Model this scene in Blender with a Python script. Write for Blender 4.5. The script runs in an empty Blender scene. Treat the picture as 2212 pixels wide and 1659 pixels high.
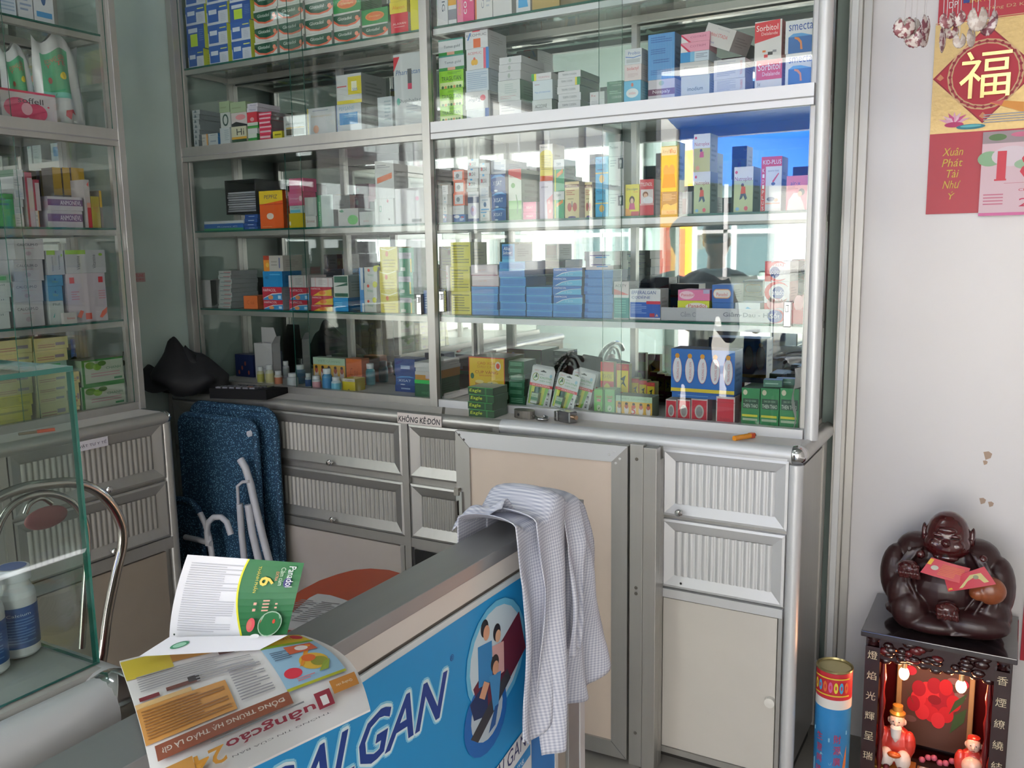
import bpy, math, random
from mathutils import Vector, Matrix
random.seed(7)
R = math.radians
COL = bpy.context.scene.collection
SC = bpy.context.scene

# ---------------------------------------------------------------- camera
F = 1909.0
PITCH, ROLL, YAW = R(-8.635), R(-0.915), R(30.07)
CAM = Vector((0, 0, 1.304))
def _tw(v):
    c, s = math.cos(YAW), math.sin(YAW)
    return Vector((v[0]*c - v[1]*s, v[0]*s + v[1]*c, v[2]))
_r = Vector((1, 0, 0)); _f = Vector((0, math.cos(PITCH), math.sin(PITCH))); _u = Vector((0, -math.sin(PITCH), math.cos(PITCH)))
_r, _u = _r*math.cos(ROLL) + _u*math.sin(ROLL), _u*math.cos(ROLL) - _r*math.sin(ROLL)
CR, CU, CF = _tw(_r), _tw(_u), _tw(_f)
cam = bpy.data.cameras.new('camera'); cam.sensor_width = 36; cam.lens = F/2212*36
cam.clip_start = 0.02; cam.clip_end = 100
camo = bpy.data.objects.new('camera', cam); COL.objects.link(camo)
m = Matrix.Identity(4)
for i, a in enumerate((CR, CU, -CF)):
    for k in range(3): m[k][i] = a[k]
m.translation = CAM; camo.matrix_world = m
SC.camera = camo

# ---------------------------------------------------------------- world, sun, exposure
SKY = 7.0
w = bpy.data.worlds.new('world'); SC.world = w; w.use_nodes = True
bg = w.node_tree.nodes['Background']; bg.inputs[0].default_value = (0.95, 0.92, 0.94, 1); bg.inputs[1].default_value = SKY
sun = bpy.data.lights.new('sun', 'SUN'); sun.energy = 14; sun.angle = R(2); sun.color = (1, .96, .9)
suno = bpy.data.objects.new('sun', sun); COL.objects.link(suno)
suno.rotation_euler = Vector((0.35, -0.75, -1.1)).to_track_quat('-Z', 'Y').to_euler()
OX0, OX1, OZ1, OY = -2.45, 1.4, 2.6, -2.2          # the shopfront opening
pl = bpy.data.lights.new('shopfront_portal', 'AREA'); pl.shape = 'RECTANGLE'; pl.size = OX1-OX0; pl.size_y = OZ1
pl.cycles.is_portal = True
plo = bpy.data.objects.new('shopfront_portal', pl); COL.objects.link(plo)
plo.location = ((OX0+OX1)/2, OY-.02, OZ1/2); plo.rotation_euler = (R(90), 0, 0)
vs = SC.view_settings
SC.display_settings.display_device = 'sRGB'
vs.view_transform = 'Standard'; vs.look = 'None'; vs.gamma = 1; vs.use_curve_mapping = False
vs.exposure = 0.3
SC.cycles.transparent_max_bounces = 40
SC.cycles.max_bounces = 10
SC.cycles.diffuse_bounces = 4
SC.cycles.glossy_bounces = 6
SC.cycles.sample_clamp_indirect = 6
SC.cycles.caustics_reflective = False
SC.cycles.caustics_refractive = False

# ---------------------------------------------------------------- helpers
def at(x, y, ax, val):
    """the point of the place seen at a pixel, on the plane where coordinate ax equals val"""
    d = CF*F + CR*(x-1106) - CU*(y-829.5)
    return CAM + d*((val-CAM[ax])/d[ax])

def lin(h):
    h = h.lstrip('#')
    if len(h) == 3: h = ''.join(c*2 for c in h)
    o = []
    for i in (0, 2, 4):
        c = int(h[i:i+2], 16)/255
        o.append(c/12.92 if c <= .04045 else ((c+.055)/1.055)**2.4)
    return (*o, 1)

MATS = {}
def M(h, rough=.5, metal=0.0, coat=0.0, emit=0.0, spec=.5, name=None):
    key = (h, rough, metal, coat, emit, spec)
    if key in MATS: return MATS[key]
    m = bpy.data.materials.new(name or 'mat_'+h.strip('#')); m.use_nodes = True
    b = m.node_tree.nodes['Principled BSDF']
    b.inputs['Base Color'].default_value = lin(h); b.inputs['Roughness'].default_value = rough
    b.inputs['Metallic'].default_value = metal; b.inputs['Specular IOR Level'].default_value = spec
    if coat: b.inputs['Coat Weight'].default_value = coat; b.inputs['Coat Roughness'].default_value = .08
    if emit:
        b.inputs['Emission Color'].default_value = lin(h); b.inputs['Emission Strength'].default_value = emit
    MATS[key] = m
    return m

def noisy(m, scale=8, amount=.12, bump=0.0, stretch=(1, 1, 1), detail=4, rough_var=0):
    """vary the base colour (and bump) of a material with object-space noise"""
    nt = m.node_tree; N = nt.nodes; L = nt.links; b = N['Principled BSDF']
    tc = N.new('ShaderNodeTexCoord'); mp = N.new('ShaderNodeMapping'); mp.inputs['Scale'].default_value = stretch
    nz = N.new('ShaderNodeTexNoise'); nz.inputs['Scale'].default_value = scale; nz.inputs['Detail'].default_value = detail
    L.new(tc.outputs['Object'], mp.inputs[0]); L.new(mp.outputs[0], nz.inputs['Vector'])
    c = b.inputs['Base Color'].default_value[:]
    mx = N.new('ShaderNodeMix'); mx.data_type = 'RGBA'
    mx.inputs['A'].default_value = tuple(x*(1-amount) for x in c[:3])+(1,)
    mx.inputs['B'].default_value = tuple(min(1, x*(1+amount)) for x in c[:3])+(1,)
    L.new(nz.outputs['Fac'], mx.inputs['Factor']); L.new(mx.outputs['Result'], b.inputs['Base Color'])
    if bump:
        bp = N.new('ShaderNodeBump'); bp.inputs['Strength'].default_value = bump; bp.inputs['Distance'].default_value = .002
        L.new(nz.outputs['Fac'], bp.inputs['Height']); L.new(bp.outputs[0], b.inputs['Normal'])
    return m

def glassmat(name, tint, rmin=.04, rmax=.8):
    m = bpy.data.materials.new(name); m.use_nodes = True; nt = m.node_tree; N = nt.nodes; L = nt.links
    N.remove(N['Principled BSDF'])
    tr = N.new('ShaderNodeBsdfTransparent'); tr.inputs[0].default_value = lin(tint)
    gl = N.new('ShaderNodeBsdfGlossy'); gl.inputs['Roughness'].default_value = 0.0
    g = N.new('ShaderNodeNewGeometry'); dt = N.new('ShaderNodeVectorMath'); dt.operation = 'DOT_PRODUCT'
    L.new(g.outputs['Incoming'], dt.inputs[0]); L.new(g.outputs['Normal'], dt.inputs[1])
    ab = N.new('ShaderNodeMath'); ab.operation = 'ABSOLUTE'; L.new(dt.outputs['Value'], ab.inputs[0])
    om = N.new('ShaderNodeMath'); om.operation = 'SUBTRACT'; om.inputs[0].default_value = 1; L.new(ab.outputs[0], om.inputs[1])
    pw = N.new('ShaderNodeMath'); pw.operation = 'POWER'; pw.inputs[1].default_value = 5; L.new(om.outputs[0], pw.inputs[0])
    ml = N.new('ShaderNodeMath'); ml.operation = 'MULTIPLY_ADD'; ml.inputs[1].default_value = rmax; ml.inputs[2].default_value = rmin
    L.new(pw.outputs[0], ml.inputs[0])
    mx = N.new('ShaderNodeMixShader'); L.new(ml.outputs[0], mx.inputs[0]); L.new(tr.outputs[0], mx.inputs[1]); L.new(gl.outputs[0], mx.inputs[2])
    L.new(mx.outputs[0], N['Material Output'].inputs['Surface'])
    return m

class MB:
    def __init__(s): s.v = []; s.f = []; s.fm = []; s.fs = []; s.mats = []
    def mi(s, m):
        if isinstance(m, str): m = M(m)
        if m not in s.mats: s.mats.append(m)
        return s.mats.index(m)
    def face(s, pts, m, smooth=False):
        i = len(s.v); s.v += [tuple(p) for p in pts]; s.f.append(tuple(range(i, i+len(pts)))); s.fm.append(s.mi(m)); s.fs.append(smooth)
    def raw(s, vs_, fs_, m, smooth=False):
        i = len(s.v); s.v += [tuple(p) for p in vs_]; k = s.mi(m)
        for f in fs_: s.f.append(tuple(j+i for j in f)); s.fm.append(k); s.fs.append(smooth)
    def box(s, x0, x1, y0, y1, z0, z1, m, front=None, back=None, left=None, right=None, top=None, bottom=None):
        if x0 > x1: x0, x1 = x1, x0
        if y0 > y1: y0, y1 = y1, y0
        if z0 > z1: z0, z1 = z1, z0
        v = [(x0,y0,z0),(x1,y0,z0),(x1,y1,z0),(x0,y1,z0),(x0,y0,z1),(x1,y0,z1),(x1,y1,z1),(x0,y1,z1)]
        i = len(s.v); s.v += v
        for f, mm in (((0,1,5,4), front), ((2,3,7,6), back), ((3,0,4,7), left), ((1,2,6,5), right), ((4,5,6,7), top), ((3,2,1,0), bottom)):
            s.f.append(tuple(j+i for j in f)); s.fm.append(s.mi(mm or m)); s.fs.append(False)
        return s
    def tube(s, path, r, m, n=10, caps=True, closed=False):
        P = [Vector(p) for p in path]; k = len(P); rs = r if isinstance(r, (list, tuple)) else [r]*k
        prev = None; rings = []
        for i in range(k):
            if closed: t = P[(i+1) % k]-P[i-1]
            else: t = P[min(i+1, k-1)]-P[max(i-1, 0)]
            t.normalize()
            if prev is None:
                a = Vector((0,0,1)) if abs(t.z) < .9 else Vector((1,0,0)); nrm = t.cross(a).normalized()
            else:
                nrm = (prev - t*prev.dot(t)).normalized()
            prev = nrm; b = t.cross(nrm)
            rings.append([P[i] + (nrm*math.cos(2*math.pi*j/n) + b*math.sin(2*math.pi*j/n))*rs[i] for j in range(n)])
        vs_ = [p for g in rings for p in g]; fs_ = []
        for i in range(k if closed else k-1):
            a = i*n; b2 = ((i+1) % k)*n
            for j in range(n): fs_.append((a+j, a+(j+1) % n, b2+(j+1) % n, b2+j))
        s.raw(vs_, fs_, m, True)
        if caps and not closed: s.face(rings[0][::-1], m); s.face(rings[-1], m)
        return s
    def lathe(s, prof, m, c=(0,0,0), n=24, ms=None):
        for i in range(len(prof)-1):
            (r0, z0), (r1, z1) = prof[i], prof[i+1]; vs_ = []; fs_ = []
            for j in range(n):
                a = 2*math.pi*j/n
                vs_ += [(c[0]+r0*math.cos(a), c[1]+r0*math.sin(a), c[2]+z0), (c[0]+r1*math.cos(a), c[1]+r1*math.sin(a), c[2]+z1)]
            for j in range(n):
                k = (j+1) % n; fs_.append((2*j, 2*k, 2*k+1, 2*j+1))
            s.raw(vs_, fs_, (ms[i] if ms else m), True)
        return s
    def ell(s, c, rad, m, n=16, rot=None):
        vs_ = []; fs_ = []; h = n//2
        for i in range(h+1):
            t = math.pi*i/h
            for j in range(n):
                a = 2*math.pi*j/n
                p = Vector((rad[0]*math.sin(t)*math.cos(a), rad[1]*math.sin(t)*math.sin(a), rad[2]*math.cos(t)))
                if rot: p = rot @ p
                vs_.append(p+Vector(c))
        for i in range(h):
            for j in range(n):
                k = (j+1) % n; fs_.append((i*n+j, (i+1)*n+j, (i+1)*n+k, i*n+k))
        s.raw(vs_, fs_, m, True); return s
    def grid(s, fn, nu, nv, m, u0=0, u1=1, v0=0, v1=1, smooth=True, mfn=None):
        i = len(s.v)
        for b in range(nv+1):
            for a in range(nu+1): s.v.append(tuple(fn(u0+(u1-u0)*a/nu, v0+(v1-v0)*b/nv)))
        for b in range(nv):
            for a in range(nu):
                k = i+b*(nu+1)+a
                s.f.append((k, k+1, k+nu+2, k+nu+1)); s.fs.append(smooth)
                s.fm.append(s.mi(mfn((a+.5)/nu, (b+.5)/nv) if mfn else m))
        return s
    def prism(s, poly, fn0, fn1, m):
        a = [fn0(*p) for p in poly]; b = [fn1(*p) for p in poly]; n = len(poly)
        s.face(a, m); s.face(b[::-1], m)
        for i in range(n): s.face([a[i], b[i], b[(i+1) % n], a[(i+1) % n]], m)
        return s
    def prints(s, fn, items, sub=1):
        """flat printing on a surface fn(u, v, lift)"""
        lay = 0
        for it in items:
            lay += 1; e = .00025+lay*.00005; k = it[0]
            if k == 'r':
                _, u0, v0, u1, v1, c = it
                s.grid(lambda u, v: fn(u, v, e), sub, sub, c, u0, u1, v0, v1, smooth=sub > 1)
            elif k == 'e':
                _, cu, cv, ru, rv, c = it; n = 20
                s.face([fn(cu+ru*math.cos(2*math.pi*j/n), cv+rv*math.sin(2*math.pi*j/n), e) for j in range(n)], c)
            elif k == 'p':
                s.face([fn(u, v, e) for u, v in it[1]], it[2])
            elif k == 'l':
                _, u0, v0, u1, v1, n, c = it; h = (v1-v0)/n
                rr = random.Random(int(u0*99+v0*999+n))
                for j in range(n):
                    z = v0+h*j; w_ = (u1-u0)*(1 if rr.random() < .7 else .7)
                    s.grid(lambda u, v: fn(u, v, e), max(1, sub), 1, c, u0, u0+w_, z+h*.3, z+h*.72, smooth=False)
            elif k == 't':
                _, cu, cv, w_, h_, c, txt = it[:7]; rot = it[7] if len(it) > 7 else 0; sh = it[8] if len(it) > 8 else 0
                V_, F_ = textmesh(txt); q = []
                cr, sr = math.cos(R(rot)), math.sin(R(rot))
                asp = getattr(fn, 'asp', 1.0)         # face width / height, so that turned text keeps its shape
                for x, y in V_:
                    if rot in (90, -90, 270):
                        x_, y_ = (x-.5)*w_, (y-.5)*h_
                        a, b = (-y_, x_) if rot == 90 else (y_, -x_)
                    elif rot == 180: a, b = -(x-.5)*w_-sh*(y-.5)*h_/asp, -(y-.5)*h_
                    elif rot:
                        X_ = (x-.5)*w_*asp+sh*(y-.5)*h_; Y_ = (y-.5)*h_; a, b = (X_*cr-Y_*sr)/asp, X_*sr+Y_*cr
                    else: a, b = (x-.5)*w_+sh*(y-.5)*h_/asp, (y-.5)*h_
                    q.append(fn(cu+a, cv+b, e))
                s.raw(q, F_, c)
        return s
    def build(s, name, parent=None, loc=None, rz=0, rot=None, bevel=0, weld=False, label=None, **tags):
        me = bpy.data.meshes.new(name); me.from_pydata(s.v, [], s.f)
        for mm in s.mats: me.materials.append(mm)
        me.polygons.foreach_set('material_index', s.fm); me.polygons.foreach_set('use_smooth', s.fs)
        me.update()
        o = bpy.data.objects.new(name, me); COL.objects.link(o)
        if weld:
            import bmesh
            bm = bmesh.new(); bm.from_mesh(me); bmesh.ops.remove_doubles(bm, verts=bm.verts, dist=1e-5)
            bmesh.ops.recalc_face_normals(bm, faces=bm.faces); bm.to_mesh(me); bm.free()
        if bevel:
            md = o.modifiers.new('bevel', 'BEVEL'); md.width = bevel; md.segments = 2; md.limit_method = 'ANGLE'
        if parent: o.parent = parent
        if loc: o.location = loc
        if rot: o.rotation_euler = rot
        elif rz: o.rotation_euler = (0, 0, rz)
        if label: o['label'] = label
        for k, v in tags.items(): o[{'cat': 'category'}.get(k, k)] = v
        return o

TXT = {}
def textmesh(t):
    if t in TXT: return TXT[t]
    c = bpy.data.curves.new('t', 'FONT'); c.body = t.lstrip('~'); c.resolution_u = 2; c.offset = .016*t.count('~')
    o = bpy.data.objects.new('t', c); COL.objects.link(o); bpy.context.view_layer.update()
    me = bpy.data.meshes.new_from_object(o.evaluated_get(bpy.context.evaluated_depsgraph_get()))
    xs = [v.co.x for v in me.vertices]; ys = [v.co.y for v in me.vertices]
    a, b, c0, d = min(xs), max(xs), min(ys), max(ys)
    V_ = [((v.co.x-a)/(b-a), (v.co.y-c0)/(d-c0)) for v in me.vertices]; F_ = [tuple(p.vertices) for p in me.polygons]
    bpy.data.objects.remove(o); bpy.data.meshes.remove(me)
    TXT[t] = (V_, F_); return TXT[t]

def thing(name, loc, label, cat, group=None, rz=0):
    o = bpy.data.objects.new(name, None); COL.objects.link(o); o.location = loc; o.rotation_euler = (0, 0, rz)
    o.empty_display_size = .05; o['label'] = label; o['category'] = cat
    if group: o['group'] = group
    return o
def struct(o): o['kind'] = 'structure'; return o
def frame(o, u, v):
    """surface function for a flat face: origin o, edges u and v"""
    o, u, v = Vector(o), Vector(u), Vector(v); n = u.cross(v).normalized()
    f = lambda a, b, e=0: o+u*a+v*b+n*e
    f.asp = u.length/v.length
    return f

# ---------------------------------------------------------------- materials
ALU = noisy(M('#b3b1ad', .38, .7, name='brushed_aluminium'), 60, .06, stretch=(1, 1, .05))
ALUW = M('#cfd0d2', .42, .35, name='pale_aluminium')
CHR = M('#d8d8d8', .12, 1, name='chrome')
LAM = noisy(M('#d3cdc8', .45, name='cream_laminate'), 30, .04)
WALLT = noisy(M('#bdd0c9', .6, name='teal_paint'), 5, .10, bump=.15)
WALLW = noisy(M('#d6d2d3', .3, name='white_panel', spec=.6), 3, .04)
GLASS = glassmat('pane_glass', '#fafcfb', .06)
SHELFG = glassmat('shelf_glass', '#e2ece8', .06)
EDGE = M('#16564a', .15, name='glass_edge')
MIRR = M('#d4d8d6', .02, 1, name='mirror')
BLK = M('#0c0c0d', .5, name='black')
# ---------------------------------------------------------------- the room
CEIL = 3.05
def room():
    t = noisy(M('#9a968f', .35, name='floor_tile'), 4, .12)
    b = MB()
    for i in range(-7, 5):
        for j in range(-6, 6):
            x, y = i*.4+.03, j*.4+.08
            if x+.4 < -2.75 or x > 1.8 or y > 2.5 or y+.4 < -2.3: continue
            b.box(max(x, -2.73)+.0015, min(x+.4, 1.8)-.0015, max(y, -2.3)+.0015, min(y+.4, 2.5)-.0015, -.02, 0, t)
    b.box(-2.73, 1.8, -2.3, 2.5, -.06, -.02, '#6d6a64')
    struct(b.build('floor'))
    b = MB().box(-2.73, 1.85, 2.44, 2.6, 0, CEIL, WALLT); struct(b.build('wall_back'))
    # left wall with a high window behind the customer side
    b = MB()
    b.box(-2.73, -2.53, .55, 2.44, 0, CEIL, WALLT); b.box(-2.73, -2.53, -2.3, .55, 0, 1.15, WALLT)
    b.box(-2.73, -2.53, -2.3, .55, 2.15, CEIL, WALLT); b.box(-2.73, -2.53, -2.3, -1.9, 1.15, 2.15, WALLT)
    struct(b.build('wall_left'))
    b = MB().box(1.85, 2.0, -2.3, 2.6, 0, CEIL, M('#c9c6c2', .5, name='wall_paint')); struct(b.build('wall_right'))
    b = MB()
    b.box(-2.73, 2.0, -2.3, 2.6, CEIL, CEIL+.15, noisy(M('#8f9696', .6, name='ceiling_sheet'), 3, .1))
    for i in range(24): b.box(-2.53, 1.85, -2.2+i*.2, -2.17+i*.2, CEIL-.012, CEIL, '#868e8e')
    struct(b.build('ceiling'))
    # wall of the shopfront around the opening, posts of the folding gate
    b = MB(); c = M('#b8bcb8', .5, name='front_wall')
    b.box(-2.73, OX0, OY-.1, OY, 0, CEIL, c); b.box(OX1, 2.0, OY-.1, OY, 0, CEIL, c); b.box(OX0, OX1, OY-.1, OY, OZ1, CEIL, c)
    struct(b.build('wall_front'))
    w_ = MB()
    for y in (-1.9, -1.28, -.68, -.08, .52): w_.box(-2.64, -2.6, y, y+.03, 1.15, 2.15, ALU)
    w_.box(-2.64, -2.6, -1.9, .55, 1.15, 1.18, ALU); w_.box(-2.64, -2.6, -1.9, .55, 2.12, 2.15, ALU); w_.box(-2.64, -2.6, -1.9, .55, 1.72, 1.75, ALU)
    wo = struct(w_.build('window_1'))
    MB().box(-2.625, -2.62, -1.9, .55, 1.16, 2.13, GLASS).build('pane', wo)
    # white panel wall to the right of the cabinets and its aluminium trim
    b = MB(); b.box(-.37, 1.85, 2.36, 2.44, 0, CEIL, WALLW)
    st = '#a98f7c'
    for (px, py, s) in ((2133, 985, 9), (2122, 1083, 7), (2140, 1090, 6), (2128, 1000, 5)):
        p = at(px, py, 1, 2.3597); q = s*.001
        b.face([(p.x-q, 2.3597, p.z+q), (p.x-q*.4, 2.3597, p.z-q*1.1), (p.x+q*.8, 2.3597, p.z-q*.5), (p.x+q*1.1, 2.3597, p.z+q*.7), (p.x+q*.2, 2.3597, p.z+q*1.3)], st)
    struct(b.build('wall_panel'))
    b = MB()
    b.box(-.402, -.372, 2.33, 2.44, 0, CEIL, ALU); b.box(-.372, -.352, 2.345, 2.36, 0, CEIL, ALU); b.box(-.396, -.38, 2.326, 2.33, 0, CEIL, ALUW)
    struct(b.build('trim_1', bevel=.001))
room()

def street():
    b = MB().box(-14, 10, -16, OY-.1, -.15, -.05, noisy(M('#c9c5bd', .8, name='pavement'), 2, .1)); struct(b.build('street_ground'))
    # the house across the road
    t = thing('street_house', (-3.5, -9, -.05), 'pale two storey house across the street, seen only in the mirror', 'house')
    f = MB(); f.box(-6, 8, -1, 0, 0, 5.2, noisy(M('#dedfda', .8, name='render_wall'), 1.5, .08)); f.build('wall', t)
    for i in range(6):
        g = MB().box(-5.4+i*2.2, -4.2+i*2.2, 0, .06, .9, 2.3, '#2f4448'); wn = g.build('window', t)
        q = MB(); q.box(-5.4+i*2.2, -4.2+i*2.2, .06, .1, 1.55, 1.6, '#e8e8e8'); q.box(-4.83+i*2.2, -4.77+i*2.2, .06, .1, .9, 2.3, '#e8e8e8'); q.build('window_bar', wn)
    q = MB()
    for i in range(26): q.box(-6+i*.55, -5.97+i*.55, .3, .33, 2.75, 3.5, '#e6e9ea')
    q.box(-6, 8, .28, .35, 3.5, 3.55, '#e6e9ea'); q.box(-6, 8, 0, .36, 2.65, 2.75, '#cfd4d6'); q.build('balcony_rail', t)
    t = thing('tarpaulin_awning', (-1.9, -3.6, 0), 'blue tarpaulin awning on thin poles in front of the shop', 'awning')
    MB().grid(lambda u, v: (-1.3+2.6*u, -1.2+1.5*v, 2.5+.35*v-.12*math.sin(math.pi*u)-.03*math.sin(9*u)*v), 14, 8, M('#2f78e0', .5, name='tarpaulin')).build('canopy', t)
    MB().grid(lambda u, v: (-1.3+2.6*u, -1.2-.03*math.sin(8*u)*v, 2.5-.12*math.sin(math.pi*u)-.5*v), 14, 3, M('#2f78e0', .5)).build('valance', t)
    for x in (-1.3, 1.3): MB().tube([(x, -1.2, -.05), (x, -1.2, 2.5)], .02, '#999999').build('pole', t)
    t = thing('advertising_banner', (-3.3, -4.4, 0), 'yellow and orange upright advertising banner on a pole outside', 'banner')
    q = MB().box(-.25, .25, -.01, .01, .7, 2.3, '#f2b21b', front='#f2b21b'); q.box(-.18, .18, .0101, .014, .9, 1.5, '#e4572a'); q.build('cloth', t)
    MB().tube([(0, -.03, -.05), (0, -.03, 2.5)], .015, '#888888').build('pole', t)
street()

def tube_lamp(x, y, label):
    t = thing('fluorescent_lamp', (x, y, CEIL-.02), label, 'lamp', 'fluorescent tubes on the ceiling')
    MB().box(-.62, .62, -.035, .035, -.05, 0, '#dfe2e2').build('housing', t)
    MB().tube([(-.6, 0, -.075), (.6, 0, -.075)], .016, M('#f2fbff', .5, emit=16)).build('tube', t)
tube_lamp(-1.6, .9, 'fluorescent ceiling tube above the sales counter')
tube_lamp(-.6, -.6, 'fluorescent ceiling tube nearer the shopfront')

# ---------------------------------------------------------------- fronts of drawers
FLD = M('#a9a6a0', .45, .3, name='dull_fluting')
def drawer_front(name, parent, W, H, fw, m=ALU, flute=None, pitch=.0165, knob=None, hole=None):
    """bevelled aluminium frame with a fluted panel; local x right, z up, front towards -y; origin at lower left"""
    b = MB(); fl = fw
    o = [(0, 0), (W, 0), (W, H), (0, H)]; i1 = [(.006, .006), (W-.006, .006), (W-.006, H-.006), (.006, H-.006)]
    i2 = [(fl, fl), (W-fl, fl), (W-fl, H-fl), (fl, H-fl)]
    for k in range(4):
        j = (k+1) % 4
        b.face([(o[k][0], 0, o[k][1]), (o[j][0], 0, o[j][1]), (o[j][0], -.012, o[j][1]), (o[k][0], -.012, o[k][1])], m)
        b.face([(o[k][0], -.012, o[k][1]), (o[j][0], -.012, o[j][1]), (i1[j][0], -.014, i1[j][1]), (i1[k][0], -.014, i1[k][1])], m)
        b.face([(i1[k][0], -.014, i1[k][1]), (i1[j][0], -.014, i1[j][1]), (i2[j][0], -.004, i2[j][1]), (i2[k][0], -.004, i2[k][1])], m)
    b.face([(0, 0, 0), (0, 0, H), (W, 0, H), (W, 0, 0)], m)
    fo = b.build(name, parent)
    g = MB(); x0, x1 = fl, W-fl; n = max(2, round((x1-x0)/pitch))
    def fn(u, v):
        ph = (u*n) % 1.0
        return (x0+(x1-x0)*u, -.0035-.0045*math.sin(math.pi*min(1, ph/.999)), fl+(H-2*fl)*v)
    g.grid(fn, n*6, 1, flute or (FLD if m is ALU else ALUW), smooth=True)
    g.build('fluted_panel', fo)
    if knob:
        k = MB(); prof = [(0, 0), (.0045, 0), (.0045, .010), (.009, .013), (.0095, .018), (.007, .021), (0, .022)]
        k.lathe(prof, CHR, n=16); ko = k.build('knob', fo, loc=(knob[0], -.012, knob[1]), rot=(R(90), 0, 0))
    if hole:
        MB().lathe([(0, .0005), (.003, .0005)], BLK, n=10).build('screw_hole', fo, loc=(hole[0], -.0125, hole[1]), rot=(R(90), 0, 0))
    return fo

def nose(b, p0, p1, r, m, out):
    """quarter round bull nose of the worktop running from p0 to p1, bulging along out"""
    p0, p1, out = Vector(p0), Vector(p1), Vector(out); n = 10
    def fn(u, v):
        a = -math.pi/2+math.pi*v
        return p0.lerp(p1, u)+out*(r*math.cos(a))+Vector((0, 0, r*math.sin(a)))
    b.grid(fn, 1, n, m)
    for u in (0, 1): b.face([fn(u, j/n) for j in range(n+1)], m)

YF, YG, YM = 2.0, 2.12, 2.345
# left base unit: two columns of drawers
def base_left():
    t = thing('drawer_cabinet', (-1.85, 2.2, 0), 'grey aluminium drawer cabinet with fluted drawer fronts behind the folded lounger', 'cabinet')
    ox, oy = -1.85, 2.2
    def L(b): b.v = [(x-ox, y-oy, z) for x, y, z in b.v]; return b
    b = MB(); b.box(-2.52, -1.2, 2.012, 2.42, .06, .828, ALU); b.box(-2.52, -1.2, 2.04, 2.4, 0, .06, '#4a4743'); L(b).build('body', t)
    b = MB()
    for x0, x1 in ((-2.56+.04, -2.5), (-2.07, -2.045), (-1.528, -1.506), (-1.22, -1.2)): b.box(x0, x1, 1.998, 2.012, .06, .828, ALU)
    b.box(-2.5, -1.2, 2.0, 2.012, .45, .478, ALU); L(b).build('face_frame', t)
    b = MB(); b.box(-2.52, -1.2, 2.02, 2.12, .828, .85, LAM); b.box(-2.52, -1.2, 2.12, 2.42, .828, .85, LAM); b.face([(-1.40, 2.02, .8503), (-1.39, 2.02, .8503), (-1.45, 2.112, .8503), (-1.46, 2.112, .8503)], '#5a5044'); L(b).build('worktop', t)
    b = MB(); nose(b, (-2.52, 2.018, .832), (-1.2, 2.018, .832), .019, ALU, (0, -1, 0)); L(b).build('worktop_edging', t)
    def D(x0, x1, z0, z1, **k):
        o = drawer_front('drawer', t, x1-x0, z1-z0, .034, **k); o.location = (x0-ox, 2.012-oy, z0)
    D(-2.045, -1.53, .66, .815, knob=(.25, .014)); D(-2.045, -1.53, .48, .64, knob=(.25, .014))
    D(-1.504, -1.222, .66, .815); D(-1.504, -1.222, .48, .64)
    D(-2.5, -2.075, .66, .815); D(-2.5, -2.075, .48, .64)
    b = MB(); b.box(-2.01, -1.545, 2.0, 2.01, .075, .445, noisy(M('#b9aea6', .5, name='door_laminate'), 20, .04))
    b.box(-2.04, -2.01, 1.997, 2.012, .06, .45, ALU); b.box(-1.545, -1.53, 1.997, 2.012, .06, .45, ALU); L(b).build('door', t)
    b = MB(); b.box(-1.5, -1.24, 2.006, 2.0119, .075, .44, BLK); L(b).build('opening_shade_panel', t)  # flat black panel, paints the darkness inside an opening
base_left()

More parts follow.
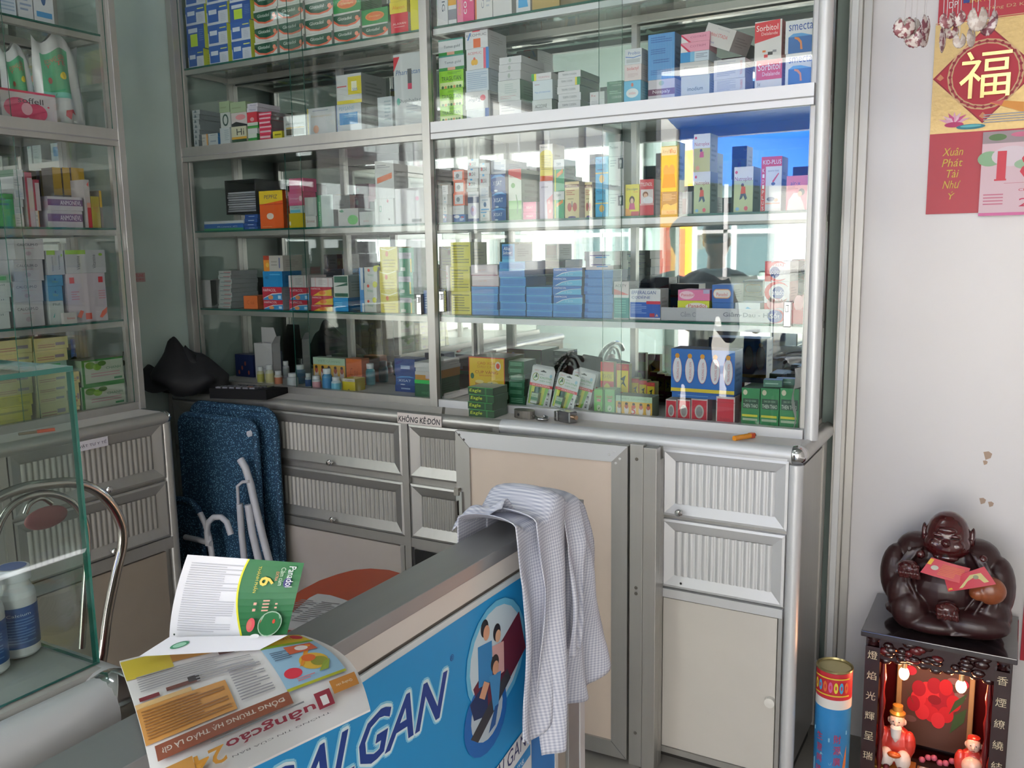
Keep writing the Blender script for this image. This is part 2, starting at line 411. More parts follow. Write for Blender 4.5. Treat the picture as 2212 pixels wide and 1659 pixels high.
# right base unit
def base_right():
    ox, oy = -.6, 2.2
    t = thing('drawer_cabinet', (ox, oy, 0), 'grey aluminium cabinet with two white fluted drawers above a cream door', 'cabinet')
    def L(b): b.v = [(x-ox, y-oy, z) for x, y, z in b.v]; return b
    b = MB(); b.box(-1.199, -.425, 2.012, 2.31, .045, .828, ALU); b.box(-1.19, -.43, 2.03, 2.3, 0, .045, '#2c2a28'); L(b).build('body', t)
    b = MB(); b.box(-1.199, -.42, 2.02, 2.12, .828, .85, LAM); b.box(-1.199, -.42, 2.12, 2.345, .828, .85, LAM); L(b).build('worktop', t)
    b = MB(); nose(b, (-1.199, 2.018, .832), (-.432, 2.018, .832), .021, ALUW, (0, -1, 0)); nose(b, (-.42, 2.03, .832), (-.42, 2.345, .832), .021, ALU, (1, 0, 0)); L(b).build('worktop_edging', t)
    b = MB(); b.ell((-.423, 2.02, .832), (.023, .023, .023), CHR); L(b).build('corner_cap', t)
    b = MB(); b.tube([(-.423, 2.012, .045), (-.423, 2.012, .812)], .0165, ALUW, n=16); L(b).build('corner_post', t)
    b = MB(); b.box(-.745, -.735, 1.996, 2.012, .045, .828, ALU); b.box(-.735, -.44, 1.998, 2.012, .82, .828, ALUW); b.box(-.735, -.44, 1.996, 2.012, .03, .045, ALU)
    b.box(-.735, -.44, 1.994, 2.012, .446, .468, ALUW); b.box(-.449, -.44, 1.998, 2.012, .045, .446, ALU); L(b).build('face_frame', t)
    b = MB(); b.box(-.419, -.415, 2.03, 2.3, .06, .8, ALU); b.box(-.419, -.411, 2.27, 2.31, .05, .81, ALU); L(b).build('side_panel', t)
    def D(x0, x1, z0, z1, **k):
        o = drawer_front('drawer', t, x1-x0, z1-z0, .03, m=ALUW, **k); o.location = (x0-ox, 2.012-oy, z0)
    D(-.737, -.437, .655, .82, pitch=.0172, knob=(.048, .014)); D(-.737, -.44, .472, .645, pitch=.0172, hole=(.05, .014))
    b = MB(); b.box(-.732, -.452, 2.0, 2.011, .046, .442, noisy(M('#c6c1ba', .4, name='door_board'), 12, .04)); dr = L(b).build('door', t)
    b = MB(); b.lathe([(0, .014), (.012, .013), (.012, 0)], '#d9d6d0', n=16); b.build('knob', dr, loc=(-.462-ox, 2.0-oy, .234), rot=(R(90), 0, 0))
base_right()

def side_base():
    """base cabinet along the left wall, its front facing +x"""
    t = thing('drawer_cabinet', (-2.15, 1.6, 0), 'dim grey drawer cabinet along the left wall, under the side glass case', 'cabinet', rz=R(90))
    # local: x -> +y of the place, -y -> +x of the place
    X0, X1 = -1.2, .1
    b = MB(); b.box(X0, X1, .02, .38, .05, .828, ALU); b.box(X0, X1, .04, .38, 0, .05, '#37342f'); b.build('body', t)
    b = MB(); b.box(X0, X1-.002, .02, .38, .828, .85, LAM); b.build('worktop', t)
    b = MB(); nose(b, (X0, .018, .832), (X1, .018, .832), .019, ALU, (0, -1, 0)); b.build('worktop_edging', t)
    b = MB(); b.ell((X1, .018, .834), (.019, .019, .019), CHR); b.build('corner_cap', t)
    b = MB(); b.tube([(X1, .018, .05), (X1, .018, .82)], .016, ALU, n=14)
    for x in (-.4, -.9): b.box(x, x+.02, .006, .02, .05, .828, ALU)
    b.box(X0, X1, .006, .02, .44, .475, ALU); b.build('face_frame', t)
    for x0, x1 in ((-.375, .083), (-.875, -.4), (-1.2, -.9)):
        for z0, z1 in ((.655, .822), (.478, .645)):
            o = drawer_front('drawer', t, x1-x0, z1-z0, .034, knob=((x1-x0)*.5+.03, .016) if x0 > -.5 else None); o.location = (x0, .02, z0)
        MB().box(x0+.02, x1-.02, .008, .019, .07, .435, noisy(M('#9c9083', .5, name='tan_board'), 14, .05)).build('door', t)
    lb = MB(); lb.box(0, .092, -.0006, 0, 0, .026, '#d8d4dc')
    lb.prints(frame((0, -.0006, 0), (.092, 0, 0), (0, 0, .026)), [('t', .5, .5, .9, .5, '#3b3550', 'VẬT TƯ Y TẾ')])
    lb.build('label_strip', t, loc=(-.19, .0055, .79))
side_base()

# paper label on the worktop edge
b = MB(); b.box(0, .153, -.001, 0, 0, .031, '#dcd2cd'); b.prints(frame((0, -.001, 0), (.153, 0, 0), (0, 0, .031)), [('t', .5, .5, .94, .68, '#26262b', '~KHÔNG KÊ DON', 0, .12), ('r', .665, .42, .70, .49, '#26262b'), ('p', [(.835, .62), (.85, .62), (.862, .82), (.85, .82)], '#26262b')])
p = at(858, 902, 1, 1.995)
b.build('shelf_label', loc=(p.x, 1.997, .817), label='printed paper label lettered KHÔNG KÊ ĐƠN on the worktop edge', cat='label')

# ---------------------------------------------------------------- glass display cabinets
ZS = (.862, 1.12, 1.385, 1.667, 1.922, 2.2)     # heights things stand on, bottom to top
def lock(parent, x, z, y):
    b = MB(); b.box(x-.009, x+.009, y-.012, y, z-.03, z+.03, CHR); b.box(x-.004, x+.004, y-.018, y-.012, z+.005, z+.022, CHR); b.build('glass_lock', parent, bevel=.002)
def glass_cabinet(name, label, X0, X1, y0, depth, top, panes, posts, endL, endR, loc, rz, zbot=.85, mirror_tint=None, locks=()):
    """local frame: glass front on the plane y=y0, running X0..X1"""
    t = thing(name, loc, label, 'cabinet', rz=rz)
    yb = y0+depth; pale = ALUW if (X0 > -1.6 and name == 'display_cabinet') else ALU
    for k, (x0, x1, rnd) in enumerate(posts):
        b = MB()
        if rnd: b.tube([((x0+x1)/2, y0-.002, zbot), ((x0+x1)/2, y0-.002, top)], (x1-x0)/2, ALUW, n=20)
        else: b.box(x0, x1, y0-.014, y0+.012, zbot, top, pale)
        b.build('post', t, bevel=0 if rnd else .001)
    b = MB()
    b.box(X0, X1, y0-.008, y0+.016, zbot, zbot+.022, pale); b.box(X0, X1, y0+.016, yb, zbot, zbot+.012, LAM); b.build('bottom_rail', t)
    b = MB(); mm = pale
    b.box(X0, X1, y0-.01, y0+.02, 1.615, 1.662, mm); b.box(X0, X1, y0-.012, y0-.01, 1.63, 1.633, '#8a8a8a'); b.box(X0, X1, y0+.02, yb-.004, 1.645, 1.662, mm)
    b.build('middle_rail', t)
    b = MB(); b.box(X0, X1, y0-.012, yb, top-.05, top, ALU); b.build('top_rail', t)
    for z in (1.12, 1.385, 1.922):
        b = MB(); b.box(X0+.004, X1-.004, y0+.014, yb-.006, z-.006, z-.0005, SHELFG, front=EDGE); so = b.build('glass_shelf', t)
        q = MB(); q.box(X0, X1, y0+.016, y0+.034, z-.022, z-.0065, mm); q.box(X0, X1, yb-.03, yb-.012, z-.024, z-.0065, ALU)
        for x in (X0+.006, X1-.02): q.box(x, x+.014, y0+.034, yb-.03, z-.022, z-.0065, ALU)
        q.build('shelf_bracket', so)
    b = MB(); b.box(X0, X1, yb, yb+.004, zbot, top, MIRR); b.build('mirror_back', t)
    b = MB(); n = max(2, round((X1-X0)/.42))
    for i in range(n+1):
        x = X0+(X1-X0)*i/n; b.box(max(X0, x-.008), min(X1, x+.008), yb-.012, yb, zbot+.012, top-.05, ALU)
    b.build('back_stile', t)
    for x, e in ((X0, endL), (X1, endR)):
        if e:
            b = MB(); s = .004 if x == X0 else -.004
            b.box(x, x+s, y0+.016, yb, zbot+.012, top-.05, GLASS); b.build('side_glass', t)
            q = MB(); q.box(x, x+s*3, yb-.02, yb-.0005, zbot+.012, top-.05, ALU); q.box(x, x+s*3, y0+.012, y0+.024, zbot+.012, top-.05, ALU); q.build('side_stile', t)
    for x0, x1, dy, z0, z1 in panes:
        b = MB(); b.box(x0, x1, y0-.002+dy, y0+.0015+dy, z0, z1, GLASS, left=EDGE, right=EDGE); b.build('sliding_pane', t)
    for x, z in locks: lock(t, x, z, y0-.002)
    return t
TOP = 2.35
lo, up = (.872, 1.615), (1.662, 2.3)
glass_cabinet('display_cabinet', 'left bay of the wall glass cabinet, dim, filled with medicine boxes', -2.5, -1.487, YG, .225, TOP,
    [(-2.49, -1.98, .006, *lo), (-2.04, -1.495, 0, *lo), (-2.49, -1.95, .006, *up), (-2.0, -1.495, 0, *up)],
    [(-2.525, -2.499, False), (-1.5005, -1.4745, False)], True, False, (0, 0, 0), 0, locks=((-1.53, 1.15),))
glass_cabinet('display_cabinet', 'right bay of the wall glass cabinet, bright, full of coloured medicine boxes', -1.4735, -.432, YG, .225, TOP,
    [(-1.474, -.90, .006, *lo), (-.95, -.44, 0, *lo), (-1.474, -.9, .006, *up), (-.96, -.44, 0, *up)],
    [(-.43, -.398, True)], False, True, (0, 0, 0), 0, locks=((-.475, 1.145), (-1.45, 1.16)))
# side case: local x -> +y, plane y0 -> x = -2.283
glass_cabinet('side_glass_case', 'dim glass display case along the left wall above the grey drawers', -1.15, .098, 0, .235, TOP,
    [(-1.14, -.2, .006, *lo), (-.25, .09, 0, *lo), (-1.14, -.2, .006, *up), (-.25, .09, 0, *up)],
    [(.098, .118, False)], False, True, (-2.283, 1.6, 0), R(90))
# ---------------------------------------------------------------- cartons
W_, G_, GR = '#d6d6da', '#9b9ba0', '#8a8a92'
def T(cx, cy, w_, h_, c, s, rot=0, sh=0): return ('t', cx, cy, w_, h_, c, s, rot, sh)
def Rr(*a): return ('r', *a)
INK = '#7d8290'
# design: (description, front, side, top, prints); many sides darkened, shade put into the colour
D = {}
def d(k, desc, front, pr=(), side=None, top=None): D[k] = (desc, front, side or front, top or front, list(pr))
d('fatig', 'white carton with dark vertical lettering', W_, [T(.6, .5, .5, .3, '#444a5c', 'FATIG', -90)])
d('orstripe', 'white carton with orange and grey bands', W_, [Rr(0, .35, 1, .52, '#e0a43c'), Rr(0, .1, 1, .28, '#8d8f99'), T(.3, .75, .4, .2, INK, 'PHARMA', -90)])
d('pinkcal', 'pink carton with white vertical lettering', '#e2548a', [Rr(.0, 0, .35, 1, '#e98aa8'), T(.45, .55, .8, .26, '#f6f0f2', 'corbière', 90), T(.15, .4, .5, .12, '#e9b43c', 'CALCIUM', 90), T(.85, .5, .3, .15, '#f6d8e0', '11', 90)])
d('calwhite', 'white carton with orange left edge', '#dad6d6', [Rr(0, 0, .09, 1, '#d97b4a'), T(.45, .55, .7, .15, '#7b7f98', 'CALCIUM', 90), ('l', .65, .2, .9, .8, 8, '#b9bcc8')])
d('stada', 'white carton with grey vertical lettering', '#d5d2d4', [T(.5, .6, .6, .2, '#9296a4', 'STADA', -90)])
d('bluetri', 'white carton with light blue sail shape', W_, [('p', [(.15, .15), (.85, .15), (.5, .95), (.2, .95)], '#4aa3dc')])
d('gold', 'gold brown carton with red lettering', '#b59a5c', [T(.5, .75, .75, .14, '#b8442c', 'Ginseng'), ('l', .2, .2, .7, .5, 4, '#8a7440')])
d('brown', 'dark red brown carton', '#8a4a42', [('l', .1, .2, .9, .5, 3, '#a8706a'), Rr(0, .0, .2, 1, '#6a3a34')])
d('leafy', 'olive and brown carton', '#7a6a4a', [('e', .5, .5, .35, .3, '#9a4a3a'), ('e', .3, .6, .14, .2, '#4f7a3a')])
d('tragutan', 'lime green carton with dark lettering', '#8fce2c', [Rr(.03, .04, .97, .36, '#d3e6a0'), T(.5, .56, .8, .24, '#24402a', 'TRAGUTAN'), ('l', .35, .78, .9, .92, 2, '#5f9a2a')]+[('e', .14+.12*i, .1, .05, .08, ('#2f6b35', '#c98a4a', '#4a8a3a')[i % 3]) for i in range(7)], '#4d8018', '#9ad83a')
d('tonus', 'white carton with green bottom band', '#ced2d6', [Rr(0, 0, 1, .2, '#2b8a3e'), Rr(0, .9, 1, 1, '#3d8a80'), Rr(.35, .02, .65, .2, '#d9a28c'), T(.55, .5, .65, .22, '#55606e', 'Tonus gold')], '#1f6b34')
d('telfor', 'white carton with pink round mark', W_, [('e', .78, .6, .12, .17, '#d5566a'), T(.4, .5, .55, .2, '#6b7590', 'Telfor', 180), T(.4, .72, .3, .1, INK, 'mgo', 180)])
d('finegrid', 'white carton with fine blue text', '#c9d3e0', [('l', .06, .1, .94, .9, 9, '#9fb2cc')])
d('bluecorner', 'white carton with blue corner', '#c8cdd6', [Rr(.84, 0, 1, 1, '#2f66b5'), ('l', .06, .15, .75, .85, 5, '#aab4c4')])
d('acemuc', 'white carton with red lettering and pink and blue edge', W_, [Rr(.76, .02, .87, .98, '#e0607a'), Rr(.87, 0, 1, 1, '#3f83cf'), T(.37, .78, .62, .12, '#cf5268', 'ACEMUC'), ('e', .3, .35, .09, .14, '#e8b43c'), ('e', .42, .35, .09, .14, '#e8b43c'), ('e', .36, .52, .05, .07, '#e06a5a')])
d('exomuc', 'white carton with orange square', W_, [Rr(.36, .04, .68, .55, '#e0662c'), Rr(.32, .93, .66, 1, '#d9485e'), T(.5, .75, .88, .14, '#4f5566', 'EXOMUC'), ('p', [(.08, .5), (.2, .9), (.27, .9), (.15, .5)], '#4a7fc9')])
d('white3', 'plain white carton with small round mark', '#cdcdd1', [('e', .48, .5, .06, .28, '#a8b2ac'), T(.5, .1, .25, .12, '#a5a5b0', 'nnn')])
d('whitegreen', 'white carton with green right side', '#ced2d2', [('l', .3, .35, .85, .85, 5, '#b5c2c2'), ('l', .1, .1, .8, .28, 2, '#c9b5ba')], '#2d6b45')
d('whitetext', 'white carton with faint grey text', '#cfcfd3', [('l', .1, .2, .7, .8, 3, '#a9a9b3')])
d('acodine', 'white carton with black lettering', '#cbced0', [T(.45, .45, .6, .3, '#3c4046', 'ACODINE')], '#23553c')
d('whiteblue', 'white carton with pale blue script', '#cfd8e0', [T(.5, .38, .8, .12, '#5b8fd0', 'Mega pharmaceuticals'), ('l', .1, .72, .35, .85, 1, '#bda9b8')])
d('pinkgreen', 'thin white carton with yellow and green end', '#d6d4d8', [Rr(0, 0, .13, 1, '#3a9a4a'), Rr(.13, 0, .24, 1, '#e0dc3a'), T(.62, .4, .55, .25, '#c08a9a', 'TERPIN')])
d('terpin', 'thin white carton with small dark lettering', '#cfcfd3', [T(.5, .5, .62, .28, '#5c6070', 'TERPIN CODEIN')], '#1f5638')
d('terping', 'thin white carton with green and yellow right end', '#cfcfd3', [T(.4, .6, .5, .24, '#5c6070', 'TERPIN CODEIN'), Rr(.78, 0, .86, 1, '#d9c63a'), Rr(.86, 0, 1, 1, '#2f8a4a')], '#1f5638')
d('smallred', 'small white carton with red corner text', '#c9cccd', [T(.25, .5, .3, .3, '#b56a6a', 'Rx')])
d('dgreen', 'dark green carton with pale lettering', '#27684a', [T(.6, .45, .6, .16, '#b9d0b9', 'CODEIN BON'), ('l', .15, .65, .9, .9, 2, '#8fb89a')])
d('cyanoval', 'cyan carton with white oval', '#57b3dc', [('e', .5, .42, .36, .22, '#dfe6ea'), T(.5, .42, .4, .14, '#c25a6a', 'antibio'), ('e', .5, .8, .07, .09, '#d26a5a')])
d('biolac', 'pale pink carton with red lettering', '#dccdcf', [T(.5, .72, .66, .26, '#c93a48', 'biolactyl'), ('l', .2, .2, .8, .45, 3, '#c9b0b5')])
d('probio', 'white and silver carton with blue script', '#cfd3da', [T(.55, .72, .7, .2, '#3a5fae', 'Probio'), Rr(.1, .1, .9, .35, '#b4b8c0'), ('p', [(.05, .48), (.5, .4), (.95, .5), (.95, .54), (.5, .45), (.05, .53)], '#3a6fc0')])
d('purplelet', 'white carton with purple band', '#c4c0ca', [Rr(0, .2, 1, .52, '#6a3a5c'), T(.5, .36, .65, .22, '#e2dce4', 'Nospaly'), ('e', .5, .8, .1, .12, '#9ab0a8')])
d('bluetext', 'tall sky blue carton with dark blue text', '#5b9ad6', [('l', .1, .8, .9, .94, 3, '#2f63b0'), ('l', .1, .55, .9, .68, 3, '#2f63b0'), ('l', .2, .35, .8, .45, 2, '#2f63b0'), ('l', .1, .1, .9, .22, 3, '#2f63b0')]+[Rr(.05+.06*i, 0, .06+.06*i, 1, '#8ab8e4') for i in range(15)], '#2f5f9c')
d('imodium', 'pale green white carton with dark lettering', '#c5cac6', [T(.5, .35, .55, .2, '#2c4a4c', 'imodium')])
d('whitethin', 'white carton with thin grey line of text', '#cacacd', [T(.4, .6, .5, .14, INK, 'pharmaceutica')])
d('blueshade', 'white carton with blue left half', '#c6d3e2', [Rr(0, 0, .35, 1, '#2f8fd0'), Rr(.35, 0, .5, 1, '#7ab8e0'), ('l', .55, .3, .95, .8, 3, '#8a94aa')])
d('pinkstripe', 'pink carton with white corner and crimson stripe', '#e59ab2', [('p', [(0, 0), (.28, 0), (0, .75)], '#e0dce0'), ('p', [(0, .8), (0, 1), (.36, 0), (.27, 0)], '#d92a55'), T(.6, .55, .55, .22, '#b0607a', 'COTRIM')])
d('textred', 'white carton with rows of text and red edge lettering', '#d0d0d6', [('l', .1, .15, .7, .9, 9, '#a5a8bc'), T(.88, .5, .7, .07, '#cc5a62', 'SORBITOL', -90)])
d('sorstada', 'white carton with red lettering, tilted', '#ccc8c8', [T(.45, .55, .7, .17, '#cc3b3f', 'Sorbitol STADA'), T(.6, .85, .4, .1, '#9a9aa8', 'Nhuan trang'), T(.35, .18, .14, .1, '#5a68b0', 'bot')], '#b5b0b2')
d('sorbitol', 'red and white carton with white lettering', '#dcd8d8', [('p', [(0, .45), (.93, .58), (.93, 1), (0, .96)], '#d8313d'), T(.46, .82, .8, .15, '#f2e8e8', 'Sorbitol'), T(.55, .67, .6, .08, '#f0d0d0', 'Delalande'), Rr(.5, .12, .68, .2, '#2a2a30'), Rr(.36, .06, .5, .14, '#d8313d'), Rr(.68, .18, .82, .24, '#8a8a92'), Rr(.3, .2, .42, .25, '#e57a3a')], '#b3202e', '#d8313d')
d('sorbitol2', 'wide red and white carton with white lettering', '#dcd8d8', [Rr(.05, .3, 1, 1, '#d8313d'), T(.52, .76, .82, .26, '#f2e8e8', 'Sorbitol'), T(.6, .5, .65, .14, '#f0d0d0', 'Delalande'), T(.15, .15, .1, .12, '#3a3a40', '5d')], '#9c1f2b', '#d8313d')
d('smecta', 'white carton with blue wave and blue lettering', '#d9dbe2', [Rr(.12, .0, 1, .5, '#2d68b0'), ('p', [(.12, .5), (.3, .6), (.6, .6), (1, .5)], '#5aa0dc'), T(.58, .8, .9, .22, '#2b4fa0', 'smecta'), ('p', [(.35, .5), (.5, .47), (.62, .35), (.66, .1), (.58, .1), (.56, .3), (.46, .4), (.35, .44)], '#e08a4c')])
d('greywhite', 'grey white small carton with dots', '#b5b8bd', [('e', .5, .6, .1, .16, '#5a6a72'), ('l', .3, .15, .8, .35, 1, '#7aa0b8')])
d('bluew', 'small blue and white carton', '#2c62ae', [('e', .25, .7, .25, .22, '#d5dae4'), ('l', .5, .15, .9, .5, 3, '#c9d6ea'), Rr(.6, .55, .85, .7, '#cc3b48')])
d('orborder', 'white carton with bright orange border', '#e0694a', [Rr(.12, .12, .85, .86, '#d3d1d4'), ('e', .42, .48, .16, .2, '#6a6f7a'), ('l', .2, .2, .75, .28, 1, '#a8a8b0')])
d('coldi', 'thin white carton with black and red lettering', '#cfd2d6', [T(.4, .45, .62, .36, '#3a3d48', 'COLDI-B'), ('e', .23, .45, .06, .16, '#d0303f'), Rr(.3, .82, .5, 1, '#4aa0d8')])
d('navymid', 'white carton with navy bands and purple flower', '#cdcbd2', [Rr(0, .62, 1, .82, '#2b3560'), Rr(0, 0, 1, .1, '#34467c'), ('e', .5, .36, .28, .18, '#a99ac0'), ('e', .45, .4, .1, .07, '#c08a98'), T(.5, .9, .6, .06, '#6a9aa0', 'mucosol')])
d('whcross', 'small white carton with blue cross mark', '#cfd2d8', [Rr(.1, .1, .9, .2, '#4a92c8'), ('e', .5, .5, .14, .18, '#3a5f90'), ('l', .2, .75, .8, .9, 1, '#8aa0b8')])
d('whtop', 'white carton with blue top line', '#d0d2d0', [Rr(.05, .85, .7, .95, '#3f8fc4'), ('e', .4, .55, .1, .12, '#5aa0b8'), ('l', .15, .15, .8, .35, 2, '#b0b0a8')])
d('xisat', 'navy blue carton with white lettering', '#2f5596', [T(.45, .48, .62, .26, '#dfe6f2', 'XISAT'), ('p', [(0, .75), (.3, .95), (.7, .98), (1, .8), (.6, .85)], '#5aa0dc'), ('e', .35, .06, .12, .06, '#c9d6e4')], '#c9c0c8')
d('greyw', 'white carton with blue text lines', '#c6c9cf', [('l', .15, .15, .9, .85, 7, '#8a9ab8')], '#a9a9ab')
d('greenswirl', 'tall green and white carton with red top band', '#cfd9cc', [('p', [(0, .9), (1, .78), (1, 1), (0, 1)], '#d2413c'), T(.5, .855, .8, .05, '#cc3b38', 'PROSPAN'), ('e', .35, .68, .16, .05, '#5aa04a'), Rr(0, 0, 1, .22, '#3f9a3a'), Rr(0, .22, 1, .38, '#7cc06a'), ('p', [(.55, .5), (.6, .5), (.75, .3), (.7, .12), (.62, .12), (.68, .3)], '#2f7a35')], '#44704e', '#cc3b38')
d('pinkx', 'small hot pink carton with white lettering', '#d9528a', [T(.5, .45, .55, .22, '#f0dce6', 'XISAT')], '#c9a9ba')
d('lilac', 'lilac and pink tall carton', '#cfc8da', [('p', [(.55, .5), (1, .65), (1, 0), (.6, 0)], '#e58a96'), ('e', .72, .45, .1, .05, '#f2c4c8'), ('e', .8, .2, .1, .05, '#f2c4c8'), T(.4, .85, .5, .06, '#6a6480', 'ambronol')])
d('yelbox', 'tall yellow and orange carton with text lines', '#dcd5d0', [Rr(.04, .14, 1, .72, '#e6cf2f'), ('e', .5, .72, .46, .12, '#e6cf2f'), Rr(.04, 0, 1, .14, '#e2602c'), T(.35, .92, .5, .05, '#5a5a68', 'Bisolvon'), ('l', .12, .3, .9, .7, 9, '#a8941f')], '#a5957a')
d('tiffy', 'white and green carton with yellow slash', '#d2d4d2', [Rr(0, 0, 1, .68, '#35a068'), Rr(.08, 0, .18, .68, '#e5dc4a'), ('p', [(.28, .42), (.28, .55), (.88, .7), (.88, .57)], '#dd8a2c'), T(.48, .84, .45, .09, '#3f5a58', 'TIFFY')], '#2b7048')
d('lungs', 'beige carton with red lungs drawing', '#dccb98', [Rr(0, .84, 1, .92, '#6a3a34'), T(.5, .88, .8, .05, '#dccb98', 'AMBROXOL'), ('e', .32, .3, .15, .12, '#b0463c'), ('e', .7, .3, .15, .12, '#b0463c'), Rr(.48, .3, .53, .46, '#3a3f70'), ('l', .1, .62, .7, .78, 3, '#c0806a'), ('e', .5, .02, .28, .035, '#5a4a80'), ('l', .2, .5, .8, .55, 1, '#8a7a50')], '#a09468')
d('tyafin', 'cyan carton with a round yellow mark', '#38a8d8', [T(.4, .86, .66, .13, '#1f5a92', 'TYAFIN'), ('e', .5, .3, .2, .13, '#e6b84a'), ('l', .15, .55, .85, .62, 1, '#1f5a92'), Rr(0, .46, 1, .5, '#e8c860')])
d('thresa', 'tall white carton with black square', '#d0d2d5', [Rr(.62, .3, .96, .58, '#26364c'), ('e', .79, .48, .07, .06, '#e8ecf0'), Rr(.76, .33, .82, .44, '#e8ecf0'), T(.35, .86, .55, .07, '#4a5058', 'Theralene'), ('l', .1, .35, .5, .55, 3, '#9a9ea8'), Rr(0, .615, 1, .625, '#6a7078')])
d('decolgen', 'yellow carton with child photograph', '#e4d53a', [T(.5, .84, .8, .09, '#3a4a50', 'Decolgen'), ('e', .48, .5, .2, .13, '#5a3a2c'), ('e', .48, .47, .12, .09, '#e0b89a'), ('p', [(.25, .2), (.32, .4), (.65, .4), (.72, .2)], '#c93a78'), ('p', [(0, 0), (.45, 0), (.3, .2), (0, .25)], '#e8a03a'), Rr(.42, 0, 1, .14, '#c9303c'), T(.75, .76, .3, .05, '#d95a2c', 'forte')])
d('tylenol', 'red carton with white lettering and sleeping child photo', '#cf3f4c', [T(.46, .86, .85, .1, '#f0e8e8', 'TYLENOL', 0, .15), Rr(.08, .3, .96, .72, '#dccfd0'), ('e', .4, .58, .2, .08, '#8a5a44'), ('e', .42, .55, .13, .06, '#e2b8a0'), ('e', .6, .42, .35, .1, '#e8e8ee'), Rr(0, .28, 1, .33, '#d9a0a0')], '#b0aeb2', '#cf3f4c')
d('darkblue', 'dark blue carton with cream picture and lettering', '#38466c', [Rr(0, 0, 1, .2, '#c9c0b0'), ('p', [(0, .2), (.1, .42), (.35, .48), (.6, .4), (1, .5), (1, .2)], '#d9c088'), ('l', .08, .6, .9, .92, 5, '#b0b4c8'), T(.6, .1, .5, .1, '#b04a4a', 'PLUSZZ')], '#8a8a90')
d('brownsil', 'brown and silver carton', '#8c8a8c', [Rr(.0, 0, .4, .7, '#6a3a34'), Rr(.4, 0, .7, 1, '#b0aeb0')])
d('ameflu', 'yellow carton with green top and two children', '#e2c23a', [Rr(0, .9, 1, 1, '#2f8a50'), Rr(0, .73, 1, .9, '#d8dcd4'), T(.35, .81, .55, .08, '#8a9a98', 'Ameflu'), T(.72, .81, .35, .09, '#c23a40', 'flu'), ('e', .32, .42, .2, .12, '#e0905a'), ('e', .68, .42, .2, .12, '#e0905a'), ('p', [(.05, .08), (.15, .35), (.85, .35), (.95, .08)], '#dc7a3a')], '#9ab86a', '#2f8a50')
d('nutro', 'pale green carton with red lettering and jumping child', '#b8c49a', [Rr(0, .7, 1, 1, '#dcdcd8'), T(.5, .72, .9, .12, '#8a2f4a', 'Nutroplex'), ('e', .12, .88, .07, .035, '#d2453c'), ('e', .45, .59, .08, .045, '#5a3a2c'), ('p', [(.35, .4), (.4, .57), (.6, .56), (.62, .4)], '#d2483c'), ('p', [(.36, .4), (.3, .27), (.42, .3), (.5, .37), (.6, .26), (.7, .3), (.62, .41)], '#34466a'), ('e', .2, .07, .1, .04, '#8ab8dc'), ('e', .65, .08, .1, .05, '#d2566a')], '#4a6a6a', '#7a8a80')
d('nutroyel', 'pale green and yellow carton with red lettering, topmost', '#c6c04a', [Rr(0, .62, 1, 1, '#dcdcd8'), T(.5, .72, .9, .13, '#b03a50', 'Nutroplex'), ('e', .12, .9, .07, .035, '#d2453c'), ('e', .45, .56, .08, .045, '#5a3a2c'), ('p', [(.35, .38), (.4, .53), (.6, .53), (.62, .38)], '#d2483c'), ('e', .25, .1, .12, .06, '#e8a03a')], '#7a8a60')
d('kid', 'tall white and red carton with vertical lettering', '#d9d8de', [Rr(0, .82, 1, 1, '#cf3340'), Rr(0, 0, .22, .84, '#cf3340'), T(.52, .9, .88, .08, '#f2f0f2', 'KID-PLUS')]+[T(.11, .75-.1*i, .1, .07, '#f2f0f2', c) for i, c in enumerate('KID-PLUS')]+[Rr(.25, .04, .95, .78, '#d6dae4'), ('p', [(.55, .55), (.85, .7), (.87, .68), (.58, .5)], '#cc3b48'), ('e', .6, .5, .1, .03, '#4a5a80'), ('e', .5, .22, .2, .04, '#5a6a90'), ('e', .75, .2, .1, .03, '#e0a080'), T(.6, .735, .55, .03, '#3a4a8a', 'GROWTH TONIC'), Rr(.24, .13, .95, .15, '#e0907a')], '#5a6fae', '#cf3340')
d('airx', 'pink carton with a person in white', '#e37a92', [T(.42, .78, .46, .12, '#4a4a90', 'air-x'), ('p', [(.05, 0), (.12, .3), (.35, .5), (.6, .5), (.8, .2), (.9, 0)], '#ddd0d8'), ('e', .72, .52, .14, .1, '#3a3a48'), ('e', .64, .47, .1, .08, '#d9a890'), ('l', .06, .6, .55, .7, 2, '#c04a70')], '#8a3a4c')
d('smallyel', 'tiny yellow carton', '#e2c93c', [Rr(.3, .1, .8, .35, '#4a8ab8'), T(.6, .65, .4, .25, '#c98a2c', '2')])
d('lu', 'white carton with red lettering and green corner', '#d0c8cc', [T(.35, .7, .5, .16, '#b04456', 'lu'), ('p', [(0, 0), (.3, 0), (0, .25)], '#2f7a50'), ('l', .1, .45, .6, .55, 1, '#c08a90')])
d('lu2', 'white carton with dark blue corner', '#c8c2c8', [T(.2, .65, .25, .12, '#b04456', 'u'), ('p', [(0, 0), (.5, 0), (.25, .15), (0, .2)], '#2c3f70'), ('l', .1, .9, .7, .97, 1, '#8a8a98')])
d('yeltext', 'yellow carton with dark text lines', '#cfc62a', [('l', .08, .12, .92, .9, 7, '#8a8618'), Rr(.02, .86, .55, .88, '#4a5a20')], '#7a7420')
d('blueplain', 'plain mid blue carton', '#3f86cc', [Rr(0, .9, 1, 1, '#5fb4dc'), ('l', .12, .2, .9, .7, 3, '#2f6db6')], '#2a5ea0')
d('pinkwhite', 'pinkish white carton', '#cfc2c8', [Rr(0, 0, 1, .06, '#9a4060'), T(.4, .5, .3, .14, '#d9a08a', 'mg 100')], '#9a9aa8')
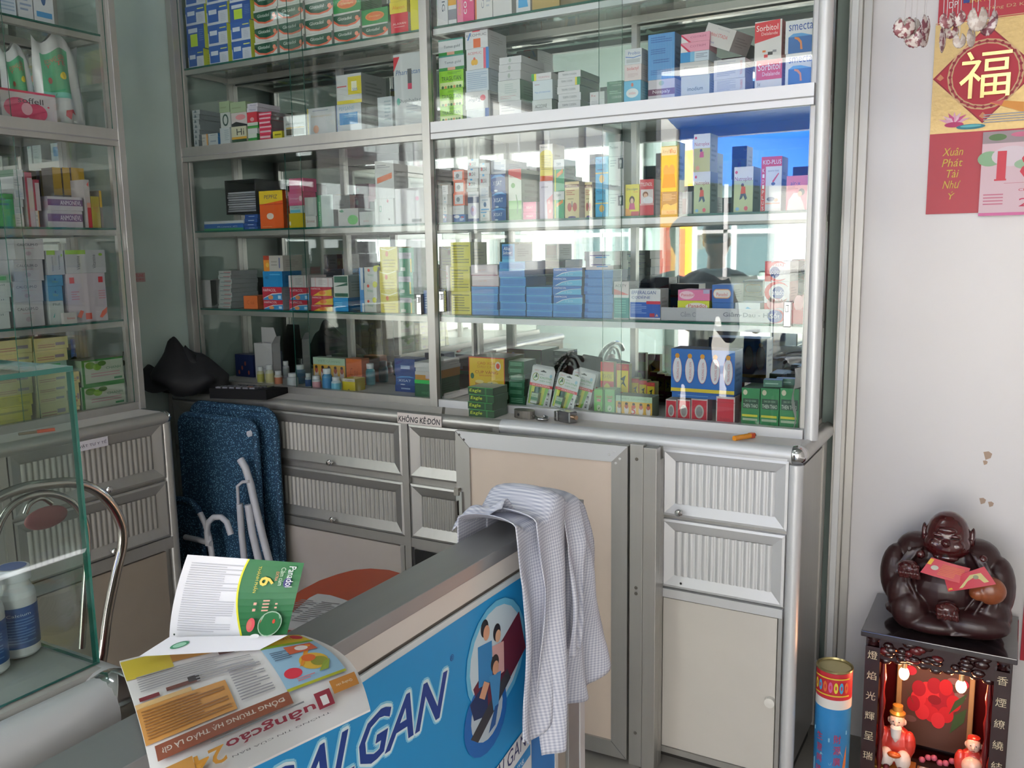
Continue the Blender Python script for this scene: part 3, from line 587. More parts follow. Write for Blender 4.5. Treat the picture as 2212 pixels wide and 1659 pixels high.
d('alka', 'blue carton with white lettering', '#3a8cc4', [Rr(.05, .3, .85, .9, '#2c5fa4'), T(.38, .74, .48, .2, '#e6ecf4', 'Alka', 0, .2), T(.42, .5, .66, .18, '#e6ecf4', 'Seltzer', 0, .2), Rr(0, 0, 1, .12, '#5ab0d8')], '#a4a6ac')
d('hapblue', 'blue carton with white lettering and pale blue arc', '#2f6db8', [('p', [(.05, .04), (.3, .4), (.6, .6), (1, .68), (1, .04)], '#62b4dc'), ('p', [(.08, .05), (.31, .44), (.6, .64), (1, .72), (1, .68), (.6, .6), (.32, .38), (.12, .05)], '#dfe6ea'), T(.26, .78, .44, .2, '#e8ecf2', 'HAPACOL', 0, .2), T(.55, .3, .25, .2, '#a8d6ea', '150')], '#a0a8b4')
d('bluebox', 'large blue carton with white specks', '#3a79c2', [('l', .1, .15, .95, .85, 4, '#5a94d0'), Rr(0, .02, .12, .4, '#2a5ea8')], '#7a8ab0')
d('whline', 'white carton with blue and purple line', '#cbc6cc', [Rr(.2, .5, .9, .6, '#6a5a90'), Rr(.4, .3, .8, .42, '#4a8fd0')], '#b0b0b4')
d('teal', 'teal carton with white top', '#1f8a86', [Rr(0, .88, 1, 1, '#d9dcdc'), ('l', .08, .2, .8, .8, 6, '#5ab0aa'), Rr(0, 0, 1, .03, '#dfe2e2')])
d('acety', 'white carton with red shading', '#d2c8c8', [('p', [(0, 0), (1, 0), (.5, .25), (0, .45)], '#d97a78'), T(.45, .68, .75, .2, '#4a4a52', 'ACETY')], '#9a98a0')
d('codeine', 'white and blue carton with blue lettering', '#d6d9df', [Rr(.02, .06, 1, .56, '#2f62bc'), T(.46, .88, .78, .11, '#2c4f9a', 'EFFERALGAN', 0, .1), T(.37, .73, .6, .11, '#2c4f9a', 'CODÉINE', 0, .1), Rr(.55, .5, 1, .6, '#c9304c'), ('l', .05, .18, .55, .5, 6, '#8aa8dc'), Rr(.66, .08, .82, .2, '#b03048'), ('p', [(.84, .1), (.94, .1), (.89, .19)], '#e0b0a0')])
d('panyel', 'yellow green carton', '#cfd43a', [('e', .6, .3, .35, .45, '#e8e0d8'), T(.62, .4, .55, .4, '#cc3340', 'Panadol')])
d('panpink', 'pink carton with white glow and red lettering', '#e27aa8', [('e', .28, .5, .24, .38, '#efc8d8'), T(.3, .52, .38, .24, '#cc2f40', 'Panadol'), Rr(.8, .65, 1, 1, '#b8b0d0')])
d('panblue', 'blue carton with cream rounded label', '#2f66b4', [('e', .22, .5, .16, .26, '#e2a06a'), ('e', .72, .5, .16, .26, '#e2a06a'), Rr(.22, .24, .72, .76, '#e2a06a'), ('e', .22, .5, .14, .21, '#e6e2e0'), ('e', .72, .5, .14, .21, '#e6e2e0'), Rr(.22, .29, .72, .71, '#e6e2e0'), T(.47, .46, .5, .2, '#cc3340', 'Panadol')], '#8a7f90', '#c9d0dc')
d('whwave', 'white carton with light blue wave', '#cdd3da', [('p', [(.1, .3), (.5, .8), (.9, .5), (.9, .3), (.5, .6), (.1, .1)], '#5aa8dc')])
d('extra', 'red and white carton with dark blue disc', '#dcd9de', [('e', .5, .5, .5, .5, '#d23c48'), ('e', .6, .5, .42, .4, '#dcd9de'), ('e', .55, .48, .24, .3, '#4a5a9a'), T(.52, .5, .6, .24, '#eeeef2', 'Panadol'), T(.52, .14, .45, .14, '#cc2f3c', 'EXTRA', 0, .1)], '#e8a0a4')
d('extraup', 'upside down red and white carton with dark blue disc', '#dcd9de', [Rr(0, 0, .25, 1, '#d23c48'), ('e', .5, .5, .48, .5, '#d23c48'), ('e', .6, .5, .42, .42, '#dcd9de'), ('e', .4, .45, .2, .28, '#4a5a9a'), T(.52, .42, .58, .24, '#eeeef2', 'Panadol', 180), T(.52, .82, .45, .14, '#cc2f3c', 'EXTRA', 180, .1)], '#e2dcde')
d('redpan', 'red carton', '#d23c48', [('e', .5, 1, .4, .4, '#e8b0b4')])
# left bay
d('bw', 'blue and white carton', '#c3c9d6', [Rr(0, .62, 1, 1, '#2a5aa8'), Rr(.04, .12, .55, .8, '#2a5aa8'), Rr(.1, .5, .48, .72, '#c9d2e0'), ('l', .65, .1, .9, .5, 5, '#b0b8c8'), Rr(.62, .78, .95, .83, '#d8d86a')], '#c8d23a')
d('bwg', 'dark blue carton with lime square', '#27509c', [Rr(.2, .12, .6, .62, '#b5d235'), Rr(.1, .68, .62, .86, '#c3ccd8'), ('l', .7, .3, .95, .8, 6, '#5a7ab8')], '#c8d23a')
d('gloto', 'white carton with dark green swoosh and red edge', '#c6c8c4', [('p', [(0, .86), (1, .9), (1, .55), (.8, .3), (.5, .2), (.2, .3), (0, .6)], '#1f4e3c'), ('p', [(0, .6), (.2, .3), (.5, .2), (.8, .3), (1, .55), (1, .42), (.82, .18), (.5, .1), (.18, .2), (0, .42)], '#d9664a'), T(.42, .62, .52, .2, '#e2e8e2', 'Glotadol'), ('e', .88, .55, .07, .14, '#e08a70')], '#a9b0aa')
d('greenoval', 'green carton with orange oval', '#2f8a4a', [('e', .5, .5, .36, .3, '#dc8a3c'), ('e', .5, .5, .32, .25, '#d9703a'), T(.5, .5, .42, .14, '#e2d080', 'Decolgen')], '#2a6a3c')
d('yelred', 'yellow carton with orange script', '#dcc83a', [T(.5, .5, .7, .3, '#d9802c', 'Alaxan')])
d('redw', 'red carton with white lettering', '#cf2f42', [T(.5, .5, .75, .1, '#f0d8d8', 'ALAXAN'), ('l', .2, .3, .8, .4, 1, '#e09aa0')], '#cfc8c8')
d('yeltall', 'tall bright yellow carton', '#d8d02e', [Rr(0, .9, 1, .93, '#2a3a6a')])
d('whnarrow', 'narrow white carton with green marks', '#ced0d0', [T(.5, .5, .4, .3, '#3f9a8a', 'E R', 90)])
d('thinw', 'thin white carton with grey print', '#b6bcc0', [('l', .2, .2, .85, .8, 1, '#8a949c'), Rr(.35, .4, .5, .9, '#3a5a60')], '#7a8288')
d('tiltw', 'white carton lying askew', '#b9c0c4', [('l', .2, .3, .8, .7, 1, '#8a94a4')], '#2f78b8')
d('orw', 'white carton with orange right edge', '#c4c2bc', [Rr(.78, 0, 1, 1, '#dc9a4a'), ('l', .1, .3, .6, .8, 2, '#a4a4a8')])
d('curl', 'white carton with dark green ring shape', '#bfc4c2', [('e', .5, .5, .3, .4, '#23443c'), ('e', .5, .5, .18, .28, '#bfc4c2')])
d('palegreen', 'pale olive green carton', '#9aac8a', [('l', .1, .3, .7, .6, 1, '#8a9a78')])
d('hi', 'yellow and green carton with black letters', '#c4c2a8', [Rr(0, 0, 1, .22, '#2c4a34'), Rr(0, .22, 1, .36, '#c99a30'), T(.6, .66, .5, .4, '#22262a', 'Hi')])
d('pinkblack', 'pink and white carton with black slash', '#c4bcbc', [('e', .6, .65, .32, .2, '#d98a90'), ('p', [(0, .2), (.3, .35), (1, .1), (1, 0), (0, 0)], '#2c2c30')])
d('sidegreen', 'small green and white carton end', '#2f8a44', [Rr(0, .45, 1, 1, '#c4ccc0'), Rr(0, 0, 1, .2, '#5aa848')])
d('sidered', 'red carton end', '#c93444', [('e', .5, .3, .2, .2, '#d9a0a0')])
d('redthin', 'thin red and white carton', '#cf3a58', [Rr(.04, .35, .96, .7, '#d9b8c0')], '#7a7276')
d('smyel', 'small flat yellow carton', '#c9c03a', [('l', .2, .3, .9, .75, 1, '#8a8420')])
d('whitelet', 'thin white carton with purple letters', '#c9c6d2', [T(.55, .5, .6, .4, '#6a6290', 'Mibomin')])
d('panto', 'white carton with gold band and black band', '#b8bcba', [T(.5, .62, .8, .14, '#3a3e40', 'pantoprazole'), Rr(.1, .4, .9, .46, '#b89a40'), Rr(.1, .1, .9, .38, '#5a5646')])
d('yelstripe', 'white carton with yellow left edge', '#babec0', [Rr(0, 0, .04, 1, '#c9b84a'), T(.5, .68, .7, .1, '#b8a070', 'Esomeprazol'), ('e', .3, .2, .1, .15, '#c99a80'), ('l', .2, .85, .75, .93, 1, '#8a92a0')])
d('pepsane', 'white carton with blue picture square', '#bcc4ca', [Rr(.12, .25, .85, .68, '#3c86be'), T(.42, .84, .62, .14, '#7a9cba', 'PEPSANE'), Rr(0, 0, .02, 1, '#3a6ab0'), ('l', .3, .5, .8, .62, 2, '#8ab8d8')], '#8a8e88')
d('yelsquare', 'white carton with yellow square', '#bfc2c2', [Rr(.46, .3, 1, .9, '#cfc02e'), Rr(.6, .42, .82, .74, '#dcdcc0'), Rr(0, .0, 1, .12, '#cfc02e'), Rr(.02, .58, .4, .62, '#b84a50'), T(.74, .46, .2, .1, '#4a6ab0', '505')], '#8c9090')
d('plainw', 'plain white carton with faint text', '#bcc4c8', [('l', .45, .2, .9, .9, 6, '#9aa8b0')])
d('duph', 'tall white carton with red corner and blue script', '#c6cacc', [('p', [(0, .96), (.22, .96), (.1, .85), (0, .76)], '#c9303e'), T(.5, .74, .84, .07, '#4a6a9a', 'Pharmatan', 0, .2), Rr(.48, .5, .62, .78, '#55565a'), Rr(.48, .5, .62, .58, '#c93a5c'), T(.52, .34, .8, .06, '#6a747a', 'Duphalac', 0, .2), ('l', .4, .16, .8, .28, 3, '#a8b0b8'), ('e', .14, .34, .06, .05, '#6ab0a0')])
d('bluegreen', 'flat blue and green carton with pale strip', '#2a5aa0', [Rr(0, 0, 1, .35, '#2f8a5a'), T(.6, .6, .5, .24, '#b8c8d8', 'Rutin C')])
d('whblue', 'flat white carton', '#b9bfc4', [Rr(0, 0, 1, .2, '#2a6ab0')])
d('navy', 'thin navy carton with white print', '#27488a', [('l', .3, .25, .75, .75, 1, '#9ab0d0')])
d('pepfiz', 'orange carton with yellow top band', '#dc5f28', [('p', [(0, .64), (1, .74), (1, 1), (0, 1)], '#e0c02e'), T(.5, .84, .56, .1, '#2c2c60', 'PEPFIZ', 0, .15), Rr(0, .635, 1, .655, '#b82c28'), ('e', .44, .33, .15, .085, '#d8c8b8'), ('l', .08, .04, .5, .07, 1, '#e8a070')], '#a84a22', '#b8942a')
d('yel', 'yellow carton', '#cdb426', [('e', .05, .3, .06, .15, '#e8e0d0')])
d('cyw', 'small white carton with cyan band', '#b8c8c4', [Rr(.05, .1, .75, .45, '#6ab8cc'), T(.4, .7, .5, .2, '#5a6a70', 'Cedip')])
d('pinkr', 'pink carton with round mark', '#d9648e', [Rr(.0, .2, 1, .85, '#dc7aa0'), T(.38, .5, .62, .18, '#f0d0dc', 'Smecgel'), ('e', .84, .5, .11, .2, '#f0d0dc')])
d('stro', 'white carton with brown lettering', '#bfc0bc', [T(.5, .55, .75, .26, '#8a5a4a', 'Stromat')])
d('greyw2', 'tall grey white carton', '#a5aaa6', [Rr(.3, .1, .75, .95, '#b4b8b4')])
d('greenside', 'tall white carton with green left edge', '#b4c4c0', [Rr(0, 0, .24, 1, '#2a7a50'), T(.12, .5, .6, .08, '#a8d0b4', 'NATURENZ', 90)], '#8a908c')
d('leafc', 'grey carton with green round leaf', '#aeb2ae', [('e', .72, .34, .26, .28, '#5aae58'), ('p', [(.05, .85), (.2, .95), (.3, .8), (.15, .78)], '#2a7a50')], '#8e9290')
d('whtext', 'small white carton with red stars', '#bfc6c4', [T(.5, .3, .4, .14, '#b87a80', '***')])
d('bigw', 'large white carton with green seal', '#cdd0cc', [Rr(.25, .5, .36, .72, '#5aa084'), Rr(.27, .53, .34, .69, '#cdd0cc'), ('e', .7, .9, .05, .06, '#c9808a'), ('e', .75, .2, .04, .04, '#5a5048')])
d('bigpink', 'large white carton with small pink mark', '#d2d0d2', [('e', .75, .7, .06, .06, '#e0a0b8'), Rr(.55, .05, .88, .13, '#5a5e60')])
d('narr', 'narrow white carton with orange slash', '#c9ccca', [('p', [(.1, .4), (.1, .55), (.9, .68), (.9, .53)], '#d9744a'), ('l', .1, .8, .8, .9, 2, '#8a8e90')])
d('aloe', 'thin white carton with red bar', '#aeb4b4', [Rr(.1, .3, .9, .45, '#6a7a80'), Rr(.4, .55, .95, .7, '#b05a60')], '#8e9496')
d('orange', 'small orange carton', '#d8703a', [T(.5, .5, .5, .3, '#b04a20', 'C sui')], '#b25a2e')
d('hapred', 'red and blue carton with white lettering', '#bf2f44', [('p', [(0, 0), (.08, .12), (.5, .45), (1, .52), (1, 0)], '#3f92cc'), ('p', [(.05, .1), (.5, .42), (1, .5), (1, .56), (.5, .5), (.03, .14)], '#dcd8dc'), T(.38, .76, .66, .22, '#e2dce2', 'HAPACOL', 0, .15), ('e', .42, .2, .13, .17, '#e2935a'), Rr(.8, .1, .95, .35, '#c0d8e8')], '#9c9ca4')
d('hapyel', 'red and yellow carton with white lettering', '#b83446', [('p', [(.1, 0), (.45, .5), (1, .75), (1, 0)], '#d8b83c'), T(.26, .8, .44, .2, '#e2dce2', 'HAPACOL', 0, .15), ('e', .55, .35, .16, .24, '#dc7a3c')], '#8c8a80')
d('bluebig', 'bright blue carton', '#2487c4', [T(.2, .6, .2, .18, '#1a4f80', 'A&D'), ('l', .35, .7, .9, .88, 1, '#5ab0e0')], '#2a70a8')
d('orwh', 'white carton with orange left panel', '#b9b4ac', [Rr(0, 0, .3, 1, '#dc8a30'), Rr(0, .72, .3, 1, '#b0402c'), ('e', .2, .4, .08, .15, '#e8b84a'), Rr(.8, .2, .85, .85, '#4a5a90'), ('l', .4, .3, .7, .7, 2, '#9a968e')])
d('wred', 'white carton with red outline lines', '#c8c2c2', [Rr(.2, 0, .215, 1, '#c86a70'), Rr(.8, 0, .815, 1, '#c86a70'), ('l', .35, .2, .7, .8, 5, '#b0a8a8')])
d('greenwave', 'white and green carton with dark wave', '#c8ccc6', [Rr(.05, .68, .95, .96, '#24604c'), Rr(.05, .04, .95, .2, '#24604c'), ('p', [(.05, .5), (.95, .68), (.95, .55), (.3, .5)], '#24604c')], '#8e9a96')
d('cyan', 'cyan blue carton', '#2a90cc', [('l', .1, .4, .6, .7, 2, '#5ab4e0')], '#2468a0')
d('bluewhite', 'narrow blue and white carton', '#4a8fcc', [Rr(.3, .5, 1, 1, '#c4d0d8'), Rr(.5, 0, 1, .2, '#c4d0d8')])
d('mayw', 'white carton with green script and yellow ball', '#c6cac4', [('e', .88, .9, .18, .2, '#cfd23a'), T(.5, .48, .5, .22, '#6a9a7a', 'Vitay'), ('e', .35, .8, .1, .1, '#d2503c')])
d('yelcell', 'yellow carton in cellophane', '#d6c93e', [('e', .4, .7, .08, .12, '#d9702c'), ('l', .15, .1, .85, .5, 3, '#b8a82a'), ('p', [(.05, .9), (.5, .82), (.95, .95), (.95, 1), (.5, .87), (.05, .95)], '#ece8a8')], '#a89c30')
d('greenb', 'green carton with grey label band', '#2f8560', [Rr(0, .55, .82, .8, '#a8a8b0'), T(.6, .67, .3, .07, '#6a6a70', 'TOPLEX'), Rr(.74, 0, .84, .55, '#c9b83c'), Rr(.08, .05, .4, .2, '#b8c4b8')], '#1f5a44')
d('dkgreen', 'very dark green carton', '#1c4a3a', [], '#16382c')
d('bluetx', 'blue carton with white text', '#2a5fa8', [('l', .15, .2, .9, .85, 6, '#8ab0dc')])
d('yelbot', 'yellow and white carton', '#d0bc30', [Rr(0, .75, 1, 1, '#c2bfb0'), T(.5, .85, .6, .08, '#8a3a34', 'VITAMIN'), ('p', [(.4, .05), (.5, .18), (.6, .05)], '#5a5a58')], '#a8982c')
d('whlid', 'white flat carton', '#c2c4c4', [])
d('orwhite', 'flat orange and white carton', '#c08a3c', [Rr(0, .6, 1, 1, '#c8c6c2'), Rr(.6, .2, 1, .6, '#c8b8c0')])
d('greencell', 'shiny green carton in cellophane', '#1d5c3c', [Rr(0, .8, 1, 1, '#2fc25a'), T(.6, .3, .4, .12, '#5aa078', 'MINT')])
d('blueor', 'blue carton with orange dots', '#202d5c', [('e', .2+.18*i, .4+.2*((i*7) % 3-1), .05, .1, '#a85a48') for i in range(4)])
d('eight', 'white carton with dark stacked lines', '#9aa0a2', [('l', .1, .1, .9, .9, 3, '#70787c')], '#3d5a4c')
# lowest shelf, right
d('cupvang', 'yellow carton front with red border and two balm tins', '#dcb92c', [Rr(0, 0, 1, .02, '#c8402c'), Rr(0, .98, 1, 1, '#c8402c'), Rr(0, 0, .02, 1, '#c8402c'), Rr(.98, 0, 1, 1, '#c8402c'), T(.5, .87, .5, .06, '#c8662c', 'CAO XOA'), T(.5, .79, .5, .05, '#c8862c', 'DAU CAO'), T(.5, .68, .64, .08, '#a8402c', 'CUP VÀNG'), T(.5, .6, .4, .03, '#c8562c', 'BALSAMIC'), ('e', .1, .58, .05, .065, '#24603c'), ('e', .82, .82, .08, .1, '#dcd6c8'), ('e', .82, .82, .05, .06, '#d2442c'), Rr(.18, .22, .42, .46, '#b8863c'), ('e', .3, .46, .12, .04, '#e2d08a'), Rr(.52, .22, .82, .44, '#b89a3c'), ('e', .67, .44, .15, .04, '#e2d08a'), ('e', .64, .4, .05, .05, '#5a7ab0'), Rr(.18, .3, .42, .34, '#8a3a2c')], '#3a5a34', '#5a5a50')
d('greensm', 'small dark green carton in wrap', '#1f6042', [('l', .1, .25, .85, .8, 3, '#7ab498')], '#2a4a3e')
d('redyel', 'red and yellow carton with round loop', '#c9303a', [Rr(0, .6, 1, .8, '#d6c22e'), T(.5, .7, .7, .1, '#7a6a20', 'HOA HONG'), ('e', .5, .28, .34, .28, '#d6c22e'), ('e', .5, .22, .12, .08, '#c9303a')], '#9a8a3a', '#b0a040')
d('redyelb', 'yellow and red carton with dancing figure', '#b8283a', [Rr(.05, .4, .95, .86, '#d9c42a'), T(.5, .93, .7, .08, '#d2703a', 'CAO DAN'), ('p', [(.2, .5), (.5, .58), (.8, .5), (.62, .62), (.75, .76), (.3, .68), (.52, .64), (.4, .56)], '#2c3a3a'), ('l', .15, .08, .85, .3, 2, '#e2c0a0')], '#9c9a44', '#b8b04a')
d('greenair', 'light green upright carton', '#7dbc6c', [T(.5, .72, .6, .12, '#c23a3c', 'Gamek'), Rr(.3, .5, .7, .62, '#dcb0a8'), T(.5, .56, .4, .08, '#c23a3c', '5kg'), ('e', .5, .25, .22, .12, '#c8d8b8'), ('p', [(.4, .2), (.6, .3), (.55, .2)], '#3a6a3a')], '#4a8a4c', '#8ac47a')
d('fiveman', 'pale green and orange carton with five bottles', '#dcae48', [Rr(0, .72, 1, 1, '#b0cbb0'), Rr(0, 0, 1, .08, '#c8c8b8'), T(.5, .85, .7, .1, '#8aa88a', 'VIET QUANG')]+[('e', .1+.2*i, .32, .065, .24, '#dcd0cc') for i in range(5)]+[('e', .1+.2*i, .5, .05, .12, '#b85a4c') for i in range(5)]+[('e', .1+.2*i, .62, .04, .06, '#3a2c2a') for i in range(5)]+[T(.49, .32, .12, .4, '#cc302c', '5')], '#7a8a78', '#8a9a88')
d('redmed', 'small red carton with silver medallion', '#c22f42', [('e', .5, .45, .28, .3, '#b8b4b0'), ('e', .5, .45, .2, .22, '#8a8a8c'), Rr(0, .94, 1, 1, '#c8b8b8'), Rr(0, 0, .05, 1, '#c8b0b0'), Rr(.95, 0, 1, 1, '#c8b0b0')], '#9a8088', '#b8b0b0')
d('redbig', 'red carton with white scalloped border', '#cdc4c4', [Rr(.06, .04, .94, .92, '#c82a40'), T(.5, .2, .5, .1, '#a8203a', 'balm'), Rr(0, .78, 1, .8, '#b0303c')], '#8a8086', '#b8b0b0')
d('truong', 'blue carton with five white bottle shapes and yellow band', '#2c6fc0', [Rr(0, .02, 1, .1, '#dcc23a')]+[x for i in range(5) for x in (('e', .1+.2*i, .52, .075, .3, '#b8404a'), ('e', .1+.2*i, .52, .07, .29, '#dcdce4'), ('e', .1+.2*i, .84, .035, .055, '#e09a2c'), T(.11+.2*i, .5, .4, .035, '#c23a4a', 'TRUONG SON', 90))]+[Rr(0, 0, 1, .02, '#2a5aa0')], '#5a8ac4', '#3a6ab0')
d('bluebase', 'flat blue carton', '#2c66b0', [('l', .1, .3, .6, .6, 1, '#6a9ad0')])
d('thien', 'green carton with dark label and yellow line', '#2a8450', [Rr(.08, .46, .95, .72, '#1c4636'), T(.5, .53, .8, .1, '#d2dcd2', 'THIEN THAO'), T(.5, .66, .6, .05, '#9ab8a0', 'DAU GIO XANH'), ('e', .2, .88, .12, .07, '#cfc8b0'), Rr(.05, .24, .9, .3, '#cfc83a'), Rr(.08, .14, .9, .2, '#a8b8a0')], '#1f5f3c', '#4a6a58')
d('bluecellsm', 'small green and pale blue carton', '#2a6a58', [('l', .1, .3, .8, .7, 1, '#8ab0a0')], '#7aa0c0', '#8ab4dc')
d('eagle', 'dark green balm carton with yellow lettering', '#1d4428', [T(.3, .5, .46, .55, '#bfd23a', 'Eagle', 0, .2), Rr(.68, 0, .74, 1, '#2f6a3c'), Rr(0, .93, 1, 1, '#3f9a4c')], '#4f6456', '#8a9a8c')
# side case
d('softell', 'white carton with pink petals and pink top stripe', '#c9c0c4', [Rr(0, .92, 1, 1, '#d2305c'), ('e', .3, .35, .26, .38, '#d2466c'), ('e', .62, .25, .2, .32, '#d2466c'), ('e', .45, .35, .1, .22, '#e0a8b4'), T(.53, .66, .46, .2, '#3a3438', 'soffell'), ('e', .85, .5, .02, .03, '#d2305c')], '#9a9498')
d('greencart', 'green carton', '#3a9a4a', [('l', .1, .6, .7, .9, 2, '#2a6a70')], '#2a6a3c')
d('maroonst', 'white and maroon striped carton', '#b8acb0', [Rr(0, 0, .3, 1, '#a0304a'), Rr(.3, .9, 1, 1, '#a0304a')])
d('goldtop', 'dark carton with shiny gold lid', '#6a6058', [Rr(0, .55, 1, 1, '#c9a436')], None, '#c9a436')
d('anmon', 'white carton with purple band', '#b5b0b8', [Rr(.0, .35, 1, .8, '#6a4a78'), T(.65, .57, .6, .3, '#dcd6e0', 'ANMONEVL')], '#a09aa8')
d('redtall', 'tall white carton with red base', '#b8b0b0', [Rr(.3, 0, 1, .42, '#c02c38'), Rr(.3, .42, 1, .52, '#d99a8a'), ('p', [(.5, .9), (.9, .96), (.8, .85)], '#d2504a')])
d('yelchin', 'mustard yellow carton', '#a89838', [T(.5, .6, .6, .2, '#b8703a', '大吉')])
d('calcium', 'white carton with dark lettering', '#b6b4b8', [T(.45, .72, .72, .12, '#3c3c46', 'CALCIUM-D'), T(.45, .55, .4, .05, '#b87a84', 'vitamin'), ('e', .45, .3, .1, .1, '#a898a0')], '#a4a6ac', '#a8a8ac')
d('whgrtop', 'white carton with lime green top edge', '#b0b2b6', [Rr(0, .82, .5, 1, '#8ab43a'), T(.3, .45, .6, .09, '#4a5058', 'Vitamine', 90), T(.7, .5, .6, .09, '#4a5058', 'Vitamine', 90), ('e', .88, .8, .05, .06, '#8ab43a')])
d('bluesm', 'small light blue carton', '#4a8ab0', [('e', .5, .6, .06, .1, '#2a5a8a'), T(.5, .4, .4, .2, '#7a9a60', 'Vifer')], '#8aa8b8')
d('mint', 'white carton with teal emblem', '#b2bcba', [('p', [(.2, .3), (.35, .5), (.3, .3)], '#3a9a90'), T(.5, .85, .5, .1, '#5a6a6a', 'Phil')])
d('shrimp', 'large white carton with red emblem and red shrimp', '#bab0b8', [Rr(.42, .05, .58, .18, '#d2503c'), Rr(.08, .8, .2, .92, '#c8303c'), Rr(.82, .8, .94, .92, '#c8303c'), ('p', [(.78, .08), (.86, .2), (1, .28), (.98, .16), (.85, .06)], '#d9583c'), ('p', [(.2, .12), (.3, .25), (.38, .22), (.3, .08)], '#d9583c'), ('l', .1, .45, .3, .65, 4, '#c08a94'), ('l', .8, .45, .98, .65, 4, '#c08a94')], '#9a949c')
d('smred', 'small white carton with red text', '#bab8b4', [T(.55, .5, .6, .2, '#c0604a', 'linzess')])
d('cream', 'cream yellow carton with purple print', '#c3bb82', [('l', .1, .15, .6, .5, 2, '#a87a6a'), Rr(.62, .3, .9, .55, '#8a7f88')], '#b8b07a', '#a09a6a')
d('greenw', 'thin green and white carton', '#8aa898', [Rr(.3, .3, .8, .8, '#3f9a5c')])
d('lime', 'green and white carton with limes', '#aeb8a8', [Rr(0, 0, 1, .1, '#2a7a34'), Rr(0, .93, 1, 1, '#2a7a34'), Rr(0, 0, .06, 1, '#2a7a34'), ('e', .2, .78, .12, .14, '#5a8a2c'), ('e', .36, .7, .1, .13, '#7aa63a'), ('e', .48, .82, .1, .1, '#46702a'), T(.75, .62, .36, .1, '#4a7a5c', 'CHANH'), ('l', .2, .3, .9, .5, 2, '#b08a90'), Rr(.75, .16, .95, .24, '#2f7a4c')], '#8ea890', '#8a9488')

ORD = ['bottom', 'second', 'third', 'fourth', 'fifth', 'sixth', 'seventh', 'eighth', 'ninth', 'tenth', 'eleventh', 'twelfth', '13th', '14th', '15th', '16th', '17th', '18th', '19th', '20th', '21st', '22nd', '23rd', '24th']
FIRST = ['leftmost', 'second', 'third']+ORD[3:]
def carton(key, w_, dp, h, loc, rz=0, label=None, group=None, rot=None):
    desc, fr, sd, tp, pr = D[key]; b = MB(); e = .0004
    fm, sm, tm = (M(c, .42) for c in (fr, sd, tp))
    b.box(-w_/2+e, w_/2-e, 0, dp, .0002, h-.0003, fm, right=sm, left=sm, top=tm)
    f = frame((-w_/2+e, 0, 0), (w_-2*e, 0, 0), (0, 0, h)); b.prints(f, pr)
    if len(pr):
        g = frame((w_/2-e, dp, 0), (-(w_-2*e), 0, 0), (0, 0, h)); b.prints(g, [q for q in pr if q[0] != 't'][:6])
    s = frame((w_/2-e, 0, 0), (0, dp, 0), (0, 0, h))
    if h > .03 and dp > .05: b.prints(s, [('l', .15, .25, .8, .75, 4, '#%02x%02x%02x' % tuple(max(0, int(sd[i:i+2], 16)-22) for i in (1, 3, 5)))])
    # tuck flap seam on the top
    b.face([(-w_/2+e, dp*.06, h-.0001), (w_/2-e, dp*.06, h-.0001), (w_/2-e, dp*.075, h-.0001), (-w_/2+e, dp*.075, h-.0001)], '#77777a')
    return b.build('medicine_box', None, loc=loc, rz=rz, rot=rot, label=label or desc, cat='box', group=group or 'medicine boxes')

USED = {}
def row(name, z, spec, yf=2.152, side=None):
    """stacks of cartons on a shelf; spec rows are (x0, x1, [(ytop, key) ...] bottom first, depth, setback); pixels give positions on the plane of the fronts"""
    prev = {}; n = len(spec)
    for i, st in enumerate(spec):
        x0, x1, lst = st[:3]; dp = st[3] if len(st) > 3 else .1; sb = st[4] if len(st) > 4 else 0; z0 = st[5] if len(st) > 5 else z
        yp = yf+sb
        if side is None: dp = min(dp, 2.329-yp)
        lastx = prev.get(sb, -99); newl = lastx; m_ = len(lst)
        for j, (yt, key) in enumerate(lst):
            dx = ((j*37+i*13) % 7-3)*.5 if m_ > 2 else 0
            xx0, xx1 = x0+dx, x1+dx
            if side is None:
                A, B = at(xx0, yt+6, 1, yp), at(xx1, yt+6, 1, yp); u0, u1 = A.x, B.x; zt = at((xx0+xx1)/2, yt, 1, yp).z
            else:
                A, B = at(xx0, yt+6, 0, side-sb), at(xx1, yt+6, 0, side-sb); u0, u1 = A.y, B.y; zt = at((xx0+xx1)/2, yt, 0, side-sb).z
            lo_, hi_ = (1.6-1.14, 1.6+.083) if side is not None else ((-2.484, -1.504) if 'left bay' in name else (-1.468, -.447))
            if side is None or u1 > hi_: u1 = min(u1, hi_)
            if side is None: u0 = max(u0, lo_)
            if u0 < lastx+.0006: u0 = lastx+.0006
            newl = max(newl, u1)
            h = max(zt-z0, .006); w_ = max(u1-u0, .008)
            desc = D[key][0]
            pos = '' if m_ == 1 else ('at the bottom of' if j == 0 else 'on top of' if j == m_-1 else ORD[j]+' up in')
            lab = desc+', '+((pos+' the ') if pos else 'the ')+FIRST[i]+' stack from left, '+name if m_ > 1 else desc+', '+FIRST[i]+' stack from left, '+name
            lab = short(lab)
            if side is None: loc, rz = (u0+w_/2, yp, z0), 0
            else: loc, rz = (side-sb, u0+w_/2, z0), R(90)
            carton(key, w_, dp, h, loc, rz, lab, 'medicine boxes, '+name)
            z0 += h
        prev[sb] = newl
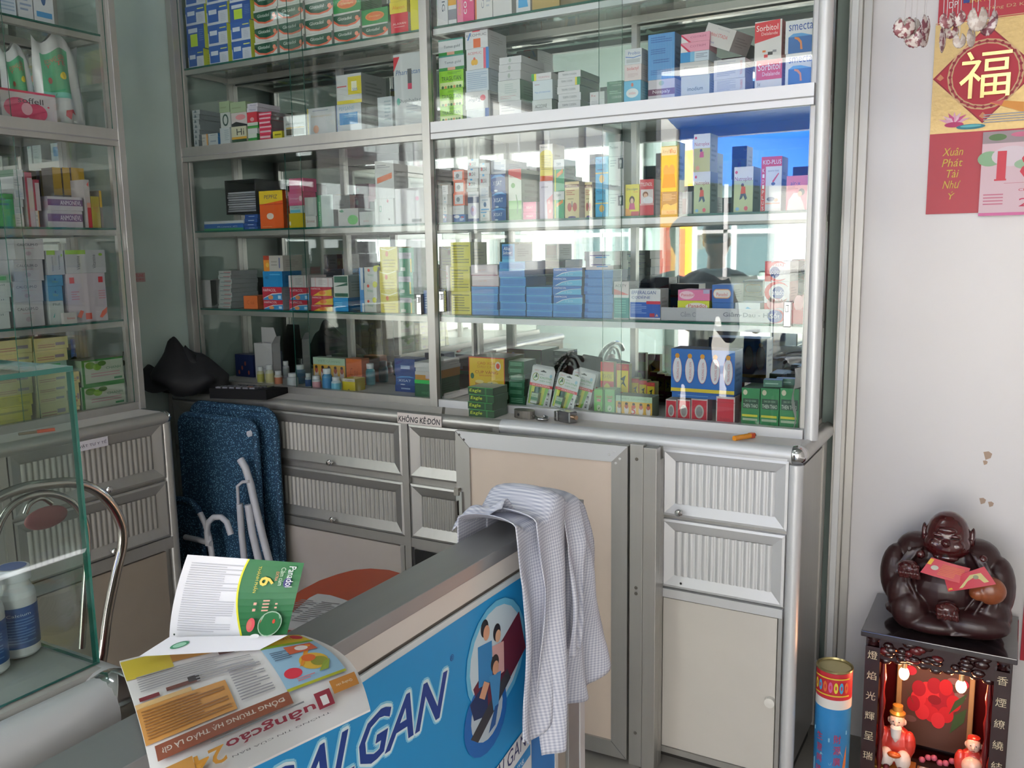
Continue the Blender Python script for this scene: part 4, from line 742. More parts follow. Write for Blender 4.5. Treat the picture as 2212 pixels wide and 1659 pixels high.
def short(l):
    l = ' '.join(l.split())
    ws = l.split()
    if len(ws) > 16:
        l = l.replace(' from left', '').replace(' at the bottom of the', ' lowest in').replace(' on top of the', ' topmost in')
        ws = l.split()
    if len(ws) > 16:
        a, b = l.split(',', 1); aw = a.split(); over = len(ws)-16
        l = ' '.join(aw[:max(2, len(aw)-over)]).rstrip()
        while l.split()[-1] in ('with', 'and', 'of', 'a', 'in', 'thin', 'small', 'dark', 'white', 'red', 'blue', 'green', 'pale', 'round', 'grey', 'yellow', 'black', 'faint', 'lime', 'orange'): l = ' '.join(l.split()[:-1])
        l += ','+b
    return l
def rep(k, ys): return [(y, k) for y in ys]

A_ = 0
row('top shelf, right bay', ZS[4], [(940, 965, [(-75, 'fatig')]), (966, 984, [(-70, 'orstripe')]), (985, 1022, [(-80, 'pinkcal')]), (1024, 1062, [(-85, 'calwhite')]), (1063, 1104, [(-90, 'stada')]), (1114, 1145, [(-60, 'bluetri')]), (1148, 1208, [(-90, 'gold')]), (1211, 1276, [(-95, 'leafy')]), (1290, 1370, [(-80, 'brown')])])
row('upper middle shelf, right bay', ZS[3], [
 (942, 1001, [(230, 'tragutan'), (192, 'tragutan'), (152, 'tragutan'), (119, 'tonus'), (84, 'tonus')], .11),
 (1006, 1055, [(235, 'bluecorner'), (197, 'telfor'), (150, 'finegrid'), (104, 'acemuc'), (66, 'exomuc')], .1),
 (1077, 1125, [(218, 'whitetext'), (173, 'whitegreen'), (154, 'white3'), (138, 'white3'), (122, 'white3')], .13),
 (1149, 1192, [(215, 'acodine'), (173, 'whiteblue'), (158, 'pinkgreen')], .09),
 (1205, 1254, [(218, 'terpin'), (201, 'terpin'), (185, 'terpin'), (168, 'terping'), (153, 'terpin')], .12),
 (1274, 1306, [(214, 'whitetext'), (198, 'smallred')], .05),
 (1311, 1346, [(192, 'dgreen'), (175, 'dgreen')], .08),
 (1349, 1386, [(174, 'cyanoval'), (139, 'biolac'), (105, 'probio')], .07),
 (1400, 1458, [(171, 'purplelet'), (72, 'bluetext')], .06),
 (1470, 1532, [(163, 'imodium'), (133, 'whitethin'), (111, 'blueshade'), (90, 'pinkstripe'), (71, 'pinkstripe')], .06),
 (1542, 1610, [(170, 'textred'), (127, 'textred')], .07),
 (1631, 1690, [(129, 'sorbitol2'), (44, 'sorbitol')], .1),
 (1697, 1770, [(113, 'smecta'), (42, 'smecta')], .08, -.008)])
row('middle shelf, right bay', ZS[2], [
 (945, 966, [(463, 'bluew'), (442, 'greywhite'), (420, 'greywhite'), (400, 'whitetext')], .1),
 (979, 1004, [(463, 'bluew'), (444, 'whitethin'), (417, 'orborder'), (391, 'orborder'), (367, 'orborder')], .09),
 (1009, 1033, [(414, 'navymid'), (407, 'whlid'), (386, 'coldi'), (364, 'coldi'), (343, 'coldi')], .09),
 (1034, 1057, [(457, 'whtop'), (427, 'whcross'), (403, 'greyw'), (376, 'coldi'), (352, 'coldi')], .07),
 (1061, 1093, [(449, 'xisat'), (414, 'xisat'), (376, 'xisat'), (345, 'greyw')], .12),
 (1098, 1126, [(365, 'greenswirl')], .12),
 (1130, 1158, [(458, 'pinkx'), (436, 'pinkx')], .06),
 (1165, 1194, [(391, 'lilac'), (311, 'yelbox')], .07),
 (1196, 1219, [(413, 'tiffy'), (344, 'tiffy')], .07),
 (1220, 1251, [(392, 'lungs')], .08),
 (1263, 1279, [(393, 'lungs')], .08),
 (1286, 1314, [(407, 'tyafin'), (338, 'tyafin')], .05),
 (1315, 1348, [(390, 'thresa'), (306, 'thresa')], .05),
 (1351, 1381, [(398, 'decolgen')], .06),
 (1382, 1413, [(387, 'tylenol')], .07),
 (1429, 1463, [(414, 'darkblue'), (306, 'ameflu')], .06),
 (1474, 1495, [(414, 'brownsil')], .05),
 (1499, 1535, [(371, 'nutro'), (289, 'nutroyel')], .06),
 (1586, 1628, [(360, 'nutro')], .07),
 (1645, 1690, [(338, 'kid')], .06),
 (1699, 1749, [(379, 'airx')], .07),
 (1744, 1760, [(422, 'smallyel')], .012, -.014)])
row('blue shelf, right bay', ZS[1], [
 (949, 969, [(628, 'lu2'), (573, 'lu')], .06),
 (973, 1016, [(630, 'yeltext'), (576, 'yeltext'), (523, 'yeltext')], .09),
 (1018, 1076, rep('blueplain', (669, 652, 635, 619))+[(595, 'pinkwhite'), (572, 'pinkwhite')], .12),
 (1079, 1135, rep('blueplain', (669, 652, 635, 618, 599, 582, 565)), .12),
 (1137, 1193, rep('blueplain', (671, 655, 638, 620)), .12),
 (1194, 1257, rep('blueplain', (674, 656))+rep('hapblue', (637, 618, 598, 579)), .1),
 (1263, 1324, rep('bluebox', (674, 655, 636, 619, 601, 583))+[(563, 'whline'), (543, 'whline')], .1),
 (1326, 1359, [(637, 'teal'), (608, 'acety')], .07),
 (1360, 1427, [(624, 'codeine')], .06),
 (1465, 1534, [(668, 'blueplain'), (649.5, 'panyel'), (626, 'panpink')], .07),
 (1538, 1585, [(654, 'bluebase'), (615, 'panblue')], .09),
 (1588, 1642, [(654, 'whwave')], .09),
 (1651, 1706, [(655, 'redpan'), (608, 'extra'), (564, 'extraup')], .09),
 (1712, 1752, [(655, 'redpan')], .07)], yf=2.16)
x_ = at(1600, 540, 1, 2.19)
# alka box on its blue stack
zz = at(1100, 565, 1, 2.16).z; p = at(1098, 545, 1, 2.165)
carton('alka', .042, .1, at(1098, 527, 1, 2.165).z-zz, (p.x, 2.165, zz), 0, 'small blue carton with white lettering, on the tallest blue stack, blue shelf', 'medicine boxes, blue shelf, right bay')
# carton lying askew on top of two stacks
pc = at(1588, 88, 1, 2.2)
zt = at(1575, 127, 1, 2.152).z
carton('sorstada', .082, .085, .048, (pc.x-.036, 2.158, zt+.032), 0, 'white carton with red lettering lying tilted on top of two stacks', 'medicine boxes, upper middle shelf, right bay', rot=(0, R(23), R(-12)))

row('top shelf, left bay', ZS[4], [
 (397, 441, [(107.6, 'bw'), (54, 'bwg'), (12, 'bw'), (-30, 'bw')], .1), (443, 491, [(98, 'bw'), (53, 'bw'), (7, 'bw'), (-38, 'bw')], .1), (493, 541, [(88, 'bw'), (46, 'bw'), (3, 'bwg'), (-42, 'bw')], .1),
 (548, 598, rep('gloto', (88.6, 54.5, 19, -16)), .1), (599, 656, rep('gloto', (78.5, 43, 7.6, -28)), .1), (657, 717, rep('gloto', (71, 35.5, 0, -35)), .1),
 (718, 778, [(61, 'gloto'), (26, 'gloto'), (-12, 'greenoval')], .1), (780, 838, [(51, 'gloto'), (18, 'greenoval')], .1),
 (842, 880, [(28, 'redw'), (3, 'yelred'), (-22, 'yelred')], .06), (885, 904, [(-25, 'yeltall')], .06), (906, 916, [(-30, 'whnarrow')], .06)])
row('upper middle shelf, left bay', ZS[3], [
 (408, 431, rep('thinw', (303, 292, 281, 270, 259, 248, 238)), .1),
 (432, 449, [(290, 'orw')], .06), (450, 471, [(296, 'tiltw'), (288, 'tiltw')], .06),
 (474, 496, [(276, 'plainw'), (243, 'curl'), (219, 'palegreen')], .08),
 (498, 532, [(273, 'hi'), (243, 'pinkblack'), (220, 'palegreen')], .1),
 (533, 556, [(289, 'sidegreen'), (277, 'whlid'), (264.5, 'sidegreen'), (242, 'sidered'), (232, 'whitelet'), (223, 'whitelet')], .1),
 (557, 586, rep('redthin', (290, 279, 270, 260, 251, 242)), .12), (587, 609, [(283, 'smyel')], .05),
 (612, 661, [(249, 'panto')], .07), (663, 724, [(232, 'yelstripe')], .07), (726, 780, [(224, 'pepsane'), (160, 'yelsquare')], .12),
 (815, 847, [(209, 'plainw')], .08), (849, 912, [(114, 'duph')], .07)])
row('middle shelf, left bay', ZS[2], [
 (441, 526, [(484.5, 'bluegreen'), (477, 'whblue')], .08), (528, 556, rep('navy', (489.6, 481, 472, 463)), .08),
 (559, 610, [(412, 'pepfiz')], .09), (624, 655, [(460.5, 'yel'), (444, 'cyw'), (414, 'pinkr'), (385, 'pinkr')], .06),
 (657, 683, [(467, 'stro'), (426, 'greyw2')], .06), (685, 719, [(421, 'greenside')], .08), (730, 774, [(450, 'leafc')], .09),
 (776, 805, [(457, 'whtext')], .06), (809, 850, [(429, 'bigw'), (347, 'narr')], .07), (853, 917, [(406, 'bigpink')], .12)])
row('lower shelf, left bay', ZS[1], [
 (473, 500, rep('aloe', (660, 651, 641.5, 632, 622.5, 613, 603.5, 594, 585)), .12), (526, 556, [(639, 'orange')], .08),
 (568, 610, [(648, 'hapred'), (620, 'hapred'), (586, 'bluebig'), (552, 'orwh')], .09), (624, 665, [(648, 'hapred'), (621, 'hapred'), (595, 'wred')], .09),
 (672, 718, [(658, 'hapyel'), (639, 'hapyel'), (620, 'hapyel'), (600, 'wred')], .09), (720, 752, [(643, 'cyan'), (595, 'greenwave')], .1),
 (775, 784, [(578, 'bluewhite')], .06), (786, 814, [(645, 'mayw'), (611, 'mayw'), (577, 'mayw')], .06),
 (820, 858, [(631, 'yelcell'), (584.5, 'yelcell'), (533, 'yelcell')], .07), (862, 894, [(635, 'greenb'), (588, 'greenb'), (535, 'greenb')], .08), (898, 911, [(640, 'dkgreen')], .08), (915, 927, [(627, 'bluetx')], .08)])
# bottom shelf, left bay
row('bottom shelf, left bay', ZS[0], [(479, 546, [(765, 'blueor')], .04, .12), (676, 745, [(773, 'fiveman')], .03, .13), (747, 781, [(775, 'orange')], .04, .125),
 (853, 897, [(832, 'navy'), (812, 'xisat'), (775, 'navy')], .06, .08), (739, 767, [(818, 'yelbot')], .05, .02), (896, 934, [(821, 'greencell'), (803, 'orwhite'), (795, 'whlid'), (783, 'whlid')], .15, .005)])
# bottom shelf, right bay
row('bottom shelf, right bay', ZS[0], [(1012, 1090, [(772, 'cupvang')], .12, .03), (1099, 1133, rep('greensm', (855, 840, 824, 808.5, 794, 780)), .07, .03),
 (1283, 1304, [(841, 'greenair')], .04, .005), (1306, 1328, [(841, 'greenair')], .04, .005), (1330, 1409, [(856, 'fiveman')], .05, .005),
 (1438, 1462, [(863, 'redmed')], .04, .012), (1463, 1492, [(863, 'redmed')], .04, .012), (1493, 1529, [(862, 'redmed')], .04, .012), (1547, 1588, [(857, 'redbig')], .045, .012),
 (1602, 1642, [(838, 'thien')], .09, .02), (1643, 1684, [(839, 'thien')], .09, .02), (1685, 1727, [(839, 'thien')], .09, .02),
 (1297, 1326, [(782, 'redyel')], .02, .075), (1331, 1359, [(786, 'redyelb')], .02, .075)], yf=2.142)
p0, p1 = at(1450, 800, 1, 2.156), at(1588, 800, 1, 2.156); zb = at(1520, 863, 1, 2.155).z+.001; ztr = at(1520, 755, 1, 2.156).z
carton('bluebase', p1.x-p0.x-.004, .06, .014, ((p0.x+p1.x)/2, 2.156, zb), 0, 'flat blue carton between the red boxes and the large blue carton', 'medicine boxes, bottom shelf, right bay')
carton('truong', p1.x-p0.x, .07, ztr-zb-.014, ((p0.x+p1.x)/2, 2.154, zb+.014), 0, 'large blue carton with five white bottle shapes, on the red boxes', 'medicine boxes, bottom shelf, right bay')
for i in range(3):
    q = at(1360+i*17, 820, 1, 2.25)
    carton('redyelb', .024, .03, .085-.004*i, (q.x+.012, 2.26+.024*0, ZS[0]), 0, 'red and yellow carton, %s behind the dancing figure carton, bottom shelf' % FIRST[i], 'medicine boxes, bottom shelf, right bay')
for i, (px, py) in enumerate(((1672, 829), (1692, 820))):
    q = at(px, 839, 1, 2.19); zt = at(1664, 839, 1, 2.162).z
    carton('bluecellsm', .045, .03, .018, (q.x, 2.175+.035*i, zt+.001), R(8), 'small pale blue carton lying on the green cartons, '+('front one' if i == 0 else 'rear one'), 'medicine boxes, bottom shelf, right bay')
# boxes on the worktop
q = at(1040, 900, 2, .85)
for i in range(4):
    carton('eagle', .082, .075, .0205, (-1.272+(.001, -.003, .002, -.001)[i], 2.025, .85+i*.0208), R((2, -2, -1, -1)[i]), 'dark green balm carton on the worktop, '+('bottom', 'second', 'third', 'top')[i]+' of the stack of four', 'balm cartons on the worktop')

# side case, fronts facing right
SX = -2.312
row('top shelf, side case', ZS[4], [(-30, 28, [(-60, 'finegrid')], .08), (31, 64, [(-65, 'greyw')], .08), (66, 108, [(-70, 'whcross')], .08)], side=SX)
row('upper shelf, side case', ZS[3], [(-60, -8, [(215, 'softell')], .06), (0, 119, [(197, 'softell')], .05)], side=SX)
row('middle shelf, side case', ZS[2], [(-8, 28, [(418, 'greencart')], .05), (29, 50, [(464, 'whitetext'), (447, 'whitetext'), (430, 'whlid'), (408, 'greyw'), (381, 'whitetext'), (366, 'whitegreen')], .09), (52, 68, [(372, 'maroonst')], .07), (69, 84, [(455, 'orw'), (388, 'maroonst')], .07),
  (102, 178, [(455, 'anmon'), (425, 'anmon')], .08), (180, 192, [(388, 'redtall')], .06), (194, 214, [(424, 'yelchin')], .05), (87, 100, [(405, 'goldtop')], .05), (112, 131, [(362, 'goldtop')], .05, .1), (134, 150, [(362, 'goldtop')], .05, .1), (153, 181, [(363, 'goldtop')], .06, .1)], side=SX)
row('lower shelf, side case', ZS[1], [(-30, 22, [(675, 'mint'), (643, 'mint'), (611, 'mint'), (594, 'greenw')], .08), (29, 92, rep('calcium', (652, 607, 561, 516)), .09), (99, 136, [(650, 'mint'), (618, 'bluesm'), (594, 'bluesm'), (541, 'whgrtop')], .05), (140, 226, [(590, 'shrimp'), (540, 'whgrtop')], .07), (137, 166, [(675, 'smred')], .012, -.016)], side=SX)
row('bottom shelf, side case', ZS[0], [(-20, 70, [(905, 'yeltext'), (880, 'smyel'), (855, 'yeltext')]+rep('cream', (830, 808, 785, 765, 735)), .08), (72, 146, rep('cream', (870, 850, 829, 805))+[(782, 'greenw'), (755, 'cream'), (729, 'cream')], .08), (148, 172, rep('cream', (878, 828, 803)), .06), (175, 272, [(830, 'lime'), (774, 'lime')], .07)], side=SX)
# ---------------------------------------------------------------- bottles and small things in the cabinets
def bottle(px, ytop, ybot, wpx, body, lab, lid, desc, yb=None):
    p = at(px, ybot, 2, ZS[0]); y = min(max(p.y, 2.155), 2.31); p = at(px, ybot-4, 1, y)
    r = wpx/2*.00165; h = at(px, ytop, 1, y).z-ZS[0]; h = max(h, .03)
    t = thing('pill_bottle', (p.x, y, ZS[0]), desc, 'bottle', 'pill bottles on the bottom shelf, left bay')
    b = MB(); b.lathe([(0, .0005), (r*.9, .0005), (r, .003), (r, h*.66), (r*.72, h*.76)], M(body, .3, coat=.4), n=18); b.build('body', t)
    MB().lathe([(r+.0004, h*.14), (r+.0004, h*.58)], M(lab, .5), n=18).build('label', t)
    MB().lathe([(r*.72, h*.76), (r*.8, h*.77), (r*.8, h*.985), (r*.74, h), (0, h)], M(lid, .4), n=18).build('lid', t)
for a in ((564, 792, 829, 15, '#c9c6a0', '#b8b25a', '#cdd0d0', 'small bottle with yellow label at the left end of the bottle row'),
    (584, 788, 831, 18, '#c8c8b0', '#c9c08a', '#d0d2d4', 'bottle with pale yellow label, second from left in the bottle row'),
    (602, 801, 833, 16, '#cfc8c0', '#c97a5a', '#d0d0d2', 'white bottle with orange label in the bottle row'),
    (618, 780, 806, 14, '#c8c8c8', '#a8b0b0', '#d2d4d4', 'white bottle standing behind the orange labelled bottle'),
    (633, 806, 835, 22, '#c9cdd0', '#c4cacc', '#d4d6d8', 'plain white squat bottle in the bottle row'),
    (650, 788, 828, 21, '#5f7f94', '#4a6f8c', '#ccd2d4', 'grey blue bottle with white lid behind the plain squat bottle'),
    (667, 806, 838, 13, '#c2ccd4', '#2c4a80', '#d0d4d6', 'small bottle with dark blue label in the bottle row'),
    (684, 811, 842, 19, '#c8ccd0', '#c8929a', '#d4d6d8', 'white bottle with pink and blue label in the bottle row'),
    (708, 796, 843, 20, '#4a8ab0', '#3f80b0', '#ccd4d6', 'bright blue bottle with white lid in the bottle row'),
    (727, 814, 846, 19, '#c4d4dc', '#6ab0cc', '#d0d4d6', 'white bottle with thin cyan band in the bottle row'),
    (749, 791, 818, 21, '#3f8a98', '#4a98a4', '#c8ced0', 'teal bottle behind the yellow and white carton'),
    (775, 793, 822, 21, '#3f8a98', '#4a98a4', '#c8ced0', 'teal bottle, middle one of the three teal bottles'),
    (800, 785, 812, 19, '#4a8f9c', '#3f8290', '#c8ced0', 'teal bottle furthest right in the bottle row')):
    bottle(*a)

def open_carton(px0, px1, ytop, ybot, y, z, dp, label, flap):
    A, B = at(px0, ybot, 1, y), at(px1, ybot, 1, y); w_ = B.x-A.x; h = at(px0, ytop, 1, y).z-z; c = '#c4c2c4'; e = .0008
    t = thing('open_carton', (A.x, y, z), label, 'box', 'open empty cartons in the left bay')
    b = MB(); b.box(0, w_, 0, dp, .0003, e, c)
    if flap == 'top':
        b.box(0, w_, 0, e, 0, h, c); b.box(0, w_, dp-e, dp, 0, h, c); b.box(0, e, 0, dp, 0, h, c); b.box(w_-e, w_, 0, dp, 0, h, c)
        b.prints(frame((0, 0, 0), (w_, 0, 0), (0, 0, h)), [T(.5, .3, .6, .05, '#8a8a8c', 'pharma')])
        b.build('tray', t)
        f = MB(); f.prism([(0, 0), (w_*.95, 0), (w_*.8, h*.42), (w_*.1, h*.42)], lambda u, v: (u, dp-.001-v*.15, h+v), lambda u, v: (u, dp-.002-v*.15, h+v), c); f.build('flap', t)
        f = MB(); f.prism([(0, 0), (dp, 0), (dp*.8, h*.2), (dp*.2, h*.2)], lambda u, v: (w_+v*.5, u, h+v), lambda u, v: (w_+v*.5-.001, u, h+v), c); f.build('flap', t)
    else:
        b.box(0, w_, 0, e, 0, h, c); b.box(0, w_, dp-e, dp, 0, h, c); b.box(0, e, 0, dp, 0, h, c); b.box(0, w_, 0, dp, h-e, h, c)
        b.box(e, w_*.4, e*1.5, dp-e*1.5, .002, h-.002, '#3a3838'); b.build('tray', t)  # dark block added to stand for the shade in the empty carton
        for z0, z1 in ((h-.001, h+.012), (.0005, -.0)):
            f = MB(); f.face([(w_, 0, h-.001 if z0 > .01 else .001), (w_, dp, h-.001 if z0 > .01 else .001), (w_+.02, dp*.9, h+.006 if z0 > .01 else .012), (w_+.02, dp*.1, h+.006 if z0 > .01 else .012)], c); f.build('flap', t)
open_carton(552, 590, 741, 800, 2.25, ZS[0], .04, 'open white carton with a raised flap behind the pill bottles', 'top')
open_carton(424, 458, 605, 668, 2.17, ZS[1], .07, 'open empty white carton with its side flaps out, lower shelf', 'side')

# dark tray of folded grey leaflets standing on the flat cartons
A, B = at(489, 454, 1, 2.17), at(554, 454, 1, 2.17); zt = at(520, 388, 1, 2.17).z; w_ = B.x-A.x; zb = at(528, 462, 1, 2.152).z+.001; h = zt-zb
t = thing('leaflet_box', (A.x, 2.17, zb), 'dark open box holding grey folded leaflets on the middle shelf', 'box')
b = MB(); e = .002
b.box(0, w_, 0, .13, 0, e, '#1c1a1c'); b.box(0, w_, 0, .13, h-e, h, '#1c1a1c'); b.box(0, e, 0, .13, 0, h, '#1c1a1c'); b.box(w_-e, w_, 0, .13, 0, h, '#1c1a1c'); b.box(0, w_, .128, .13, 0, h, '#1c1a1c'); b.build('case', t)
b = MB()
for i in range(9): b.box(.004, w_-.004, .004+.002*(i % 3), .12, .008+i*.0075, .0135+i*.0075, ('#8a8c92', '#77797f', '#9a9ca4')[i % 3])
b.build('leaflets', t, kind='stuff')

# mosquito-oil blister cards
def card(px, py, s, lean, turn, back, label):
    """px,py the lower left corner of the card on the shelf plane"""
    p = at(px, py, 2, ZS[0]+.001); p.y = max(2.15+back, 2.15)
    q = at(px, py, 1, p.y)
    W, H = .074*s, .118*s
    t = thing('blister_card', (q.x, p.y, ZS[0]+.001), label, 'card', 'eucalyptus oil blister cards'); t.rotation_euler = (R(-lean), R(turn), 0)
    b = MB(); poly = []
    for cx, cy, a0 in ((W-.006, H-.006, 0), (.006, H-.006, 90), (.006, .006, 180), (W-.006, .006, 270)):
        for k in range(4): a = R(a0+30*k); poly.append((cx+.006*math.cos(a), cy+.006*math.sin(a)))
    b.prism(poly, lambda u, v: (u, 0, v), lambda u, v: (u, .0008, v), '#d0d3d2')
    f = frame((0, 0, 0), (W, 0, 0), (0, 0, H))
    b.prints(f, [('p', [(.06, .1), (.0, .56), (.86, .56), (.72, .1)], '#7ab24a'), ('p', [(.1, .1), (.1, .56), (.3, .56), (.28, .1)], '#c9cf3a'), ('p', [(.5, .1), (.56, .56), (.7, .56), (.64, .1)], '#c9cf3a'),
        Rr(0, .54, 1, .61, '#cf3a42'), T(.5, .575, .8, .035, '#e8dcdc', 'OPC EUCALYPTUS OIL'), ('e', .2, .77, .14, .1, '#8a9a3a'), ('e', .2, .77, .11, .08, '#d8dcd0'), ('p', [(.12, .72), (.28, .78), (.2, .84)], '#3a8a44'), ('p', [(.18, .8), (.28, .74), (.22, .88)], '#1c1c20'),
        T(.45, .85, .2, .04, '#2c3c3c', 'DẦU'), T(.65, .77, .5, .055, '#4a9a54', 'KHUYNH'), T(.65, .69, .5, .05, '#4a9a54', 'DIỆP OPC'), Rr(.38, .91, .62, .935, '#3a3a3c'), ('e', .5, .935, .06, .022, '#3a3a3c'), ('e', .85, .84, .06, .045, '#9ac0d0'),
        T(.87, .3, .08, .4, '#4a4a52', '白樹油'[0]), T(.87, .38, .07, .06, '#4a4a52', '樹'), T(.86, .2, .07, .06, '#4a4a52', '油'), T(.2, .93, .2, .025, '#cf3a42', 'OPC')])
    b.build('card', t)
    v = MB(); v.box(.25*W, .56*W, -.016, -.0006, .12*H, .4*H, M('#143c30', .25, coat=.5)); v.lathe([(.008*s, 0), (.008*s, .016*s), (0, .016*s)], M('#1c5a50', .3), c=(.42*W, -.009, .4*H), n=12)
    v.prints(frame((.26*W, -.016, .13*H), (.28*W, 0, 0), (0, 0, .25*H)), [Rr(0, 0, 1, 1, '#a9c0a0'), Rr(0, .3, 1, .6, '#2f7a50'), Rr(0, .0, 1, .18, '#c8d0cc'), T(.5, .75, .7, .14, '#4a8a54', 'OPC')])
    v.build('oil_bottle', t)
for i, (px, py, bk) in enumerate(((1140, 872, .075), (1137, 874, .055), (1134, 876, .035), (1131, 878, .012))):
    card(px+3*i-4, py, .98, 10, 7, bk, 'blister card with a green oil bottle, left group, '+('rearmost', 'third from front', 'second from front', 'front')[i])
for i, (px, py, bk) in enumerate(((1232, 868, .085), (1226, 872, .06), (1220, 876, .04))):
    card(px, py, .95, 10, 10, bk, 'blister card with a green oil bottle, right group, '+('rear', 'middle', 'front')[i])
card(1188, 884, .92, 9, 12, .006, 'blister card between the left and right groups, lower and nearest the glass')

# shelf display strip for fever medicine
A, B, C_ = at(1428, 696, 1, 2.15), at(1504, 696, 1, 2.15), at(1748, 700, 1, 2.15); hz = .033
t = thing('display_strip', (A.x, 2.149, ZS[1]), 'silver grey display strip lettered Giảm Đau - Hạ Sốt on the shelf', 'sign')
W = C_.x-A.x; s1 = (B.x-A.x)/W
b = MB(); b.box(0, W*s1+.01, 0, .001, 0, hz, '#aeafb5'); b.prints(frame((0, 0, 0), (W*s1, 0, 0), (0, 0, hz)), [T(.77, .5, .42, .4, '#8a8d98', '~Cảm C')]); b.build('strip', t)
b = MB(); b.box(W*s1, W, -.0015, -.0005, 0, hz, '#c4c5cc', right='#c93a48')
b.prints(frame((W*s1, -.0015, 0), (W*(1-s1), 0, 0), (0, 0, hz)), [Rr(.76, 0, 1, 1, '#c93a48'), ('e', .75, .5, .075, .62, '#d2d2d8'), ('e', .725, .5, .07, .5, '#c93a48'), ('e', .71, .5, .065, .46, '#3a4a96'), T(.47, .52, .44, .44, '#7a7d8a', '~Giảm Dau - Hạ'), Rr(.402, .5, .42, .55, '#7a7d8a'), T(.71, .56, .085, .44, '#e6e6ee', 'Sốt')]); b.build('strip', t)

# folded plastic wrap at the right end of the lowest shelf
p = at(1742, 905, 1, 2.16)
b = MB(); b.grid(lambda u, v: (p.x-.03+.02*u+.004*math.sin(9*v), 2.15+.1*u+.006*math.sin(12*v+3*u), ZS[0]+.001+.15*v), 8, 14, M('#c9cacc', .25))
b.build('paper_wrap', label='crumpled white plastic wrap standing at the right end of the bottom shelf', cat='packaging')
p = at(1690, 750, 1, 2.27)
b = MB(); b.grid(lambda u, v: (p.x-.07+.14*u, 2.25+.03*math.sin(math.pi*v)+.01*math.sin(7*u), ZS[0]+.002+.11*v*(.5+.5*math.sin(math.pi*u))), 12, 8, glassmat('film', '#dfe4e6', .12))
b.build('plastic_bag', label='clear plastic bag behind the green cartons on the bottom shelf', cat='bag')

# milk powder style bags in the side case
for i, (x0, x1, yt, xs, lab) in enumerate(((12, 76, 108, -2.36, 'smaller white and green cotton bag behind the pink petal carton'), (82, 180, 88, -2.345, 'large white and green cotton bag with a sun and star print'))):
    a0, a1 = at(x0, 270, 0, xs), at(x1, 270, 0, xs); zt = at((x0+x1)/2, yt, 0, xs).z; W = a1.y-a0.y; H = zt-ZS[3]
    b = MB()
    def f(u, v, s_=1, W=W, H=H):
        th = .026*(max(0, math.sin(math.pi*u))**.5)*(max(0, math.sin(math.pi*min(v*.97+.02, 1)))**.35)
        return (W*(u+.03*math.sin(5*v+i)*(1-v)), -s_*th+.004*math.sin(17*u+5*v), H*v*(1-.08*math.sin(9*u)*v))
    pl_ = M('#c3c6c6', .25, coat=.5)
    b.grid(lambda u, v: f(u, v, 1), 14, 16, pl_); b.grid(lambda u, v: f(u, v, -1), 14, 16, pl_)
    g = lambda u, v, e: Vector(f(u, v))+Vector((0, -e*4-.0006, 0))
    b.prints(g, [Rr(.1, .3, .66, .84, '#3f9e72'), Rr(.1, .3, .66, .36, '#6ab8a8')], sub=8); b.prints(lambda u, v, e: Vector(f(u, v))+Vector((0, -e*6-.0012, 0)), [T(.38, .74, .4, .05, '#b8604a', 'BONG GON'), T(.38, .68, .4, .05, '#b8604a', 'Y TE'), ('e', .5, .54, .07, .04, '#cfc22c'), ('e', .24, .5, .05, .04, '#b05a50'), ('p', [(.5, .1), (.6, .06), (.62, .14), (.72, .12), (.64, .18), (.5, .16)], '#a8303c')], sub=4)
    b.build('cotton_bag', loc=(xs, a0.y, ZS[3]), rz=R(90), label=lab, cat='bag', weld=False, group='cotton bags in the side case')
# slender dropper rack wire in the bottom of the side case
b = MB(); b.tube([(0, 0, .0), (0, .01, .1), (0, -.006, .14)], .0012, '#2c2c28', n=6); b.tube([(0, .03, .0), (0, .012, .11), (0, .02, .15)], .0012, '#2c2c28', n=6); b.ell((0, .012, .115), (.006, .014, .01), '#3a4030', n=8)
p = at(252, 740, 0, -2.4)
b.build('wire_clip', loc=(-2.4, p.y, ZS[0]), label='dark bent wire clip standing behind the lime cartons', cat='clip')

# small label on the teal wall
p = at(280, 610, 0, -2.529)
b = MB(); b.box(0, .06, -.0005, 0, 0, .03, '#b89a98'); b.prints(frame((0, -.0005, 0), (.06, 0, 0), (0, 0, .03)), [T(.5, .7, .8, .3, '#c0585c', 'HOTLINE'), T(.5, .28, .8, .2, '#c0585c', '0903 1810')])
b.build('wall_sticker', loc=(-2.5285, p.y, p.z), rz=R(90), label='small faded red and white sticker on the teal wall', cat='sticker')

# ---------------------------------------------------------------- on the worktop
def padlock(x, y, rz, label, flat):
    t = thing('padlock', (x, y, .851), label, 'padlock', 'padlocks on the worktop', rz=R(rz)); st = M('#9a9a9c', .25, .9)
    if flat:
        b = MB(); b.prism([(.034*math.cos(a*math.pi/12)*(1 if abs(a-12) < 30 else 1), .02*math.sin(a*math.pi/12)) for a in range(24)], lambda u, v: (u, v, 0), lambda u, v: (u, v, .022), noisy(M('#76726c', .4, .6), 90, .2)); b.build('body', t, bevel=.003)
        b = MB(); b.lathe([(0, .0), (.004, .0)], BLK, n=10); b.build('keyhole', t, loc=(-.004, -.0205, .011), rot=(R(90), 0, 0))
        b = MB(); b.tube([(.03, -.002, .011), (.045, -.006, .009), (.06, -.014, .006), (.075, -.012, .006), (.082, .0, .006), (.074, .012, .006), (.062, .01, .010)], .0042, M('#a8a8aa', .15, 1), n=10); b.build('shackle', t)
    else:
        b = MB(); b.box(-.02, .026, -.014, .014, 0, .03, st); b.box(-.034, -.02, -.017, .017, 0, .028, st); b.build('body', t, bevel=.003)
        b = MB(); b.tube([(.026, 0, .016), (.038, 0, .016)], .006, M('#d8b89a', .2, .9), n=12); b.build('bolt', t)
